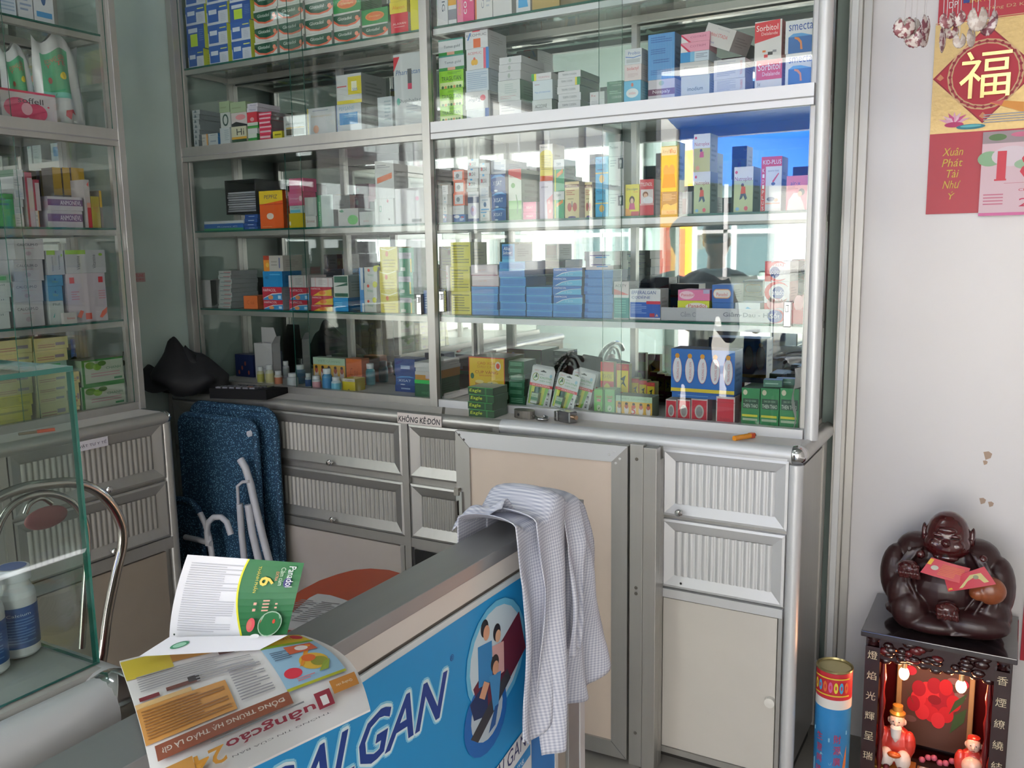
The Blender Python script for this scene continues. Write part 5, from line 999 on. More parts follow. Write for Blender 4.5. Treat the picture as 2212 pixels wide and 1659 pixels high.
padlock(-1.158, 2.066, -14, 'open round steel padlock with curved shackle on the worktop', True)
p = at(1212, 912, 2, .851); padlock(p.x+.012, 2.062, -22, 'boxy silver padlock to the right of the open round one', False)
p = at(1586, 948, 2, .857); q = at(1632, 940, 2, .857)
t = thing('cigarette_lighter', (p.x, p.y, .858), 'orange plastic lighter lying on the cream worktop', 'lighter', rz=math.atan2(q.y-p.y, q.x-p.x))
MB().tube([(0, 0, 0), (.052, 0, 0)], .0065, M('#e09020', .25, coat=.5), n=12).build('body', t)
MB().box(.052, .064, -.006, .006, -.0055, .006, M('#c8502c', .3)).build('button', t)
MB().tube([(.064, 0, 0), (.068, 0, .001)], .005, '#5a5048', n=10).build('nozzle', t)

# black bag slumped on the worktop in the corner
def lump(name, c, rad, m, seed, amp, n=28, sq=1, **k):
    rr = random.Random(seed); ph = [(rr.uniform(-3, 3), rr.uniform(-3, 3), rr.uniform(-3, 3), rr.uniform(0, 6)) for _ in range(9)]
    b = MB(); b.ell((0, 0, 0), (1, 1, 1), m, n=n)
    out = []
    for v in b.v:
        v = Vector(v); d_ = sum(math.sin(a*v.x*1.7+b_*v.y*1.7+c_*v.z*1.7+p_) for a, b_, c_, p_ in ph)/9
        v = v*(1+amp*d_*1.6); tp_ = 1-.5*max(0, v.z) if name == 'b' else 1; out.append(((v.x*tp_-.25*max(0, v.z)*(name == 'b'))*rad[0], v.y*tp_*rad[1], max(v.z*(1+.25*max(0, v.z))+.05*math.sin(9*v.x+4*v.y), -.62)*rad[2]))
    b.v = out
    return b
CL = noisy(M('#16161a', .75, name='black_cloth'), 60, .3, bump=.3)
t = thing('black_bag', (-2.39, 1.985, .851), 'black cloth bag slumped on the worktop in the left corner', 'bag')
b = lump('b', 0, (.128, .1, .085), CL, 3, .34, n=40); b.v = [(x-.02*z*8, y, z+.053) for x, y, z in b.v]; b.build('bag_body', t)
b = lump('b', 0, (.05, .04, .04), CL, 5, .3, n=24); b.v = [(x-.01, y+.0, z+.105) for x, y, z in b.v]; b.build('bag_fold', t)
b = MB()
def f(u, v):
    x = -.17+.2*u; return (x, -.11-.03*math.sin(3*u)+.07*v, .03+.05*v+.015*math.sin(6*u)+.0*v)
b.grid(f, 12, 6, CL); b.build('bag_flap', t)
b = MB(); b.tube([(-.15, -.10, .05), (-.16, -.145, -.02), (-.15, -.15, -.1), (-.155, -.15, -.2), (-.14, -.148, -.26)], [.012, .011, .014, .012, .009], CL, n=8); b.build('strap', t)
# phone / calculator
t = thing('calculator', (-2.15, 2.018, .851), 'black desk calculator with grey and orange keys beside the black bag', 'calculator', rz=R(16))
b = MB(); b.v = []; b.prism([(0, 0), (.15, 0), (.15, .018), (0, .032)], lambda u, v: (-.08+.2*0+.13*0, 0, 0) if 0 else (-.1, -.07+u, v), lambda u, v: (.1, -.07+u, v), M('#0d0d10', .7, spec=.2)); b.build('body', t, bevel=.002)
for r_ in range(4):
    for c_ in range(6):
        x, y = -.085+c_*.024, -.058+r_*.021
        zz = .032-(.014/.15)*(y+.07); cc = '#c8642c' if (r_, c_) == (1, 4) else '#6a6a72'
        MB().box(x, x+.018, y, y+.014, zz+.0005-.002, zz+.005, cc).build('key', t)
MB().box(-.08, .05, .03, .07, .0205, .0235, M('#3f463f', .2)).build('display', t)

# ---------------------------------------------------------------- swing gate leaf and its channel
def gate():
    p0 = at(1001, 928, 1, 1.93); hx = -.806
    t = thing('swing_gate', (hx, 1.955, 0), 'half-height swing gate leaf with grey metal frame and cream panel, folded open', 'gate')
    t.rotation_euler = (0, 0, R(2.5))
    W, H0, H1, s = .485, .012, .83, .042
    b = MB()
    o = [(-W, H0), (0, H0), (0, H1), (-W, H1)]; i_ = [(-W+s, H0+s), (-s, H0+s), (-s, H1-s), (-W+s, H1-s)]
    for k in range(4):
        j = (k+1) % 4
        for y, fl in ((-.012, 0), (.012, 1)):
            q = [(o[k][0], y, o[k][1]), (o[j][0], y, o[j][1]), (i_[j][0], y*1.0, i_[j][1]), (i_[k][0], y, i_[k][1])]
            b.face(q[::-1] if fl else q, ALUW if k == 2 else ALU)
        b.face([(o[k][0], -.012, o[k][1]), (o[k][0], .012, o[k][1]), (o[j][0], .012, o[j][1]), (o[j][0], -.012, o[j][1])], ALU)
        b.face([(i_[k][0], -.012, i_[k][1]), (i_[j][0], -.012, i_[j][1]), (i_[j][0], .012, i_[j][1]), (i_[k][0], .012, i_[k][1])], ALU)
    for k in range(4):   # mitre seams
        a, c = Vector((o[k][0], -.0122, o[k][1])), Vector((i_[k][0], -.0122, i_[k][1])); n_ = Vector((.0006, 0, .0006))
        b.face([a-n_, c-n_, c+n_, a+n_], '#6a6a6a')
    b.build('gate_frame', t)
    MB().box(-W+s, -s, -.006, .006, H0+s, H1-s, noisy(M('#d9c7b8', .5, name='gate_panel'), 16, .04)).build('gate_panel', t)
    sc_ = MB()
    for x, z in ((-W+.012, H1-.01), (-W+.026, H1-.022), (-.035, H1-.016), (-.02, H1-.032), (-.048, H1-.024), (-.03, H1-.044)):
        sc_.lathe([(0, .0016), (.003, .001), (.0035, 0)], '#5a5654' if x < -.4 else '#cfcfcf', c=(0, 0, 0), n=10); k = len(sc_.v)-40
        sc_.v[k:] = [(x+a, -.012-c, z+b_) for a, b_, c in sc_.v[k:]]
    sc_.build('screws', t)
    b = MB(); b.box(-W+.002, -W+.02, -.02, -.012, .60, .665, CHR); b.tube([(-W+.004, -.024, .575), (-W+.004, -.024, .64)], .004, '#6a6660', n=8); b.box(-W-.002, -W+.012, -.024, -.012, .655, .675, M('#a8a49c', .3, .9)); b.build('slide_bolt', t)
    x = MB(); x.box(hx+.004, hx+.0385, 1.948, 1.97, 0, .836, ALU); x.box(hx+.041, hx+.075, 1.942, 1.97, 0, .832, ALU); x.box(hx+.004, hx+.075, 1.97, 1.994, 0, .80, ALU)
    t2 = thing('gate_post', (hx+.04, 1.96, 0), 'ribbed grey aluminium post at the hinge side of the gate', 'post')
    x.v = [(a-(hx+.04), b_-1.96, c) for a, b_, c in x.v]; x.build('channel', t2, bevel=.0015)
    for z in (.80, .46, .475, .09): MB().lathe([(0, .0015), (.004, .001), (.0045, 0)], '#5c5852', n=10).build('screw', t2, loc=(-.018, -.012, z), rot=(R(90), 0, 0))
gate()
# ---------------------------------------------------------------- counter with the blue sign
def counter():
    t = thing('counter_screen', (-.71, .9, 0), 'counter front with grey metal top rail and a blue printed medicine sign', 'counter')
    ox, oy = -.71, .9
    def L(b): b.v = [(x-ox, y-oy, z) for x, y, z in b.v]; return b
    g = noisy(M('#a3a4a4', .4, .7, name='grey_rail'), 50, .06, stretch=(1, .1, 1))
    b = MB(); b.box(-.748, -.674, .3, 1.42, .829, .85, g); L(b).build('top_rail', t, bevel=.0012)
    b = MB(); b.box(-.745, -.676, 1.355, 1.42, 0, .829, g); b.box(-.678, -.674, 1.4, 1.421, 0, .829, ALUW); L(b).build('end_post', t, bevel=.001)
    for x, y in ((-.73, 1.39), (-.69, 1.392)): MB().lathe([(0, .001), (.003, .0006), (.0035, 0)], '#77777a', n=10).build('screw', t, loc=(x-ox, y-oy, .85))
    b = MB(); b.box(-.73, -.682, .3, 1.355, .03, .829, '#9c958c'); L(b).build('core', t)
    b = MB(); b.box(-.682, -.676, .3, 1.355, .797, .829, M('#d2cbc4', .4)); b.box(-.682, -.677, 1.215, 1.3, 0.02, .795, '#2a78c0'); b.box(-.682, -.676, 1.3, 1.312, .02, .795, '#c8c8c8'); L(b).build('fascia', t)
    # printed sign
    Y0, Y1, Z0, Z1 = .3, 1.208, .02, .792; X = -.673
    b = MB(); b.box(-.676, X, Y0, Y1, Z0, Z1, M('#cfd6d8', .35))
    W, H = Y1-Y0, Z1-Z0
    def f(u, v, e=0): return Vector((X+e, Y0+W*u, Z0+H*v))
    f.asp = W/H
    uy = lambda y: (y-Y0)/W
    vz = lambda z: (z-Z0)/H
    P = [Rr(.0, 0, .993, .988, '#2092d0'), ('p', [(0, 0), (.993, 0), (.993, .55), (0, .8)], '#1b86c8')]
    txt = 'EFFERALGAN'; cu, cv = uy(.703), vz(.711)
    # pale glow outline then dark letters
    for k, (dw, c) in enumerate(((1.05, '#8cd2ee'), (1.035, '#d9eef4'))):
        for a in range(12):
            dx, dy = math.cos(a*math.pi/6)*(.0075-.003*k), math.sin(a*math.pi/6)*(.009-.0035*k)
            P.append(T(cu+dx, cv+dy, .555, .083, c, txt, -5, .28))
    P.append(T(cu, cv, .555, .083, '#173d8c', '~'+txt, -5, .28))
    P.append(T(uy(.977), vz(.733), .011, .013, '#173d8c', '®', -5))
    # two-lobed capsule with the family
    E_ = lambda y, z, ry, rz, c: ('e', uy(y), vz(z), ry/W, rz/H, c)
    P += [E_(1.1, .685, .088, .088, '#6abce0'), E_(1.1, .685, .078, .078, '#c9d9e2'), E_(1.065, .6, .062, .06, '#1a68b8'), E_(1.068, .606, .046, .045, '#b9c6d0'),
        ('p', [(uy(1.03), vz(.66)), (uy(1.17), vz(.73)), (uy(1.19), vz(.66)), (uy(1.06), vz(.585))], '#6a2438'), ('p', [(uy(1.02), vz(.64)), (uy(1.07), vz(.66)), (uy(1.07), vz(.6)), (uy(1.03), vz(.61))], '#20305c'),
        ('p', [(uy(1.02), vz(.585)), (uy(1.13), vz(.65)), (uy(1.14), vz(.63)), (uy(1.04), vz(.57))], '#3c3a40'),
        ('p', [(uy(1.045), vz(.72)), (uy(1.085), vz(.715)), (uy(1.085), vz(.65)), (uy(1.045), vz(.655))], '#3a86c0'), E_(1.065, .742, .011, .014, '#1c1c22'), E_(1.07, .733, .009, .012, '#d8a080'),
        ('p', [(uy(1.085), vz(.705)), (uy(1.12), vz(.7)), (uy(1.12), vz(.65)), (uy(1.09), vz(.65))], '#d8a8a4'), E_(1.1, .722, .011, .014, '#28242a'), E_(1.103, .715, .008, .01, '#e0b090'),
        ('p', [(uy(1.075), vz(.66)), (uy(1.11), vz(.655)), (uy(1.1), vz(.6)), (uy(1.085), vz(.6))], '#4a92c8'), E_(1.092, .675, .012, .014, '#38302e'), E_(1.094, .667, .009, .011, '#d8a080'),
        ('p', [(uy(1.09), vz(.605)), (uy(1.1), vz(.605)), (uy(1.09), vz(.575)), (uy(1.07), vz(.57))], '#2c5a98'), ('p', [(uy(1.06), vz(.66)), (uy(1.075), vz(.65)), (uy(1.06), vz(.63)), (uy(1.045), vz(.64))], '#d8a080')]
    # small pack picture at the lower right
    P += [('p', [(uy(.9), vz(.46)), (uy(1.2), vz(.525)), (uy(1.2), vz(.2)), (uy(.9), vz(.14))], '#d2d6da'), ('p', [(uy(1.1), vz(.462)), (uy(1.2), vz(.485)), (uy(1.2), vz(.465)), (uy(1.1), vz(.442))], '#2a86c4'), T(uy(1.1), vz(.49), .19, .034, '#1c2c64', 'EFFERALGAN', 9, .25), T(uy(1.15), vz(.464), .06, .016, '#c8dcea', '500 mg', 9)]
    P += [('p', [(uy(.9), vz(.14)), (uy(1.2), vz(.2)), (uy(1.2), vz(.4)), (uy(.9), vz(.34))], '#2a86c4')]
    b.prints(f, P); L(b).build('sign_board', t)
counter()

# brown red desk top and newsprint behind the screen
def desk():
    pts = [at(x, y, 2, .70) for x, y in ((560, 1338), (650, 1275), (690, 1254), (730, 1240), (765, 1231), (800, 1228), (840, 1231), (872, 1240), (905, 1256))]
    c = [(p.x, p.y) for p in pts]+[(-.77, 1.28), (-.77, .75), (-1.08, .75)]
    ox, oy = -.95, 1.05
    t = thing('desk', (ox, oy, 0), 'brown red rounded desk top behind the counter screen', 'desk')
    b = MB(); b.prism([(x-ox, y-oy) for x, y in c], lambda u, v: (u, v, .70), lambda u, v: (u, v, .678), noisy(M('#a5482f', .4, name='redwood'), 14, .1)); b.build('desk_top', t)
    for x, y in ((-.16, -.22), (-.1, .22), (.12, .2), (.12, -.22)): MB().tube([(x, y, 0), (x, y, .678)], .014, CHR, n=12).build('leg', t)
    q = [at(x, y, 2, .704) for x, y in ((600, 1352), (668, 1292), (686, 1283), (713, 1286), (770, 1304), (760, 1380))]
    b = MB(); b.prism([(p.x, p.y) for p in q], lambda u, v: (u, v, .7045), lambda u, v: (u, v, .7005), '#b3b1b2')
    m_ = at(690, 1310, 2, .705)
    b.prints(frame(m_-Vector((.05, .09, 0)), (.09, .02, 0), (-.01, .11, 0)), [('l', .1, .1, .48, .9, 12, '#7c7a7c'), ('l', .54, .1, .92, .9, 12, '#7c7a7c')])
    b.build('newspaper', label='grey newsprint sheet lying on the brown red desk', cat='newspaper')
desk()

# ---------------------------------------------------------------- newspaper across the counter
def newspaper():
    A, B, C_, Dd = (340, 1752), (800, 1532), (655, 1372), (258, 1428)
    def f(u, v, e=0):
        x = (A[0]*(1-u)+B[0]*u)*(1-v)+(Dd[0]*(1-u)+C_[0]*u)*v
        y = (A[1]*(1-u)+B[1]*u)*(1-v)+(Dd[1]*(1-u)+C_[1]*u)*v
        # rounded right edge, bulged top edge
        y -= 14*math.sin(math.pi*u)*v; x += 26*math.sin(math.pi*v)*max(0, u)**3; x += 10*math.sin(math.pi*v)*max(0, 1-u)**3; y -= 26*math.sin(math.pi*v)*u**2
        z = .856+.012*math.sin(math.pi*u)+.006*math.sin(7*u+2*v)+.010*v*u-.004*(1-v)*u
        return at(x, y, 2, z)+Vector((0, 0, e*3))
    f.asp = 1.25
    wp = M('#d6d2d0', .7, name='newsprint')
    b = MB(); b.grid(f, 30, 24, wp); b.grid(lambda u, v: f(u, v)-Vector((0, 0, .0022)), 30, 24, wp)
    for fn in (lambda u, v: f(u, 0)-Vector((0, 0, .0022*v)), lambda u, v: f(u, 1)-Vector((0, 0, .0022*v)), lambda u, v: f(1, u)-Vector((0, 0, .0022*v)), lambda u, v: f(0, u)-Vector((0, 0, .0022*v))): b.grid(fn, 24, 1, wp)
    P = [Rr(.0, .86, .26, .985, '#cdb63a'), Rr(.26, .9, .5, .985, '#c08a3a'), Rr(.68, .86, .97, .99, '#d8b82a'), T(.82, .94, .2, .05, '#c8502c', 'KHOE VIEN', 180), ('e', .93, .94, .03, .035, '#c8303a'),
        Rr(0, .42, .47, .66, '#c98e48'), Rr(0, .66, .3, .69, '#d8b27a'), Rr(.03, .7, .14, .725, '#7a2e34'), Rr(.18, .71, .36, .735, '#6a3a30'), Rr(.3, .72, .36, .76, '#3a3434'), Rr(.5, .86, .58, .97, '#5a3a34'),
        ('l', .02, .44, .45, .64, 10, '#9a6a3a'), ('l', .05, .75, .64, .86, 7, '#9a969a'), ('l', .5, .45, .66, .73, 12, '#8e8a90'), ('l', .34, .7, .64, .76, 3, '#9a969a'),
        Rr(.7, .38, .96, .84, '#8eb0c8'), Rr(.7, .38, .96, .405, '#a8a82a'), Rr(.7, .815, .96, .84, '#7a9a2c'), ('e', .76, .52, .04, .05, '#cf2f44'), ('e', .87, .58, .06, .09, '#d2a83c'), ('e', .89, .56, .035, .05, '#8a8a34'), ('e', .86, .62, .03, .04, '#d2642c'), Rr(.8, .7, .93, .79, '#c05a3c'), ('e', .87, .745, .03, .03, '#dcd0cc'), ('p', [(.8, .55), (.82, .56), (.92, .76), (.9, .77)], '#d88a2c'), ('l', .72, .66, .8, .76, 5, '#50627a'), ('l', .76, .42, .84, .46, 2, '#c86a70'), ('p', [(.86, .45), (.9, .45), (.93, .54), (.9, .53)], '#8a9a3a'),
        Rr(.04, .27, .7, .375, '#8a4a34'), T(.37, .322, .6, .06, '#cfc2b8', '~DỒNG TRÙNG HẠ THẢO LÀ GÌ?', 180), Rr(.655, .315, .672, .322, '#cfc2b8'),
        T(.57, .175, .42, .1, '#8c2438', '~uảngcáo', 180), Rr(.79, .13, .86, .27, '#8c2438'), Rr(.81, .15, .84, .23, '#d6d2d0'), T(.27, .13, .16, .12, '#c98a2c', '~24', 180), T(.6, .075, .46, .022, '#5a565a', 'THÔNG TIN CỦA BẠN', 180), Rr(.87, .2, .98, .32, '#b87830'), T(.925, .26, .07, .03, '#e2d4c0', 'Quảng cáo', 180), Rr(.0, .02, .2, .2, '#b8823c'), ('l', .3, .22, .74, .25, 1, '#7a787c')]
    b.prints(f, P, sub=10)
    b.build('newspaper', label='colour newspaper lying upside down over the counter rail, brown headline band', cat='newspaper')
newspaper()

def leaflet():
    base = at(366, 1378, 2, .872); d0 = (base-CAM).dot(CF); base1 = at(622, 1372, 2, .885); d1 = (base1-CAM).dot(CF)
    def ray(x, y, dd): return CAM+(CF*F+CR*(x-1106)-CU*(y-829.5))*(dd/F)
    def f(u, v, e=0):
        xl = 366+39*max(0, v)**1.7; xr = 620+37*v; yb = 1376-6*u+8*math.sin(math.pi*u); yt = 1198+18*u
        x = xl+(xr-xl)*u; y = yb+(yt-yb)*v
        dd = d0+(d1-d0)*u+.018*v+.012*math.sin(math.pi*v)-.01*math.sin(math.pi*u)*(1-v)
        return ray(x, y, dd-e*3)
    f.asp = 1.45
    wp = M('#d9d9e0', .45, name='glossy_paper')
    b = MB(); b.grid(f, 20, 16, wp); b.grid(lambda u, v: f(u, v, -.0002), 20, 16, wp)
    P = [('l', .06+.0, .08, .5, .92, 30, '#b4b4bc')]
    gr = [(.62-.16*math.sin(math.pi*min(1, (1-k/12)*.62+.38))+.06*(k/12), k/12) for k in range(13)]
    for k in range(12):
        (a0, v0), (a1, v1) = gr[k], gr[k+1]
        for j in range(4):
            s0, s1 = j/4, (j+1)/4
            P.append(('p', [(a0+(1-a0)*s0, v0), (a0+(1-a0)*s1, v0), (a1+(1-a1)*s1, v1), (a1+(1-a1)*s0, v1)], '#246a3c'))
        P.append(('p', [(a0-.012, v0), (a0+.004, v0), (a1+.004, v1), (a1-.012, v1)], '#d8d42a'))
    P += [('e', .9, .72, .035, .07, '#2c2c6a'), T(.845, .8, .24, .045, '#b8d0b8', 'Cảm cúm', -90), T(.8, .8, .12, .025, '#d08a6a', 'EXTRA', -90), T(.725, .73, .12, .12, '#e8c050', '~6', -90), T(.65, .75, .34, .04, '#c8b83a', 'THÀNH PHẦN', -90),
        ('e', .83, .17, .1, .17, '#9ab8a0'), ('e', .83, .17, .093, .155, '#246a3c'), ('e', .77, .2, .025, .045, '#c8303c'), ('e', .67, .17, .035, .09, '#d2505a'), ('e', .66, .17, .02, .06, '#cf6a60'), ('e', .86, .2, .012, .03, '#c8402c'),
        ('l', .66, .32, .685, .48, 2, '#d8a090'), ('l', .735, .33, .79, .5, 4, '#d8a090'), ('l', .84, .36, .86, .46, 2, '#d8a090'), ('e', .72, .02, .04, .03, '#dcdce0'), ('e', .04, .035, .008, .012, '#2a3a34'), T(.915, .8, .28, .06, '#e2e4ea', 'Panadol', -90)]
    b.prints(f, P, sub=6)
    # the folded down second page
    def g(u, v, e=0):
        x = (300*(1-u)+560*u)*(1-v)+(366*(1-u)+622*u)*v; y = (1418*(1-u)+1404*u)*(1-v)+(1376*(1-u)+1372*u)*v
        return at(x, y, 2, .872+.012*v+.004*u+e*2)
    b.grid(g, 10, 4, wp); b.grid(lambda u, v: g(u, v, -.0003), 10, 4, wp); b.prints(g, [('e', .2, .55, .06, .22, '#3a7a5a'), ('e', .2, .55, .045, .15, '#8ab8a0')])
    b.build('leaflet', label='folded white and green leaflet with a yellow 6 standing behind the newspaper', cat='leaflet')
leaflet()

# ---------------------------------------------------------------- shirt over the rail
def shirtmat():
    m = M('#cfd2de', .85, name='check_cloth'); nt = m.node_tree; N = nt.nodes; L = nt.links
    tc = N.new('ShaderNodeTexCoord'); fac = []
    for ax in ('Y', 'Z'):
        wv = N.new('ShaderNodeTexWave'); wv.bands_direction = ax; wv.inputs['Scale'].default_value = 62; L.new(tc.outputs['Object'], wv.inputs[0])
        fac.append(wv)
    ad = N.new('ShaderNodeMath'); ad.operation = 'ADD'; L.new(fac[0].outputs['Fac'], ad.inputs[0]); L.new(fac[1].outputs['Fac'], ad.inputs[1])
    ml = N.new('ShaderNodeMath'); ml.operation = 'MULTIPLY'; ml.inputs[1].default_value = .5; L.new(ad.outputs[0], ml.inputs[0])
    mx = N.new('ShaderNodeMix'); mx.data_type = 'RGBA'; mx.inputs['A'].default_value = lin('#9ea3b8'); mx.inputs['B'].default_value = lin('#dcdde4')
    L.new(ml.outputs[0], mx.inputs['Factor']); L.new(mx.outputs['Result'], N['Principled BSDF'].inputs['Base Color'])
    return m
def shirt():
    cm = shirtmat(); t = thing('shirt', (-.67, 1.26, .85), 'pale checked shirt draped over the end of the counter rail', 'shirt')
    def drape(name, yt0, yt1, yb0, yb1, zb, amp, nf, lift, back=.8, seed=0, bot=None, side=0):
        """cloth running from behind the rail, over it and down the sign side"""
        zb_ = zb
        def f(u, v):
            top = .852+lift+.010*math.sin(math.pi*u*1.3+seed); xf = -.668+lift*.8; xb = -.752-lift*.6
            L1, L2, L3 = max(.02, top-back), .09, top-zb_
            s = v*(L1+L2+L3)
            fold = amp*math.sin(2*math.pi*nf*u+seed+1.5*math.sin(3*v+seed))
            if s < L1: x, z, w = xb, back+s, 0.0
            elif s < L1+L2:
                a = (s-L1)/L2*math.pi; x = (xb+xf)/2-(xf-xb)/2*math.cos(a); z = top+.016*math.sin(a)+fold*.5; w = (s-L1)/L2*.12
            else: w = .12+.88*(s-L1-L2)/L3; x = xf; z = top-(s-L1-L2)
            y = (yt0+(yt1-yt0)*u)*(1-w)+(yb0+(yb1-yb0)*u)*w+side*math.sin(math.pi*w)
            hang = min(1, max(0, (w-.1)*4))
            x += hang*(amp*.9+fold*(.55+.6*w))+hang*.004*math.sin(9*w+5*u+seed)+.012*w
            if bot and w > .12: z -= bot(u)*(w-.12)/.88
            return (x+.67, y-1.26, z-.85)
        b = MB(); b.grid(f, 40, 60, cm); o = b.build(name, t)
        sd = o.modifiers.new('thick', 'SOLIDIFY'); sd.thickness = .0016; sd.offset = 1
        return f
    drape('back_panel', 1.215, 1.375, 1.225, 1.45, .532, .011, 2.6, .010, .78, .6, lambda u: .022*math.sin(math.pi*u)-.035*max(0, u-.75)*4*.5, .01)
    drape('front_panel', 1.135, 1.27, 1.105, 1.215, .555, .009, 1.6, .018, .8, 2.2, lambda u: .03*math.sin(math.pi*min(1, u*1.3)))
    drape('sleeve', 1.18, 1.28, 1.168, 1.25, .492, .012, 1.15, .032, .8, 4.0, None, -.006)
    drape('sleeve', 1.27, 1.345, 1.262, 1.30, .62, .010, 1.0, .026, .79, 1.0)
    b = MB()
    def k(u, v):
        x = -.70-.075*u; y = 1.20-.03*u+.06*(v-.5); z = .868+.022*math.sin(math.pi*(1-u)*.6)-.006*u+.012*math.sin(2*math.pi*v)+.006*math.cos(9*u)
        return (x+.67, y-1.26, z-.85)
    b.grid(k, 16, 20, cm); o = b.build('cuff', t); sd = o.modifiers.new('thick', 'SOLIDIFY'); sd.thickness = .002
    for y, z in ((1.12, .585), (1.122, .56), (1.118, .545)): MB().lathe([(0, .0022), (.004, .0018), (.005, 0)], '#dedee2', n=12).build('button', t, loc=(.034, y-1.26, z-.85), rot=(0, R(90), 0))
shirt()

# ---------------------------------------------------------------- glass case on the near left counter
def near_case():
    X0, X1, Y0, Y1 = -1.07, -.845, -.12, .575
    t = thing('display_counter', (-1.0, .25, 0), 'cream counter with two rounded aluminium edgings under the near glass case', 'counter')
    ox, oy = -1.0, .25
    def L(b): b.v = [(x-ox, y-oy, z) for x, y, z in b.v]; return b
    b = MB(); b.box(X0, X1, Y0, Y1, .04, .815, M('#cfc6b8', .45)); L(b).build('body', t)
    b = MB(); b.box(X0, -.868, Y0, Y1-.002, .815, .849, '#a9a9a4'); L(b).build('worktop', t)
    al = ALUW
    for z, dx, r, nm in ((.8155, 0, .0335, 'upper_edging'), (.744, -.012, .0335, 'lower_edging')):
        b = MB(); b.tube([(X1+dx-.002, Y0, z), (X1+dx-.002, Y1+dx*.4-.012, z)], r, al, n=20); b.tube([(X1+dx-.01, Y1+dx*.4-.002, z), (X0, Y1+dx*.4-.002, z)], r, al, n=20); eo = L(b).build(nm, t)
        c = MB(); c.ell((X1+dx-.002, Y1+dx*.4-.006, z), (r*1.1, r*1.1, r*1.08), CHR, n=20); L(c).build('corner_cap', eo)
    # glass box
    t = thing('counter_glass_case', (-1.05, .25, .85), 'near glass box case with green pane edges, bottles inside', 'display case')
    ox, oy = -1.05, .25; g = glassmat('green_glass', '#f3f8f6', .04); EG = M('#2d6a60', .1, coat=.6)
    gx0, gx1, gy0, gy1, z0, z1, th = -1.06, -.878, -.1, .578, .8505, 1.183, .005
    def P_(n, x0, x1, y0, y1, za, zb, **k):
        b = MB(); b.box(x0, x1, y0, y1, za, zb, g, **k); b.v = [(x-ox, y-oy, z-.85) for x, y, z in b.v]; b.build(n, t)
    P_('side_pane', gx1-th, gx1, gy0, gy1, z0, z1, back=EG, top=EG, front=EG, bottom=EG)
    P_('end_pane', gx0, gx1-th-.0002, gy1-th, gy1, z0, z1, right=EG, top=EG, left=EG, bottom=EG)
    P_('side_pane', gx0, gx0+th, gy0, gy1-th-.0002, z0, z1, front=EG, top=EG)
    P_('top_pane', gx0, gx1, gy0, gy1, z1+.0002, z1+.0055, right=EG, back=EG, front=EG, left=EG)
    lab = ('white bottle with blue label and blue lid, front one in the near glass case', 'white bottle with blue label cut by the left edge of the view', 'white bottle with blue label at the back of the near glass case')
    for i, (px, py, s) in enumerate(((45, 1408, 1.0), (-25, 1450, 1.0))):
        p = at(px, py, 2, .851); r = .0215*s
        q = thing('vitamin_bottle', (p.x, p.y, .851), lab[i], 'bottle', 'white and blue bottles in the near case')
        MB().lathe([(0, .0003), (r*.9, .0003), (r, .003), (r, .07*s), (r*.94, .076*s), (r*.78, .082*s), (r*.74, .087*s), (r*.74, .09*s)], M('#d3d3d6', .35, coat=.3), n=28).build('body', q)
        b = MB(); b.lathe([(r+.0004, .012*s), (r+.0004, .06*s)], M('#27508f', .45), n=28)
        def fn(u, v, e, r=r, s=s): a = R(-80+110*u); return (((r+.0008+e)*math.cos(a)), ((r+.0008+e)*math.sin(a)), (.014+.042*v)*s)
        b.prints(fn, [('l', .1, .08, .9, .8, 9, '#5f82b8'), T(.5, .9, .6, .08, '#c2cfe2', 'Calcium')], sub=8); b.build('label', q)
        MB().lathe([(r*.74, .088*s), (r*.86, .089*s), (r*.86, .102*s), (r*.82, .1035*s), (0, .1035*s)], '#d0d2d8', n=28).build('lid', q)
        MB().lathe([(0, .1042*s), (r*.7, .1040*s)], '#34589c', n=24).build('lid_disc', q)
near_case()

p = at(40, 938, 2, .853); q = at(118, 928, 2, .853)
b = MB(); b.tube([p, p.lerp(q, .55)], .004, '#7a6a52', n=8); b.tube([p.lerp(q, .5), q], .0055, M('#d0502c', .3), n=8); b.build('box_cutter', label='orange and brown box cutter on the worktop before the side case', cat='tool')

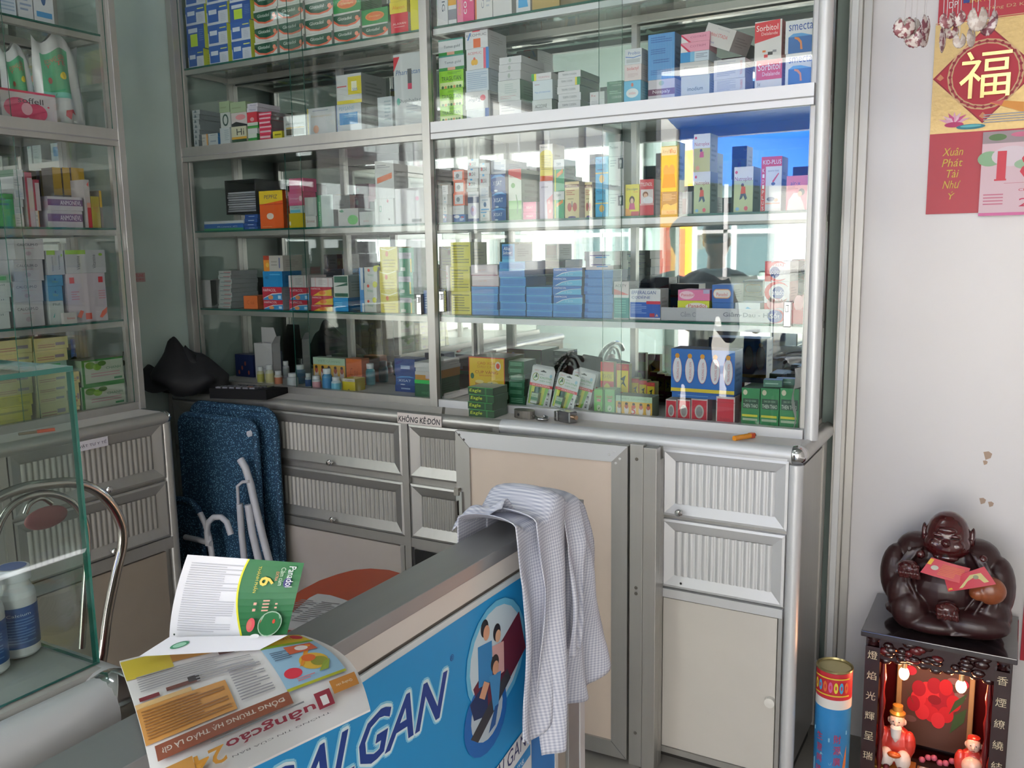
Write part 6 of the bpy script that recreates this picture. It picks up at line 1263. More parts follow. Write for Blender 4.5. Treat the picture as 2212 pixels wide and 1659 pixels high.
# ---------------------------------------------------------------- chrome chair
def chair():
    X = -1.62; P_ = lambda x, y: at(x, y, 0, X)
    o = Vector((X, at(130, 1300, 0, X).y, 0))
    t = thing('chrome_chair', o, 'chrome hoop-backed chair behind the near glass case', 'chair')
    def path(pts, m=6):
        q = [P_(*p)-o for p in pts]; out = []
        for i in range(len(q)-1):
            a = q[max(i-1, 0)]; b_, c = q[i], q[i+1]; d_ = q[min(i+2, len(q)-1)]
            for k in range(m):
                s = k/m; out.append(.5*((2*b_)+(-a+c)*s+(2*a-5*b_+4*c-d_)*s*s+(-a+3*b_-3*c+d_)*s**3))
        out.append(q[-1]); return out
    st = M('#b4b0aa', .15, 1)
    def dn(y, x): return P_(x, y)
    b = MB(); pth = path([(-60, 1130), (-20, 1085), (40, 1057), (100, 1046), (160, 1043), (205, 1058), (240, 1090), (262, 1135), (264, 1180), (250, 1240), (232, 1330), (222, 1410)]); last = pth[-1].copy()
    b.tube(pth+[Vector((last.x, last.y-.01, .45))], .0105, st, n=12); b.build('back_hoop', t)
    b = MB(); b.tube(path([(-20, 1190), (5, 1120), (40, 1082), (95, 1066), (140, 1075), (170, 1100), (186, 1140), (188, 1200), (182, 1300), (176, 1400)]), .007, st, n=10); b.build('inner_hoop', t)
    b = MB(); b.tube(path([(54, 1110), (65, 1088), (90, 1076), (112, 1088)]), .005, st, n=8); b.build('small_hoop', t)
    c = P_(100, 1118)-o; b = MB(); b.ell(c, (.01, .045, .022), M('#a35c5e', .5), n=20); b.build('red_oval', t)  # dim red oval set between the hoops
    y0 = last.y-.23
    b = MB(); b.lathe([(0, .445), (.19, .445), (.2, .455), (.2, .475), (.18, .49), (0, .492)], M('#8a3a3c', .5), c=(.2, y0, 0), n=28); b.build('seat', t)
    for sx, sy in ((.06, -.14), (.06, .14), (.34, -.14), (.34, .14)): MB().tube([(sx, y0+sy, .445), (sx+(sx-.2)*.35, y0+sy*1.35, 0)], .010, st, n=10).build('leg', t)
    b = MB(); b.tube([(.2+.17*math.cos(a*math.pi/10), y0+.17*math.sin(a*math.pi/10), .25) for a in range(20)], .006, st, n=8, closed=True); b.build('stretcher', t)
chair()

# ---------------------------------------------------------------- folded blue lounger
def lounger():
    Y = 1.93; P_ = lambda x, y, yy=Y: at(x, y, 1, yy)
    o = Vector((-2.2, 1.93, 0)); t = thing('folding_lounger', o, 'folded blue mesh lounger with white tube frame standing in the corner gap', 'lounger')
    m_ = M('#2a5676', .7, name='blue_mesh'); nt = m_.node_tree; N = nt.nodes; ck = N.new('ShaderNodeTexVoronoi'); ck.inputs['Scale'].default_value = 170; tc = N.new('ShaderNodeTexCoord')
    cr = N.new('ShaderNodeValToRGB'); cr.color_ramp.elements[0].color = lin('#7fb4d2'); cr.color_ramp.elements[0].position = .12; cr.color_ramp.elements[1].color = lin('#1c3d58'); cr.color_ramp.elements[1].position = .4
    nt.links.new(tc.outputs['Object'], ck.inputs['Vector']); nt.links.new(ck.outputs['Distance'], cr.inputs[0]); nt.links.new(cr.outputs[0], N['Principled BSDF'].inputs['Base Color'])
    x0, x1, zt = -2.36, -1.985, .822
    def sheet(name, xa, xb, y, z0, z1, rad):
        poly = [(xa, z0), (xb, z0)]
        for k in range(9): a = R(90*k/8); poly.append((xb-rad+rad*math.cos(a), z1-rad+rad*math.sin(a)))
        for k in range(9): a = R(90+90*k/8); poly.append((xa+rad+rad*math.cos(a), z1-rad+rad*math.sin(a)))
        b = MB(); b.prism(poly, lambda u, v: (u-o.x, y-o.y, v), lambda u, v: (u-o.x, y+.012-o.y, v), m_); b.build(name, t)
        pth = [(xb, y+.006, z0)]+[(px, y+.006, pz) for px, pz in poly[2:]]+[(xa, y+.006, z0)]
        b = MB(); b.tube([(a-o.x, b_-o.y, c) for a, b_, c in pth], .011, m_, n=8); b.build(name+'_hem', t)
    sheet('back_sheet', x0, x1, 1.955, .03, zt, .05); sheet('seat_sheet', -2.37, -2.03, 1.915, .03, .79, .04)
    sheet('foot_sheet', -2.39, -2.24, 1.86, .03, .52, .06)
    wt = noisy(M('#c3c2c8', .45, name='white_enamel'), 40, .08)
    def tb(name, pts, r=.011, yy=1.88): b = MB(); b.tube([P_(x, y, yy)-o for x, y in pts], r, wt, n=10); b.build(name, t)
    tb('frame_tube', [(519, 992), (530, 1010), (541, 1045), (552, 1095), (568, 1160), (585, 1225), (600, 1290), (610, 1340)], .0115)
    tb('frame_tube', [(518, 1088), (522, 1150), (528, 1210), (532, 1300)], .0105, 1.875); tb('frame_tube', [(536, 1090), (545, 1150), (560, 1215), (575, 1300)], .0115, 1.865)
    tb('catch', [(515, 1088), (513, 1050), (524, 1041), (538, 1040)], .005, 1.87)
    tb('hook', [(450, 1178), (447, 1150), (450, 1128), (462, 1117), (478, 1117), (490, 1128), (499, 1155)], .0095, 1.84)
    tb('frame_tube', [(432, 1108), (443, 1130), (452, 1160), (458, 1200), (462, 1290)], .009, 1.845); tb('cross_bar', [(400, 1160), (428, 1166), (456, 1174)], .009, 1.84)
    tb('white_band', [(540, 937), (552, 933)], .014, 1.925)
lounger()
# ---------------------------------------------------------------- calendar on the white wall
def calendar():
    Yw = 2.357; o = at(2001, 463, 1, Yw); ox, oz = -.2145, 1.372
    t = thing('wall_calendar', (ox, Yw, oz), 'red and gold tear-off calendar with a large gold character on the white wall', 'calendar')
    W, zg, zr, zt = .36, .185, .43, .52
    gold = noisy(M('#c2a56c', .35, .35, name='gold_foil'), 120, .12, bump=.3); red = M('#b31f33', .4)
    def H(z): return z
    b = MB(); b.box(0, W, -.002, 0, 0, zg, red); b.box(0, W, -.002, 0, zg, zr, gold); b.box(0.004, W, -.002, 0, zr, zt, red)
    f = frame((0, -.002, 0), (W, 0, 0), (0, 0, zt)); f.asp = W/zt
    Lx = lambda x: x/W
    Lz = lambda z: z/zt
    dcx, dcz = .108, .310
    def dia(r, c): return ('p', [(Lx(dcx-r), Lz(dcz)), (Lx(dcx), Lz(dcz-r)), (Lx(dcx+r), Lz(dcz)), (Lx(dcx), Lz(dcz+r))], c)
    P = [dia(.108, '#8c1a2c'), dia(.104, '#b01c34'), ('e', Lx(dcx), Lz(dcz), .078/W, .078/zt, '#c9a078'), ('e', Lx(dcx), Lz(dcz), .074/W, .074/zt, '#a83a44'), ('e', Lx(dcx), Lz(dcz), .070/W, .070/zt, '#c9a078'), ('e', Lx(dcx), Lz(dcz), .067/W, .067/zt, '#b01c34')]
    for k in range(28):
        a = 2*math.pi*k/28; P.append(('e', Lx(dcx+.072*math.cos(a)), Lz(dcz+.072*math.sin(a)), .0035/W, .0035/zt, '#8c1a2c'))
    for sx, sz in ((-.092, 0), (0, -.092)): P += [('p', [(Lx(dcx+sx-.008), Lz(dcz+sz)), (Lx(dcx+sx), Lz(dcz+sz-.006)), (Lx(dcx+sx+.008), Lz(dcz+sz)), (Lx(dcx+sx), Lz(dcz+sz+.009))], '#c9805c')]
    for i, s in enumerate(('Xuân', 'Phát', 'Tài', 'Như', 'Ý')): P.append(T(Lx(.052), Lz(.142-.025*i), (.042, .042, .026, .034, .014)[i]/W, .018/zt, '#d2b040', s, 0, .2))
    # lotus and fish
    for k in range(7):
        a = R(25+130*k/6); r = .03
        P.append(('p', [(Lx(.05), Lz(.205)), (Lx(.05+.45*r*math.cos(a-.35)), Lz(.205+.45*r*math.sin(a-.35))), (Lx(.05+1.2*r*math.cos(a)), Lz(.205+.9*r*math.sin(a))), (Lx(.05+.45*r*math.cos(a+.35)), Lz(.205+.45*r*math.sin(a+.35)))], ('#d9a0b8', '#c8508a', '#e0b8c8')[k % 3]))
    P += [('e', Lx(.05), Lz(.203), .02/W, .006/zt, '#b8306a'), ('e', Lx(.085), Lz(.196), .03/W, .006/zt, '#2a7a8a'), ('e', Lx(.085), Lz(.1975), .022/W, .003/zt, '#5ab0b8'), ('p', [(Lx(.12), Lz(.245)), (Lx(.15), Lz(.235)), (Lx(.2), Lz(.215)), (Lx(.23), Lz(.22)), (Lx(.2), Lz(.24)), (Lx(.15), Lz(.248))], '#d8903a'), ('p', [(Lx(.12), Lz(.247)), (Lx(.15), Lz(.25)), (Lx(.145), Lz(.238))], '#c85a5a'), ('l', Lx(.11), Lz(.2), Lx(.2), Lz(.222), 4, '#9a9aa0'),
        T(Lx(.14), Lz(.475), .16/W, .018/zt, '#d2a84a', 'NHÀ MÁY DƯỢC PHẨM'), T(Lx(.16), Lz(.452), .14/W, .01/zt, '#c9a078', 'Đường D2 KCN Tân'), T(Lx(.035), Lz(.47), .018/W, .014/zt, '#dcd2d4', 'DP'), Rr(Lx(.055), Lz(.47), Lx(.068), Lz(.484), '#2c3c8a'), Rr(0, Lz(.431), 1, Lz(.433), '#c9a078'), ('e', Lx(.215), Lz(.405), .015/W, .008/zt, '#c84a5a'), ('e', Lx(.215), Lz(.405), .012/W, .005/zt, '#c2a56c')]
    b.prints(f, P); b.build('backing', t)
    # embossed character
    V_, F_ = textmesh('福'); b = MB(); cx, cz, s = dcx, dcz, .104
    pts = [(cx+(x-.5)*s, cz+(y-.5)*s) for x, y in V_]
    gm = M('#d2bc7c', .22, .8, name='embossed_gold')
    b.raw([(x, -.007, z) for x, z in pts], F_, gm)
    ed = {}
    for fc in F_:
        for i in range(len(fc)):
            k = tuple(sorted((fc[i], fc[(i+1) % len(fc)]))); ed[k] = ed.get(k, 0)+1
    for (i, j), c in ed.items():
        if c == 1:
            (xa, za), (xb, zb) = pts[i], pts[j]
            b.face([(xa, -.007, za), (xb, -.007, zb), (xb+(xb-cx)*.02, -.0022, zb+(zb-cz)*.02), (xa+(xa-cx)*.02, -.0022, za+(za-cz)*.02)], gm)
    b.build('gold_character', t)
    # tear-off block
    x0 = .112; w_ = .2
    b = MB(); b.box(x0, x0+w_, -.016, -.0022, -.008, .18, '#d3bcc4', front=M('#d9bcc6', .6))
    f = frame((x0, -.016, -.008), (w_, 0, 0), (0, 0, .188)); f.asp = w_/.188
    b.prints(f, [Rr(0, .86, 1, 1, '#9a8a90'), ('e', .15, .93, .09, .04, '#5a7a4a'), ('e', .4, .95, .12, .03, '#c86a8a'), ('e', .75, .92, .1, .05, '#d88aa8'), ('e', .08, .68, .12, .09, '#8ab08a'), ('e', .3, .7, .2, .12, '#d8c8d2'), ('e', .45, .6, .12, .06, '#9ab89a'), Rr(0, 0, 1, .035, '#d26aa0'),
        T(.44, .59, .56, .36, '#cf3a4c', '~18'), Rr(.14, .415, .26, .435, '#cf3a4c'), ('l', .24, .375, .9, .39, 1, '#c88a98'), T(.56, .3, .34, .05, '#c22c44', 'CHỦ NHẬT'), T(.52, .15, .24, .1, '#c22c54', '26'), ('l', .04, .12, .24, .27, 4, '#c87a90'), ('l', .75, .1, .95, .27, 4, '#c87a90')])
    b.build('date_block', t)
calendar()

# ---------------------------------------------------------------- shell wind chimes
def shellmat(a, c):
    m = M(a, .35, coat=.3, name='shell'); nt = m.node_tree; N = nt.nodes; nz = N.new('ShaderNodeTexNoise'); nz.inputs['Scale'].default_value = 110; nz.inputs['Detail'].default_value = 2
    tc = N.new('ShaderNodeTexCoord'); cr = N.new('ShaderNodeValToRGB'); cr.color_ramp.elements[0].position = .46; cr.color_ramp.elements[1].position = .54
    cr.color_ramp.elements[0].color = lin(c); cr.color_ramp.elements[1].color = lin(a)
    nt.links.new(tc.outputs['Object'], nz.inputs['Vector']); nt.links.new(nz.outputs['Fac'], cr.inputs[0]); nt.links.new(cr.outputs[0], N['Principled BSDF'].inputs['Base Color']); return m
SM = [shellmat('#d8cdc8', '#8c5058'), shellmat('#cfc6bf', '#b8a8a0'), shellmat('#c8bab8', '#7a4450')]
def chime(px, label, shells):
    Yc = 1.9; o = at(px, 20, 1, Yc); t = thing('shell_wind_chime', (o.x, Yc, 3.04), label, 'wind chime', 'shell wind chimes by the calendar')
    MB().lathe([(0, .01), (.035, .008), (.035, 0), (0, -.002)], '#b89a78', n=20).build('hanger_disc', t)
    for i, (x, y, r, tw, k, el) in enumerate(shells):
        p = at(x, y, 1, Yc); c = Vector((p.x-o.x, (i % 3-1)*.012, p.z-3.04)); b = MB()
        ct, s_ = math.cos(R(tw)), math.sin(R(tw))
        def f(u, v):
            a = R(-160+320*u)-math.pi/2; rr = r*v*(1+.05*math.cos(18*a)*v)
            X, Z = rr*math.sin(a+math.pi/2), -rr*math.cos(a+math.pi/2)*el; Y_ = -.35*r*(1-v*v)+.02*r*math.cos(18*a)*v
            return (c.x+X*ct-Y_*s_, c.y+X*s_+Y_*ct, c.z-Z*-1 if 0 else c.z+Z)
        b.grid(f, 36, 8, SM[k]); o_ = b.build('shell', t); sd = o_.modifiers.new('thick', 'SOLIDIFY'); sd.thickness = .0012
        MB().tube([(c.x, c.y, c.z+r*.6*el), (c.x*.9, c.y, 0)], .0007, '#cfcaca', n=5).build('string', t)
chime(1972, 'left shell wind chime of mottled maroon and white discs', [(1955, 62, .019, 10, 0, 1), (1978, 78, .0205, -8, 0, 1), (1966, 55, .017, 20, 1, 1), (2000, 62, .0165, 72, 2, 1.4), (1994, 80, .014, 60, 2, 1.3)])
chime(2085, 'right shell wind chime hanging before the calendar', [(2046, 48, .014, 30, 0, 1), (2068, 40, .014, -5, 0, 1), (2054, 66, .012, 10, 0, 1), (2036, 88, .0135, 75, 2, 1.7), (2072, 88, .011, 20, 1, 1.2), (2096, 78, .0125, 60, 1, 1.4), (2112, 44, .0165, 12, 1, 1.3), (2135, 55, .0145, -25, 2, 1.2), (2147, 38, .012, 70, 2, 1.4)])

# red paper at the right edge, pinned to the wall
p = at(2203, 1425, 1, 2.357)
b = MB(); b.box(0, .09, -.002, 0, 0, .158, '#b02436'); b.prints(frame((0, -.002, 0), (.09, 0, 0), (0, 0, .158)), [T(.5, .5, .6, .3, '#d2a040', '吉')]); b.build('red_poster', loc=(p.x, 2.3575, p.z), label='small red paper on the white wall, cut by the right edge', cat='poster')

# ---------------------------------------------------------------- altar on the floor
def altar():
    X0, X1, Y0, Y1, ZT = -.272, .03, 2.1, 2.345, .415
    cx = (X0+X1)/2; t = thing('altar_cabinet', (cx, 2.22, 0), 'dark red lacquered altar cabinet with gold characters, lit by two bulbs', 'altar')
    def L(b): b.v = [(x-cx, y-2.22, z) for x, y, z in b.v]; return b
    lac = noisy(M('#2a0c0e', .22, coat=.5, name='dark_lacquer'), 30, .3); red = M('#5a1418', .25, coat=.4); gold = M('#c8a878', .35, .4)
    L(MB().box(X0-.008, X1+.008, Y0-.012, Y1, ZT-.014, ZT, M('#2c2426', .12, coat=.8))).build('top_slab', t, bevel=.002)
    b = MB(); b.box(X0, X0+.008, Y0+.02, Y1, 0, ZT-.014, lac); b.box(X1-.008, X1, Y0+.02, Y1, 0, ZT-.014, lac); b.box(X0, X1, Y1-.008, Y1, 0, ZT-.014, red); b.box(X0, X1, Y0+.01, Y1, 0, .03, lac); L(b).build('case', t)
    # carved header
    b = MB(); b.box(X0+.03, X1-.03, Y0+.01, Y0+.03, .345, ZT-.014, lac)
    rr = random.Random(4)
    for i in range(34):
        x = X0+.04+rr.random()*(X1-X0-.08); z = .352+rr.random()*.045; b.ell((x, Y0+.01, z), (.010+.008*rr.random(), .008, .006+.006*rr.random()), lac if i % 5 else red, n=8)
    for i in range(9): b.ell((X0+.045+i*.0265, Y0+.014, .345-.005*math.cos(i*1.57)), (.014, .005, .008), lac, n=8)
    L(b).build('carved_header', t)
    for k, (xa, chars) in enumerate(((X0+.002, '燈焰光輝呈瑞彩'), (X1-.034, '香煙繚繞結祥花'))):
        b = MB(); b.box(xa, xa+.032, Y0, Y0+.03, 0, .375, lac)
        b.lathe([(.006, .375), (.014, .378), (.008, .385), (.015, .392), (.015, .4), (.0, .401)], lac, c=(xa+.016, Y0+.014, 0), n=14)
        f = frame((xa, Y0, 0), (.032, 0, 0), (0, 0, .375)); P = []
        for i, c in enumerate(chars): P.append(T(.5, .945-.135*i, .66, .055, '#c9bca0', c))
        b.prints(f, P); L(b).build('column', t)
        b = MB(); x = xa+(.040 if k == 0 else -.008)
        b.tube([(x, Y0+.016, .02+.02*j) for j in range(17)], [.006+.0022*math.sin(j*1.9) for j in range(17)], red, n=10); L(b).build('turned_pillar', t)
    # inner picture in a gold frame
    b = MB(); px0, px1, pz0, pz1, py = -.205, -.055, .05, .30, 2.3
    b.box(px0, px1, py, py+.004, pz0, pz1, '#5a4038')
    f = frame((px0, py, pz0), (px1-px0, 0, 0), (0, 0, pz1-pz0)); P = []
    rr = random.Random(2)
    for i in range(10): P.append(('e', .1+.8*rr.random(), .2+.75*rr.random(), .1, .035, ('#3a5a34', '#7a5a58', '#8a6a6a')[i % 3]))
    for i in range(26):
        a = i*2.4; r = .06+.0115*i; P.append(('e', .5+r*math.cos(a)*.95, .5+r*math.sin(a)*.6, .15-.002*i, .085, ('#c8202c', '#a8182c', '#d8303a')[i % 3]))
    P += [('e', .5, .52, .1, .05, '#8a1020'), ('e', .12, .78, .09, .05, '#c8304a'), ('e', .9, .74, .09, .05, '#c8304a'), ('p', [(.75, .2), (.95, .35), (.98, .5), (.8, .4)], '#3a5a34'), ('p', [(.72, .4), (.92, .55), (.98, .66), (.8, .55)], '#3a5a34'), ('p', [(.04, .6), (.2, .42), (.14, .5)], '#3a5a34')]
    b.prints(f, P); L(b).build('peony_picture', t)
    b = MB()
    for q in ((px0-.012, px0, pz0, pz1+.012), (px1, px1+.012, pz0, pz1+.012), (px0, px1, pz1, pz1+.012)): b.box(q[0], q[1], py-.014, py+.003, q[2], q[3], gold)
    L(b).build('picture_frame', t, bevel=.002)
    for (x, z) in ((-.187, .315), (-.068, .312)):
        b = MB(); b.ell((x, Y0+.022, z), (.0112, .0112, .0155), M('#ffb070', .3, emit=30), n=18); bo = L(b).build('bulb', t)
        b = MB(); b.tube([(x, Y0+.022, z+.012), (x, Y0+.03, z+.03)], .006, gold, n=10); L(b).build('bulb_socket', bo)
        l = bpy.data.lights.new('bulb_light', 'POINT'); l.energy = .55; l.color = (1, .42, .2); l.shadow_soft_size = .012
        lo_ = bpy.data.objects.new('bulb_light', l); COL.objects.link(lo_); lo_.location = (x, Y0+.022, z-.030)
    L(MB().ell((-.207, Y0+.008, .372), (.004, .003, .003), M('#e0602c', .4, emit=3), n=8)).build('indicator_lamp', t)
    # small offerings on the cabinet floor
    t2 = thing('offering_tray', (-.115, 2.2, .03), 'brass tray with small cups and pink flowers between the two figurines', 'tray')
    b = MB(); b.box(-.04, .045, -.02, .03, .0005, .004, gold); b.build('tray', t2)
    for i in range(3): MB().lathe([(.006, .004), (.010, .018), (.009, .018), (.005, .006)], M('#c0b4b0', .2), n=14).build('cup', t2, loc=(-.025+.025*i, -.005, 0))
    for i in range(6): MB().ell((-.03+.013*i, .015+.006*(i % 2), .03+.006*(i % 3)), (.008, .006, .008), '#c0607a', n=8).build('flower', t2)
altar()

def rm(o, vox):
    r = o.modifiers.new('remesh', 'REMESH'); r.mode = 'VOXEL'; r.voxel_size = vox; r.use_smooth_shade = True
    s = o.modifiers.new('smooth', 'SMOOTH'); s.factor = .6; s.iterations = 2
    return o

def figurine(x, z, s, label, hat, belly):
    """small seated porcelain god"""
    t = thing('porcelain_figurine', (x, 2.165, z), label, 'figurine', 'porcelain figurines in the altar')
    skin = M('#e2c0b0', .3, coat=.5); red = M('#c03a30', .3, coat=.5); cr = M('#e2d4cc', .35); gd = M('#c89a4a', .3, .5)
    b = MB(); b.box(-.034*s, .034*s, -.022*s, .026*s, 0, .022*s, gd); b.build('plinth', t, bevel=.002)
    b = MB(); b.ell((0, .004, .06*s), (.031*s, .02*s, .04*s), red, n=18); b.ell((-.022*s, -.004, .07*s), (.012*s, .012*s, .026*s), red, n=12); b.ell((.022*s, -.004, .07*s), (.012*s, .012*s, .026*s), red, n=12); rm(b.build('robe', t), .0022)
    b = MB(); b.ell((-.014*s, -.014*s, .042*s), (.014*s, .014*s, .02*s), cr, n=14); b.ell((.014*s, -.014*s, .042*s), (.014*s, .014*s, .02*s), cr, n=14); rm(b.build('legs', t), .0022)
    for q in (-1, 1): MB().ell((q*.012*s, -.026*s, .028*s), (.006*s, .008*s, .006*s), '#5a1420', n=10).build('shoe', t)
    b = MB(); b.ell((0, -.004*s, .112*s), (.0135*s, .0135*s, .016*s), skin, n=18); b.ell((0, -.018*s, .11*s), (.0025*s, .003*s, .003*s), skin, n=8)
    for q in (-1, 1): b.ell((q*.0135*s, -.002*s, .110*s), (.003*s, .003*s, .006*s), skin, n=8)
    ho = rm(b.build('head', t), .0013)
    for q in (-1, 1): MB().ell((q*.005*s, -.0165*s, .115*s), (.0015*s, .001*s, .001*s), BLK, n=8).build('eye', ho)
    MB().ell((0, -.017*s, .104*s), (.004*s, .0012*s, .001*s), '#8a2a2a', n=8).build('mouth', ho)
    if belly: MB().ell((0, -.014*s, .07*s), (.02*s, .015*s, .02*s), skin, n=16).build('belly', t)
    else: b = MB(); b.lathe([(.001, 0), (.008*s, .012*s), (.010*s, .03*s), (.007*s, .036*s)], M('#e6e0dc', .6), c=(0, -.014*s, .073*s), n=14); b.build('beard', t)
    if hat: b = MB(); b.lathe([(.013*s, .120*s), (.014*s, .126*s), (.009*s, .13*s), (.009*s, .14*s), (0, .143*s)], gd, n=16); b.build('hat', t)
    else: b = MB(); b.lathe([(.0125*s, .120*s), (.0115*s, .126*s), (0, .129*s)], red, n=16); b.build('cap', t)
    MB().ell((0, -.026*s, .055*s), (.012*s, .006*s, .006*s), M('#d8662c', .3, .3), n=12).build('ingot', t)
figurine(-.2, .03, 1.3, 'white bearded porcelain figurine with gold hat in the altar, left', True, False)
figurine(-.036, .03, 1.15, 'laughing bare-bellied porcelain figurine in the altar, right', False, True)

# ---------------------------------------------------------------- wooden laughing statue on the altar
def statue():
    cx, cy, z0 = -.117, 2.215, .4185
    t = thing('wooden_statue', (cx, cy, z0), 'dark carved wooden laughing seated statue on top of the altar cabinet', 'statue')
    wd = noisy(M('#301617', .38, coat=.12, name='carved_wood'), 40, .25, bump=.25)
    wr = M('#451416', .18, coat=.6)
    b = MB(); E_ = lambda c, r, m=wd, n=22, rot=None: b.ell(c, r, m, n, rot)
    E_((0, .015, .085), (.115, .075, .095)); E_((0, .02, .15), (.095, .06, .065)); E_((-.062, .01, .165), (.05, .048, .045)); E_((.062, .01, .165), (.05, .048, .045))
    E_((0, -.04, .095), (.068, .045, .06))
    E_((-.108, -.01, .11), (.034, .044, .07)); E_((.108, -.005, .105), (.036, .046, .075))
    E_((-.085, -.045, .075), (.036, .04, .055)); E_((-.068, -.07, .045), (.04, .036, .045)); E_((.06, -.06, .035), (.08, .045, .034)); E_((.09, -.03, .05), (.05, .05, .05)); E_((-.02, -.075, .022), (.07, .034, .022)); E_((0, 0, .02), (.13, .085, .022))
    for q in (-1, 1):
        for k in range(4):
            s_ = .012*k
            b.tube([(q*(.05+s_*.8), -.035-s_*.2, .19-s_*.3), (q*(.078+s_), -.05, .15-s_), (q*(.07+s_), -.075+s_*.3, .11-s_), (q*(.045+s_*1.5), -.09+s_*.5, .07-s_*.8)], [.003, .005, .005, .003], wd, n=8)
        for k in range(3): b.tube([(q*.02, -.1+.004*k, .012+.012*k), (q*.06, -.098+.006*k, .02+.014*k), (q*.1, -.08+.006*k, .022+.016*k)], [.003, .0045, .003], wd, n=8)
    rm(b.build('robed_body', t), .003)
    b = MB(); rot = None
    hz = .218
    b.ell((0, -.02, hz+.004), (.046, .045, .055), wr, 26); b.ell((0, -.03, hz-.018), (.05, .04, .033), wr, 22); b.ell((0, -.008, hz-.055), (.035, .035, .03), wr, 18)
    for q in (-1, 1):
        b.ell((q*.023, -.052, hz-.012), (.016, .014, .014), wr, 16); b.ell((q*.051, -.008, hz-.002), (.006, .013, .026), wr, 12); b.ell((q*.055, -.006, hz-.036), (.006, .009, .022), wr, 12)
        b.ell((q*.017, -.06, hz+.012), (.013, .006, .005), wr, 12)
    b.ell((0, -.066, hz-.004), (.009, .010, .008), wr, 14); b.ell((0, -.06, hz+.024), (.02, .006, .007), wr, 12); b.ell((0, -.052, hz-.042), (.028, .014, .009), wr, 14)
    ho = rm(b.build('head', t), .0024)
    b = MB(); b.grid(lambda u, v: (-.017+.034*u, -.067+.012*abs(u-.5), hz-.027-.010*math.sin(math.pi*u)*v-.0*v), 10, 3, '#1a0a0a'); b.build('open_mouth', ho)
    for q in (-1, 1):
        b = MB(); b.tube([(q*.008, -.065, hz+.006), (q*.016, -.066, hz+.009), (q*.024, -.061, hz+.006)], .0012, '#120606', n=6); b.build('eye_slit', ho)
    for q, c in ((-1, (-.072, -.082, .148)), (1, (.012, -.098, .07))):
        b = MB(); b.ell(c, (.026, .02, .020), wr, 18)
        for k in range(4): b.tube([(c[0]-.018+.012*k, c[1]-.012, c[2]+.004), (c[0]-.016+.012*k, c[1]-.022, c[2]-.004), (c[0]-.014+.012*k, c[1]-.018, c[2]-.016)], .0055, wr, n=8)
        b.tube([(c[0]+q*-.02, c[1]-.008, c[2]+.008), (c[0]+q*-.008, c[1]-.018, c[2]+.014)], .006, wr, n=8); rm(b.build('hand', t), .0022)
    for c in ((-.052, -.05, .175), (.075, -.035, .178)): MB().ell(c, (.010, .010, .011), wr, 12).build('bead', t)
    b = MB(); b.ell((.092, -.062, .118), (.034, .026, .032), noisy(M('#8c4a28', .35, coat=.4), 60, .3), 20); b.ell((.07, -.072, .112), (.02, .018, .018), noisy(M('#8c4a28', .35, coat=.4), 60, .3), 14); rm(b.build('gourd', t), .0026)
    # red envelopes
    Yp = cy-.105
    t2 = thing('red_envelope', at(2055, 1270, 1, Yp), 'two overlapping red envelopes with yellow print resting against the statue', 'envelope')
    o = t2.location.copy()
    for quad, P in ((((1988, 1236), (2082, 1262), (2096, 1228), (2012, 1204)), [('l', .35, .15, .9, .85, 7, '#cf6a2c'), ('e', .22, .5, .09, .14, '#b8b8a8'), Rr(.0, .6, .1, .95, '#d8a82c')]), (((2048, 1278), (2152, 1262), (2126, 1224), (2040, 1250)), [('p', [(.25, .12), (.9, .2), (.85, .75), (.6, .8)], '#c8b878'), ('e', .7, .6, .06, .12, '#8a8a6a'), ('p', [(.02, .1), (.12, .12), (.1, .25), (.03, .22)], '#d8a82c')])):
        k = 0 if quad[0][0] == 1988 else 1
        c = [at(x, y, 1, Yp-.004*k+.012*(j > 1))-o for j, (x, y) in enumerate(quad)]
        def f(u, v, e=0, c=c): p = (c[0]*(1-u)+c[1]*u)*(1-v)+(c[3]*(1-u)+c[2]*u)*v; return p+Vector((0, -e*2-.006*math.sin(math.pi*u)*.5, 0))
        b = MB(); rd = M('#c02434', .4); b.grid(f, 6, 4, rd); b.grid(lambda u, v: f(u, v)+Vector((0, .0012, 0)), 6, 4, rd); b.prints(f, P, sub=4); b.build('envelope', t2)
statue()

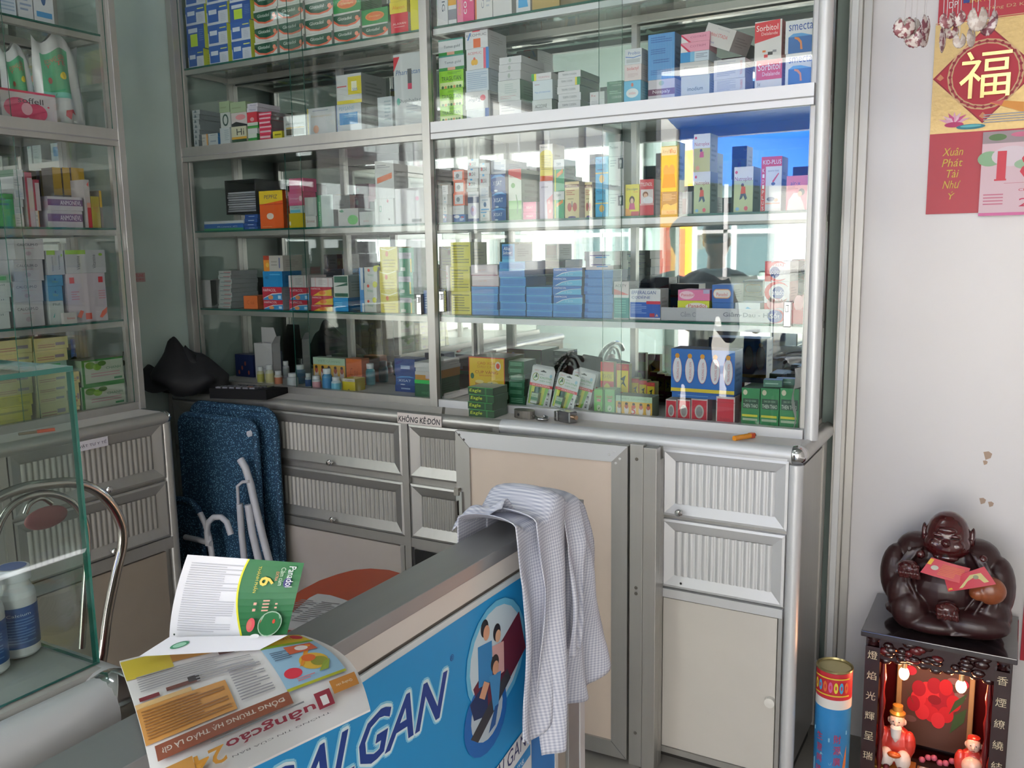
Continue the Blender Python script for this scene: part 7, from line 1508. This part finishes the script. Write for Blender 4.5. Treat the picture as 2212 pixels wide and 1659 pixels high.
# ---------------------------------------------------------------- tall printed paper can
def can():
    r = .0385; y = 2.06; a, c_ = at(1763, 1480, 1, y), at(1841, 1480, 1, y); cx = (a.x+c_.x)/2; r = (c_.x-a.x)/2; h = at(1802, 1436, 1, y-.0).z
    t = thing('paper_can', (cx, y, 0), 'tall blue paper can with red characters and gold lid by the altar', 'can')
    b = MB(); b.lathe([(0, .0005), (r, .0005), (r, h*.04), (r, h*.72), (r, h*.79), (r, h-.004)], None, n=36, ms=['#b89a5a', '#b84a5a', noisy(M('#2f82c0', .35, coat=.3, name='can_blue'), 9, .45), M('#d8d4d0', .5), M('#c0303c', .4)])
    def fn(u, v, e): q = R(-150+120*u); return ((r+.0006+e)*math.cos(q), (r+.0006+e)*math.sin(q), v*h)
    P = [('p', [(0, .3), (.3, .38), (.55, .3), (.8, .42), (1, .3), (1, .2), (0, .2)], '#8ab8cc'), ('p', [(0, .55), (.5, .5), (1, .56), (1, .53), (.5, .47), (0, .52)], '#8ac0dc'), ('p', [(.82, .12), (1, .3), (1, .45), (.9, .3)], '#d87a3a')]
    for i, c in enumerate('財源廣進萬'): P.append(T(.72, .50-.085*i, .2, .065, '#c0203c', c))
    for i, c in enumerate('生意興隆通'): P.append(T(.24, .50-.085*i, .18, .06, '#c0203c', c))
    for i in range(7): P += [('e', .07+.14*i, .885, .055, .04, ('#d8c83a', '#4a9ac8', '#d8703a', '#c85a8a')[i % 4]), ('e', .07+.14*i, .885, .022, .016, '#c83a4a')]
    P.append(Rr(0, .945, 1, .955, '#d8b83a')); P.append(Rr(0, .82, 1, .83, '#d8b83a'))
    b.prints(fn, P, sub=10); b.build('tube', t)
    b = MB(); b.lathe([(r, h-.005), (r+.0012, h-.004), (r+.0012, h), (r-.002, h+.001), (r-.004, h-.003), (0, h-.003)], M('#b5a878', .25, .8), n=36); b.build('lid', t)
can()

# ---------------------------------------------------------------- person standing near the shopfront (seen in the mirror)
def person():
    o = Vector((-1.29, .49, 0)); t = thing('person', o, 'person in a grey shirt and dark trousers, standing, reflected in the cabinet mirror', 'person'); t.scale = (.84, .84, .84); t.rotation_euler = (0, 0, math.pi)
    skin = M('#b88a6c', .5); sh = M('#8c929c', .8); tr = M('#2c2e36', .8)
    b = MB()
    for q in (-1, 1): b.tube([(q*.10, 0, .93), (q*.105, 0, .8), (q*.10, -.01, .5), (q*.1, .01, .3), (q*.1, .015, .09)], [.095, .09, .065, .055, .045], tr, n=14)
    b.ell((0, 0, .94), (.165, .11, .1), tr, 20); rm(b.build('trousers', t), .014)
    for q in (-1, 1): b = MB(); b.ell((q*.1, .06, .04), (.045, .13, .04), '#1c1a1a', 16); b.build('shoe', t)
    b = MB(); b.tube([(0, 0, .92), (0, 0, 1.05), (0, .01, 1.22), (0, 0, 1.36), (0, -.005, 1.43)], [.155, .145, .165, .165, .08], sh, n=18)
    b.ell((0, 0, 1.36), (.2, .095, .075), sh, 20)
    for q in (-1, 1): b.tube([(q*.18, 0, 1.37), (q*.23, .02, 1.25), (q*.24, .04, 1.12)], [.06, .052, .047], sh, n=12)
    rm(b.build('shirt_top', t), .012)
    b = MB(); b.tube([(0, .0, 1.38), (0, .012, 1.5)], [.055, .05], skin, n=14); b.ell((0, .02, 1.585), (.072, .09, .112), skin, 24); b.ell((0, .105, 1.57), (.013, .02, .018), skin, 10); b.ell((0, .075, 1.53), (.03, .025, .02), skin, 12)
    for q in (-1, 1): b.ell((q*.074, .01, 1.58), (.010, .02, .03), skin, 10)
    ho = rm(b.build('head', t), .007)
    b = MB(); b.ell((0, .0, 1.625), (.08, .092, .085), '#17130f', 22); b.build('hair', t)
    for q in (-1, 1): MB().ell((q*.028, .103, 1.6), (.010, .006, .006), '#1a1412', 10).build('eye', ho)
    MB().ell((0, .106, 1.538), (.02, .006, .005), '#8a4a44', 10).build('mouth', ho)
    for q in (-1, 1):
        b = MB(); b.tube([(q*.24, .04, 1.14), (q*.2, .14, 1.08), (q*.14, .22, 1.1)], [.042, .036, .026], skin, n=12); b.ell((q*.125, .25, 1.105), (.028, .045, .02), skin, 12)
        for k in range(4): b.tube([(q*(.145-.015*k), .28, 1.108), (q*(.14-.016*k), .315-.004*abs(k-1), 1.104), (q*(.135-.016*k), .33-.006*abs(k-1), 1.085)], [.009, .0085, .007], skin, n=8)
        b.tube([(q*.10, .245, 1.11), (q*.08, .275, 1.12), (q*.078, .295, 1.115)], [.011, .010, .008], skin, n=8); rm(b.build('arm', t), .006)
person()
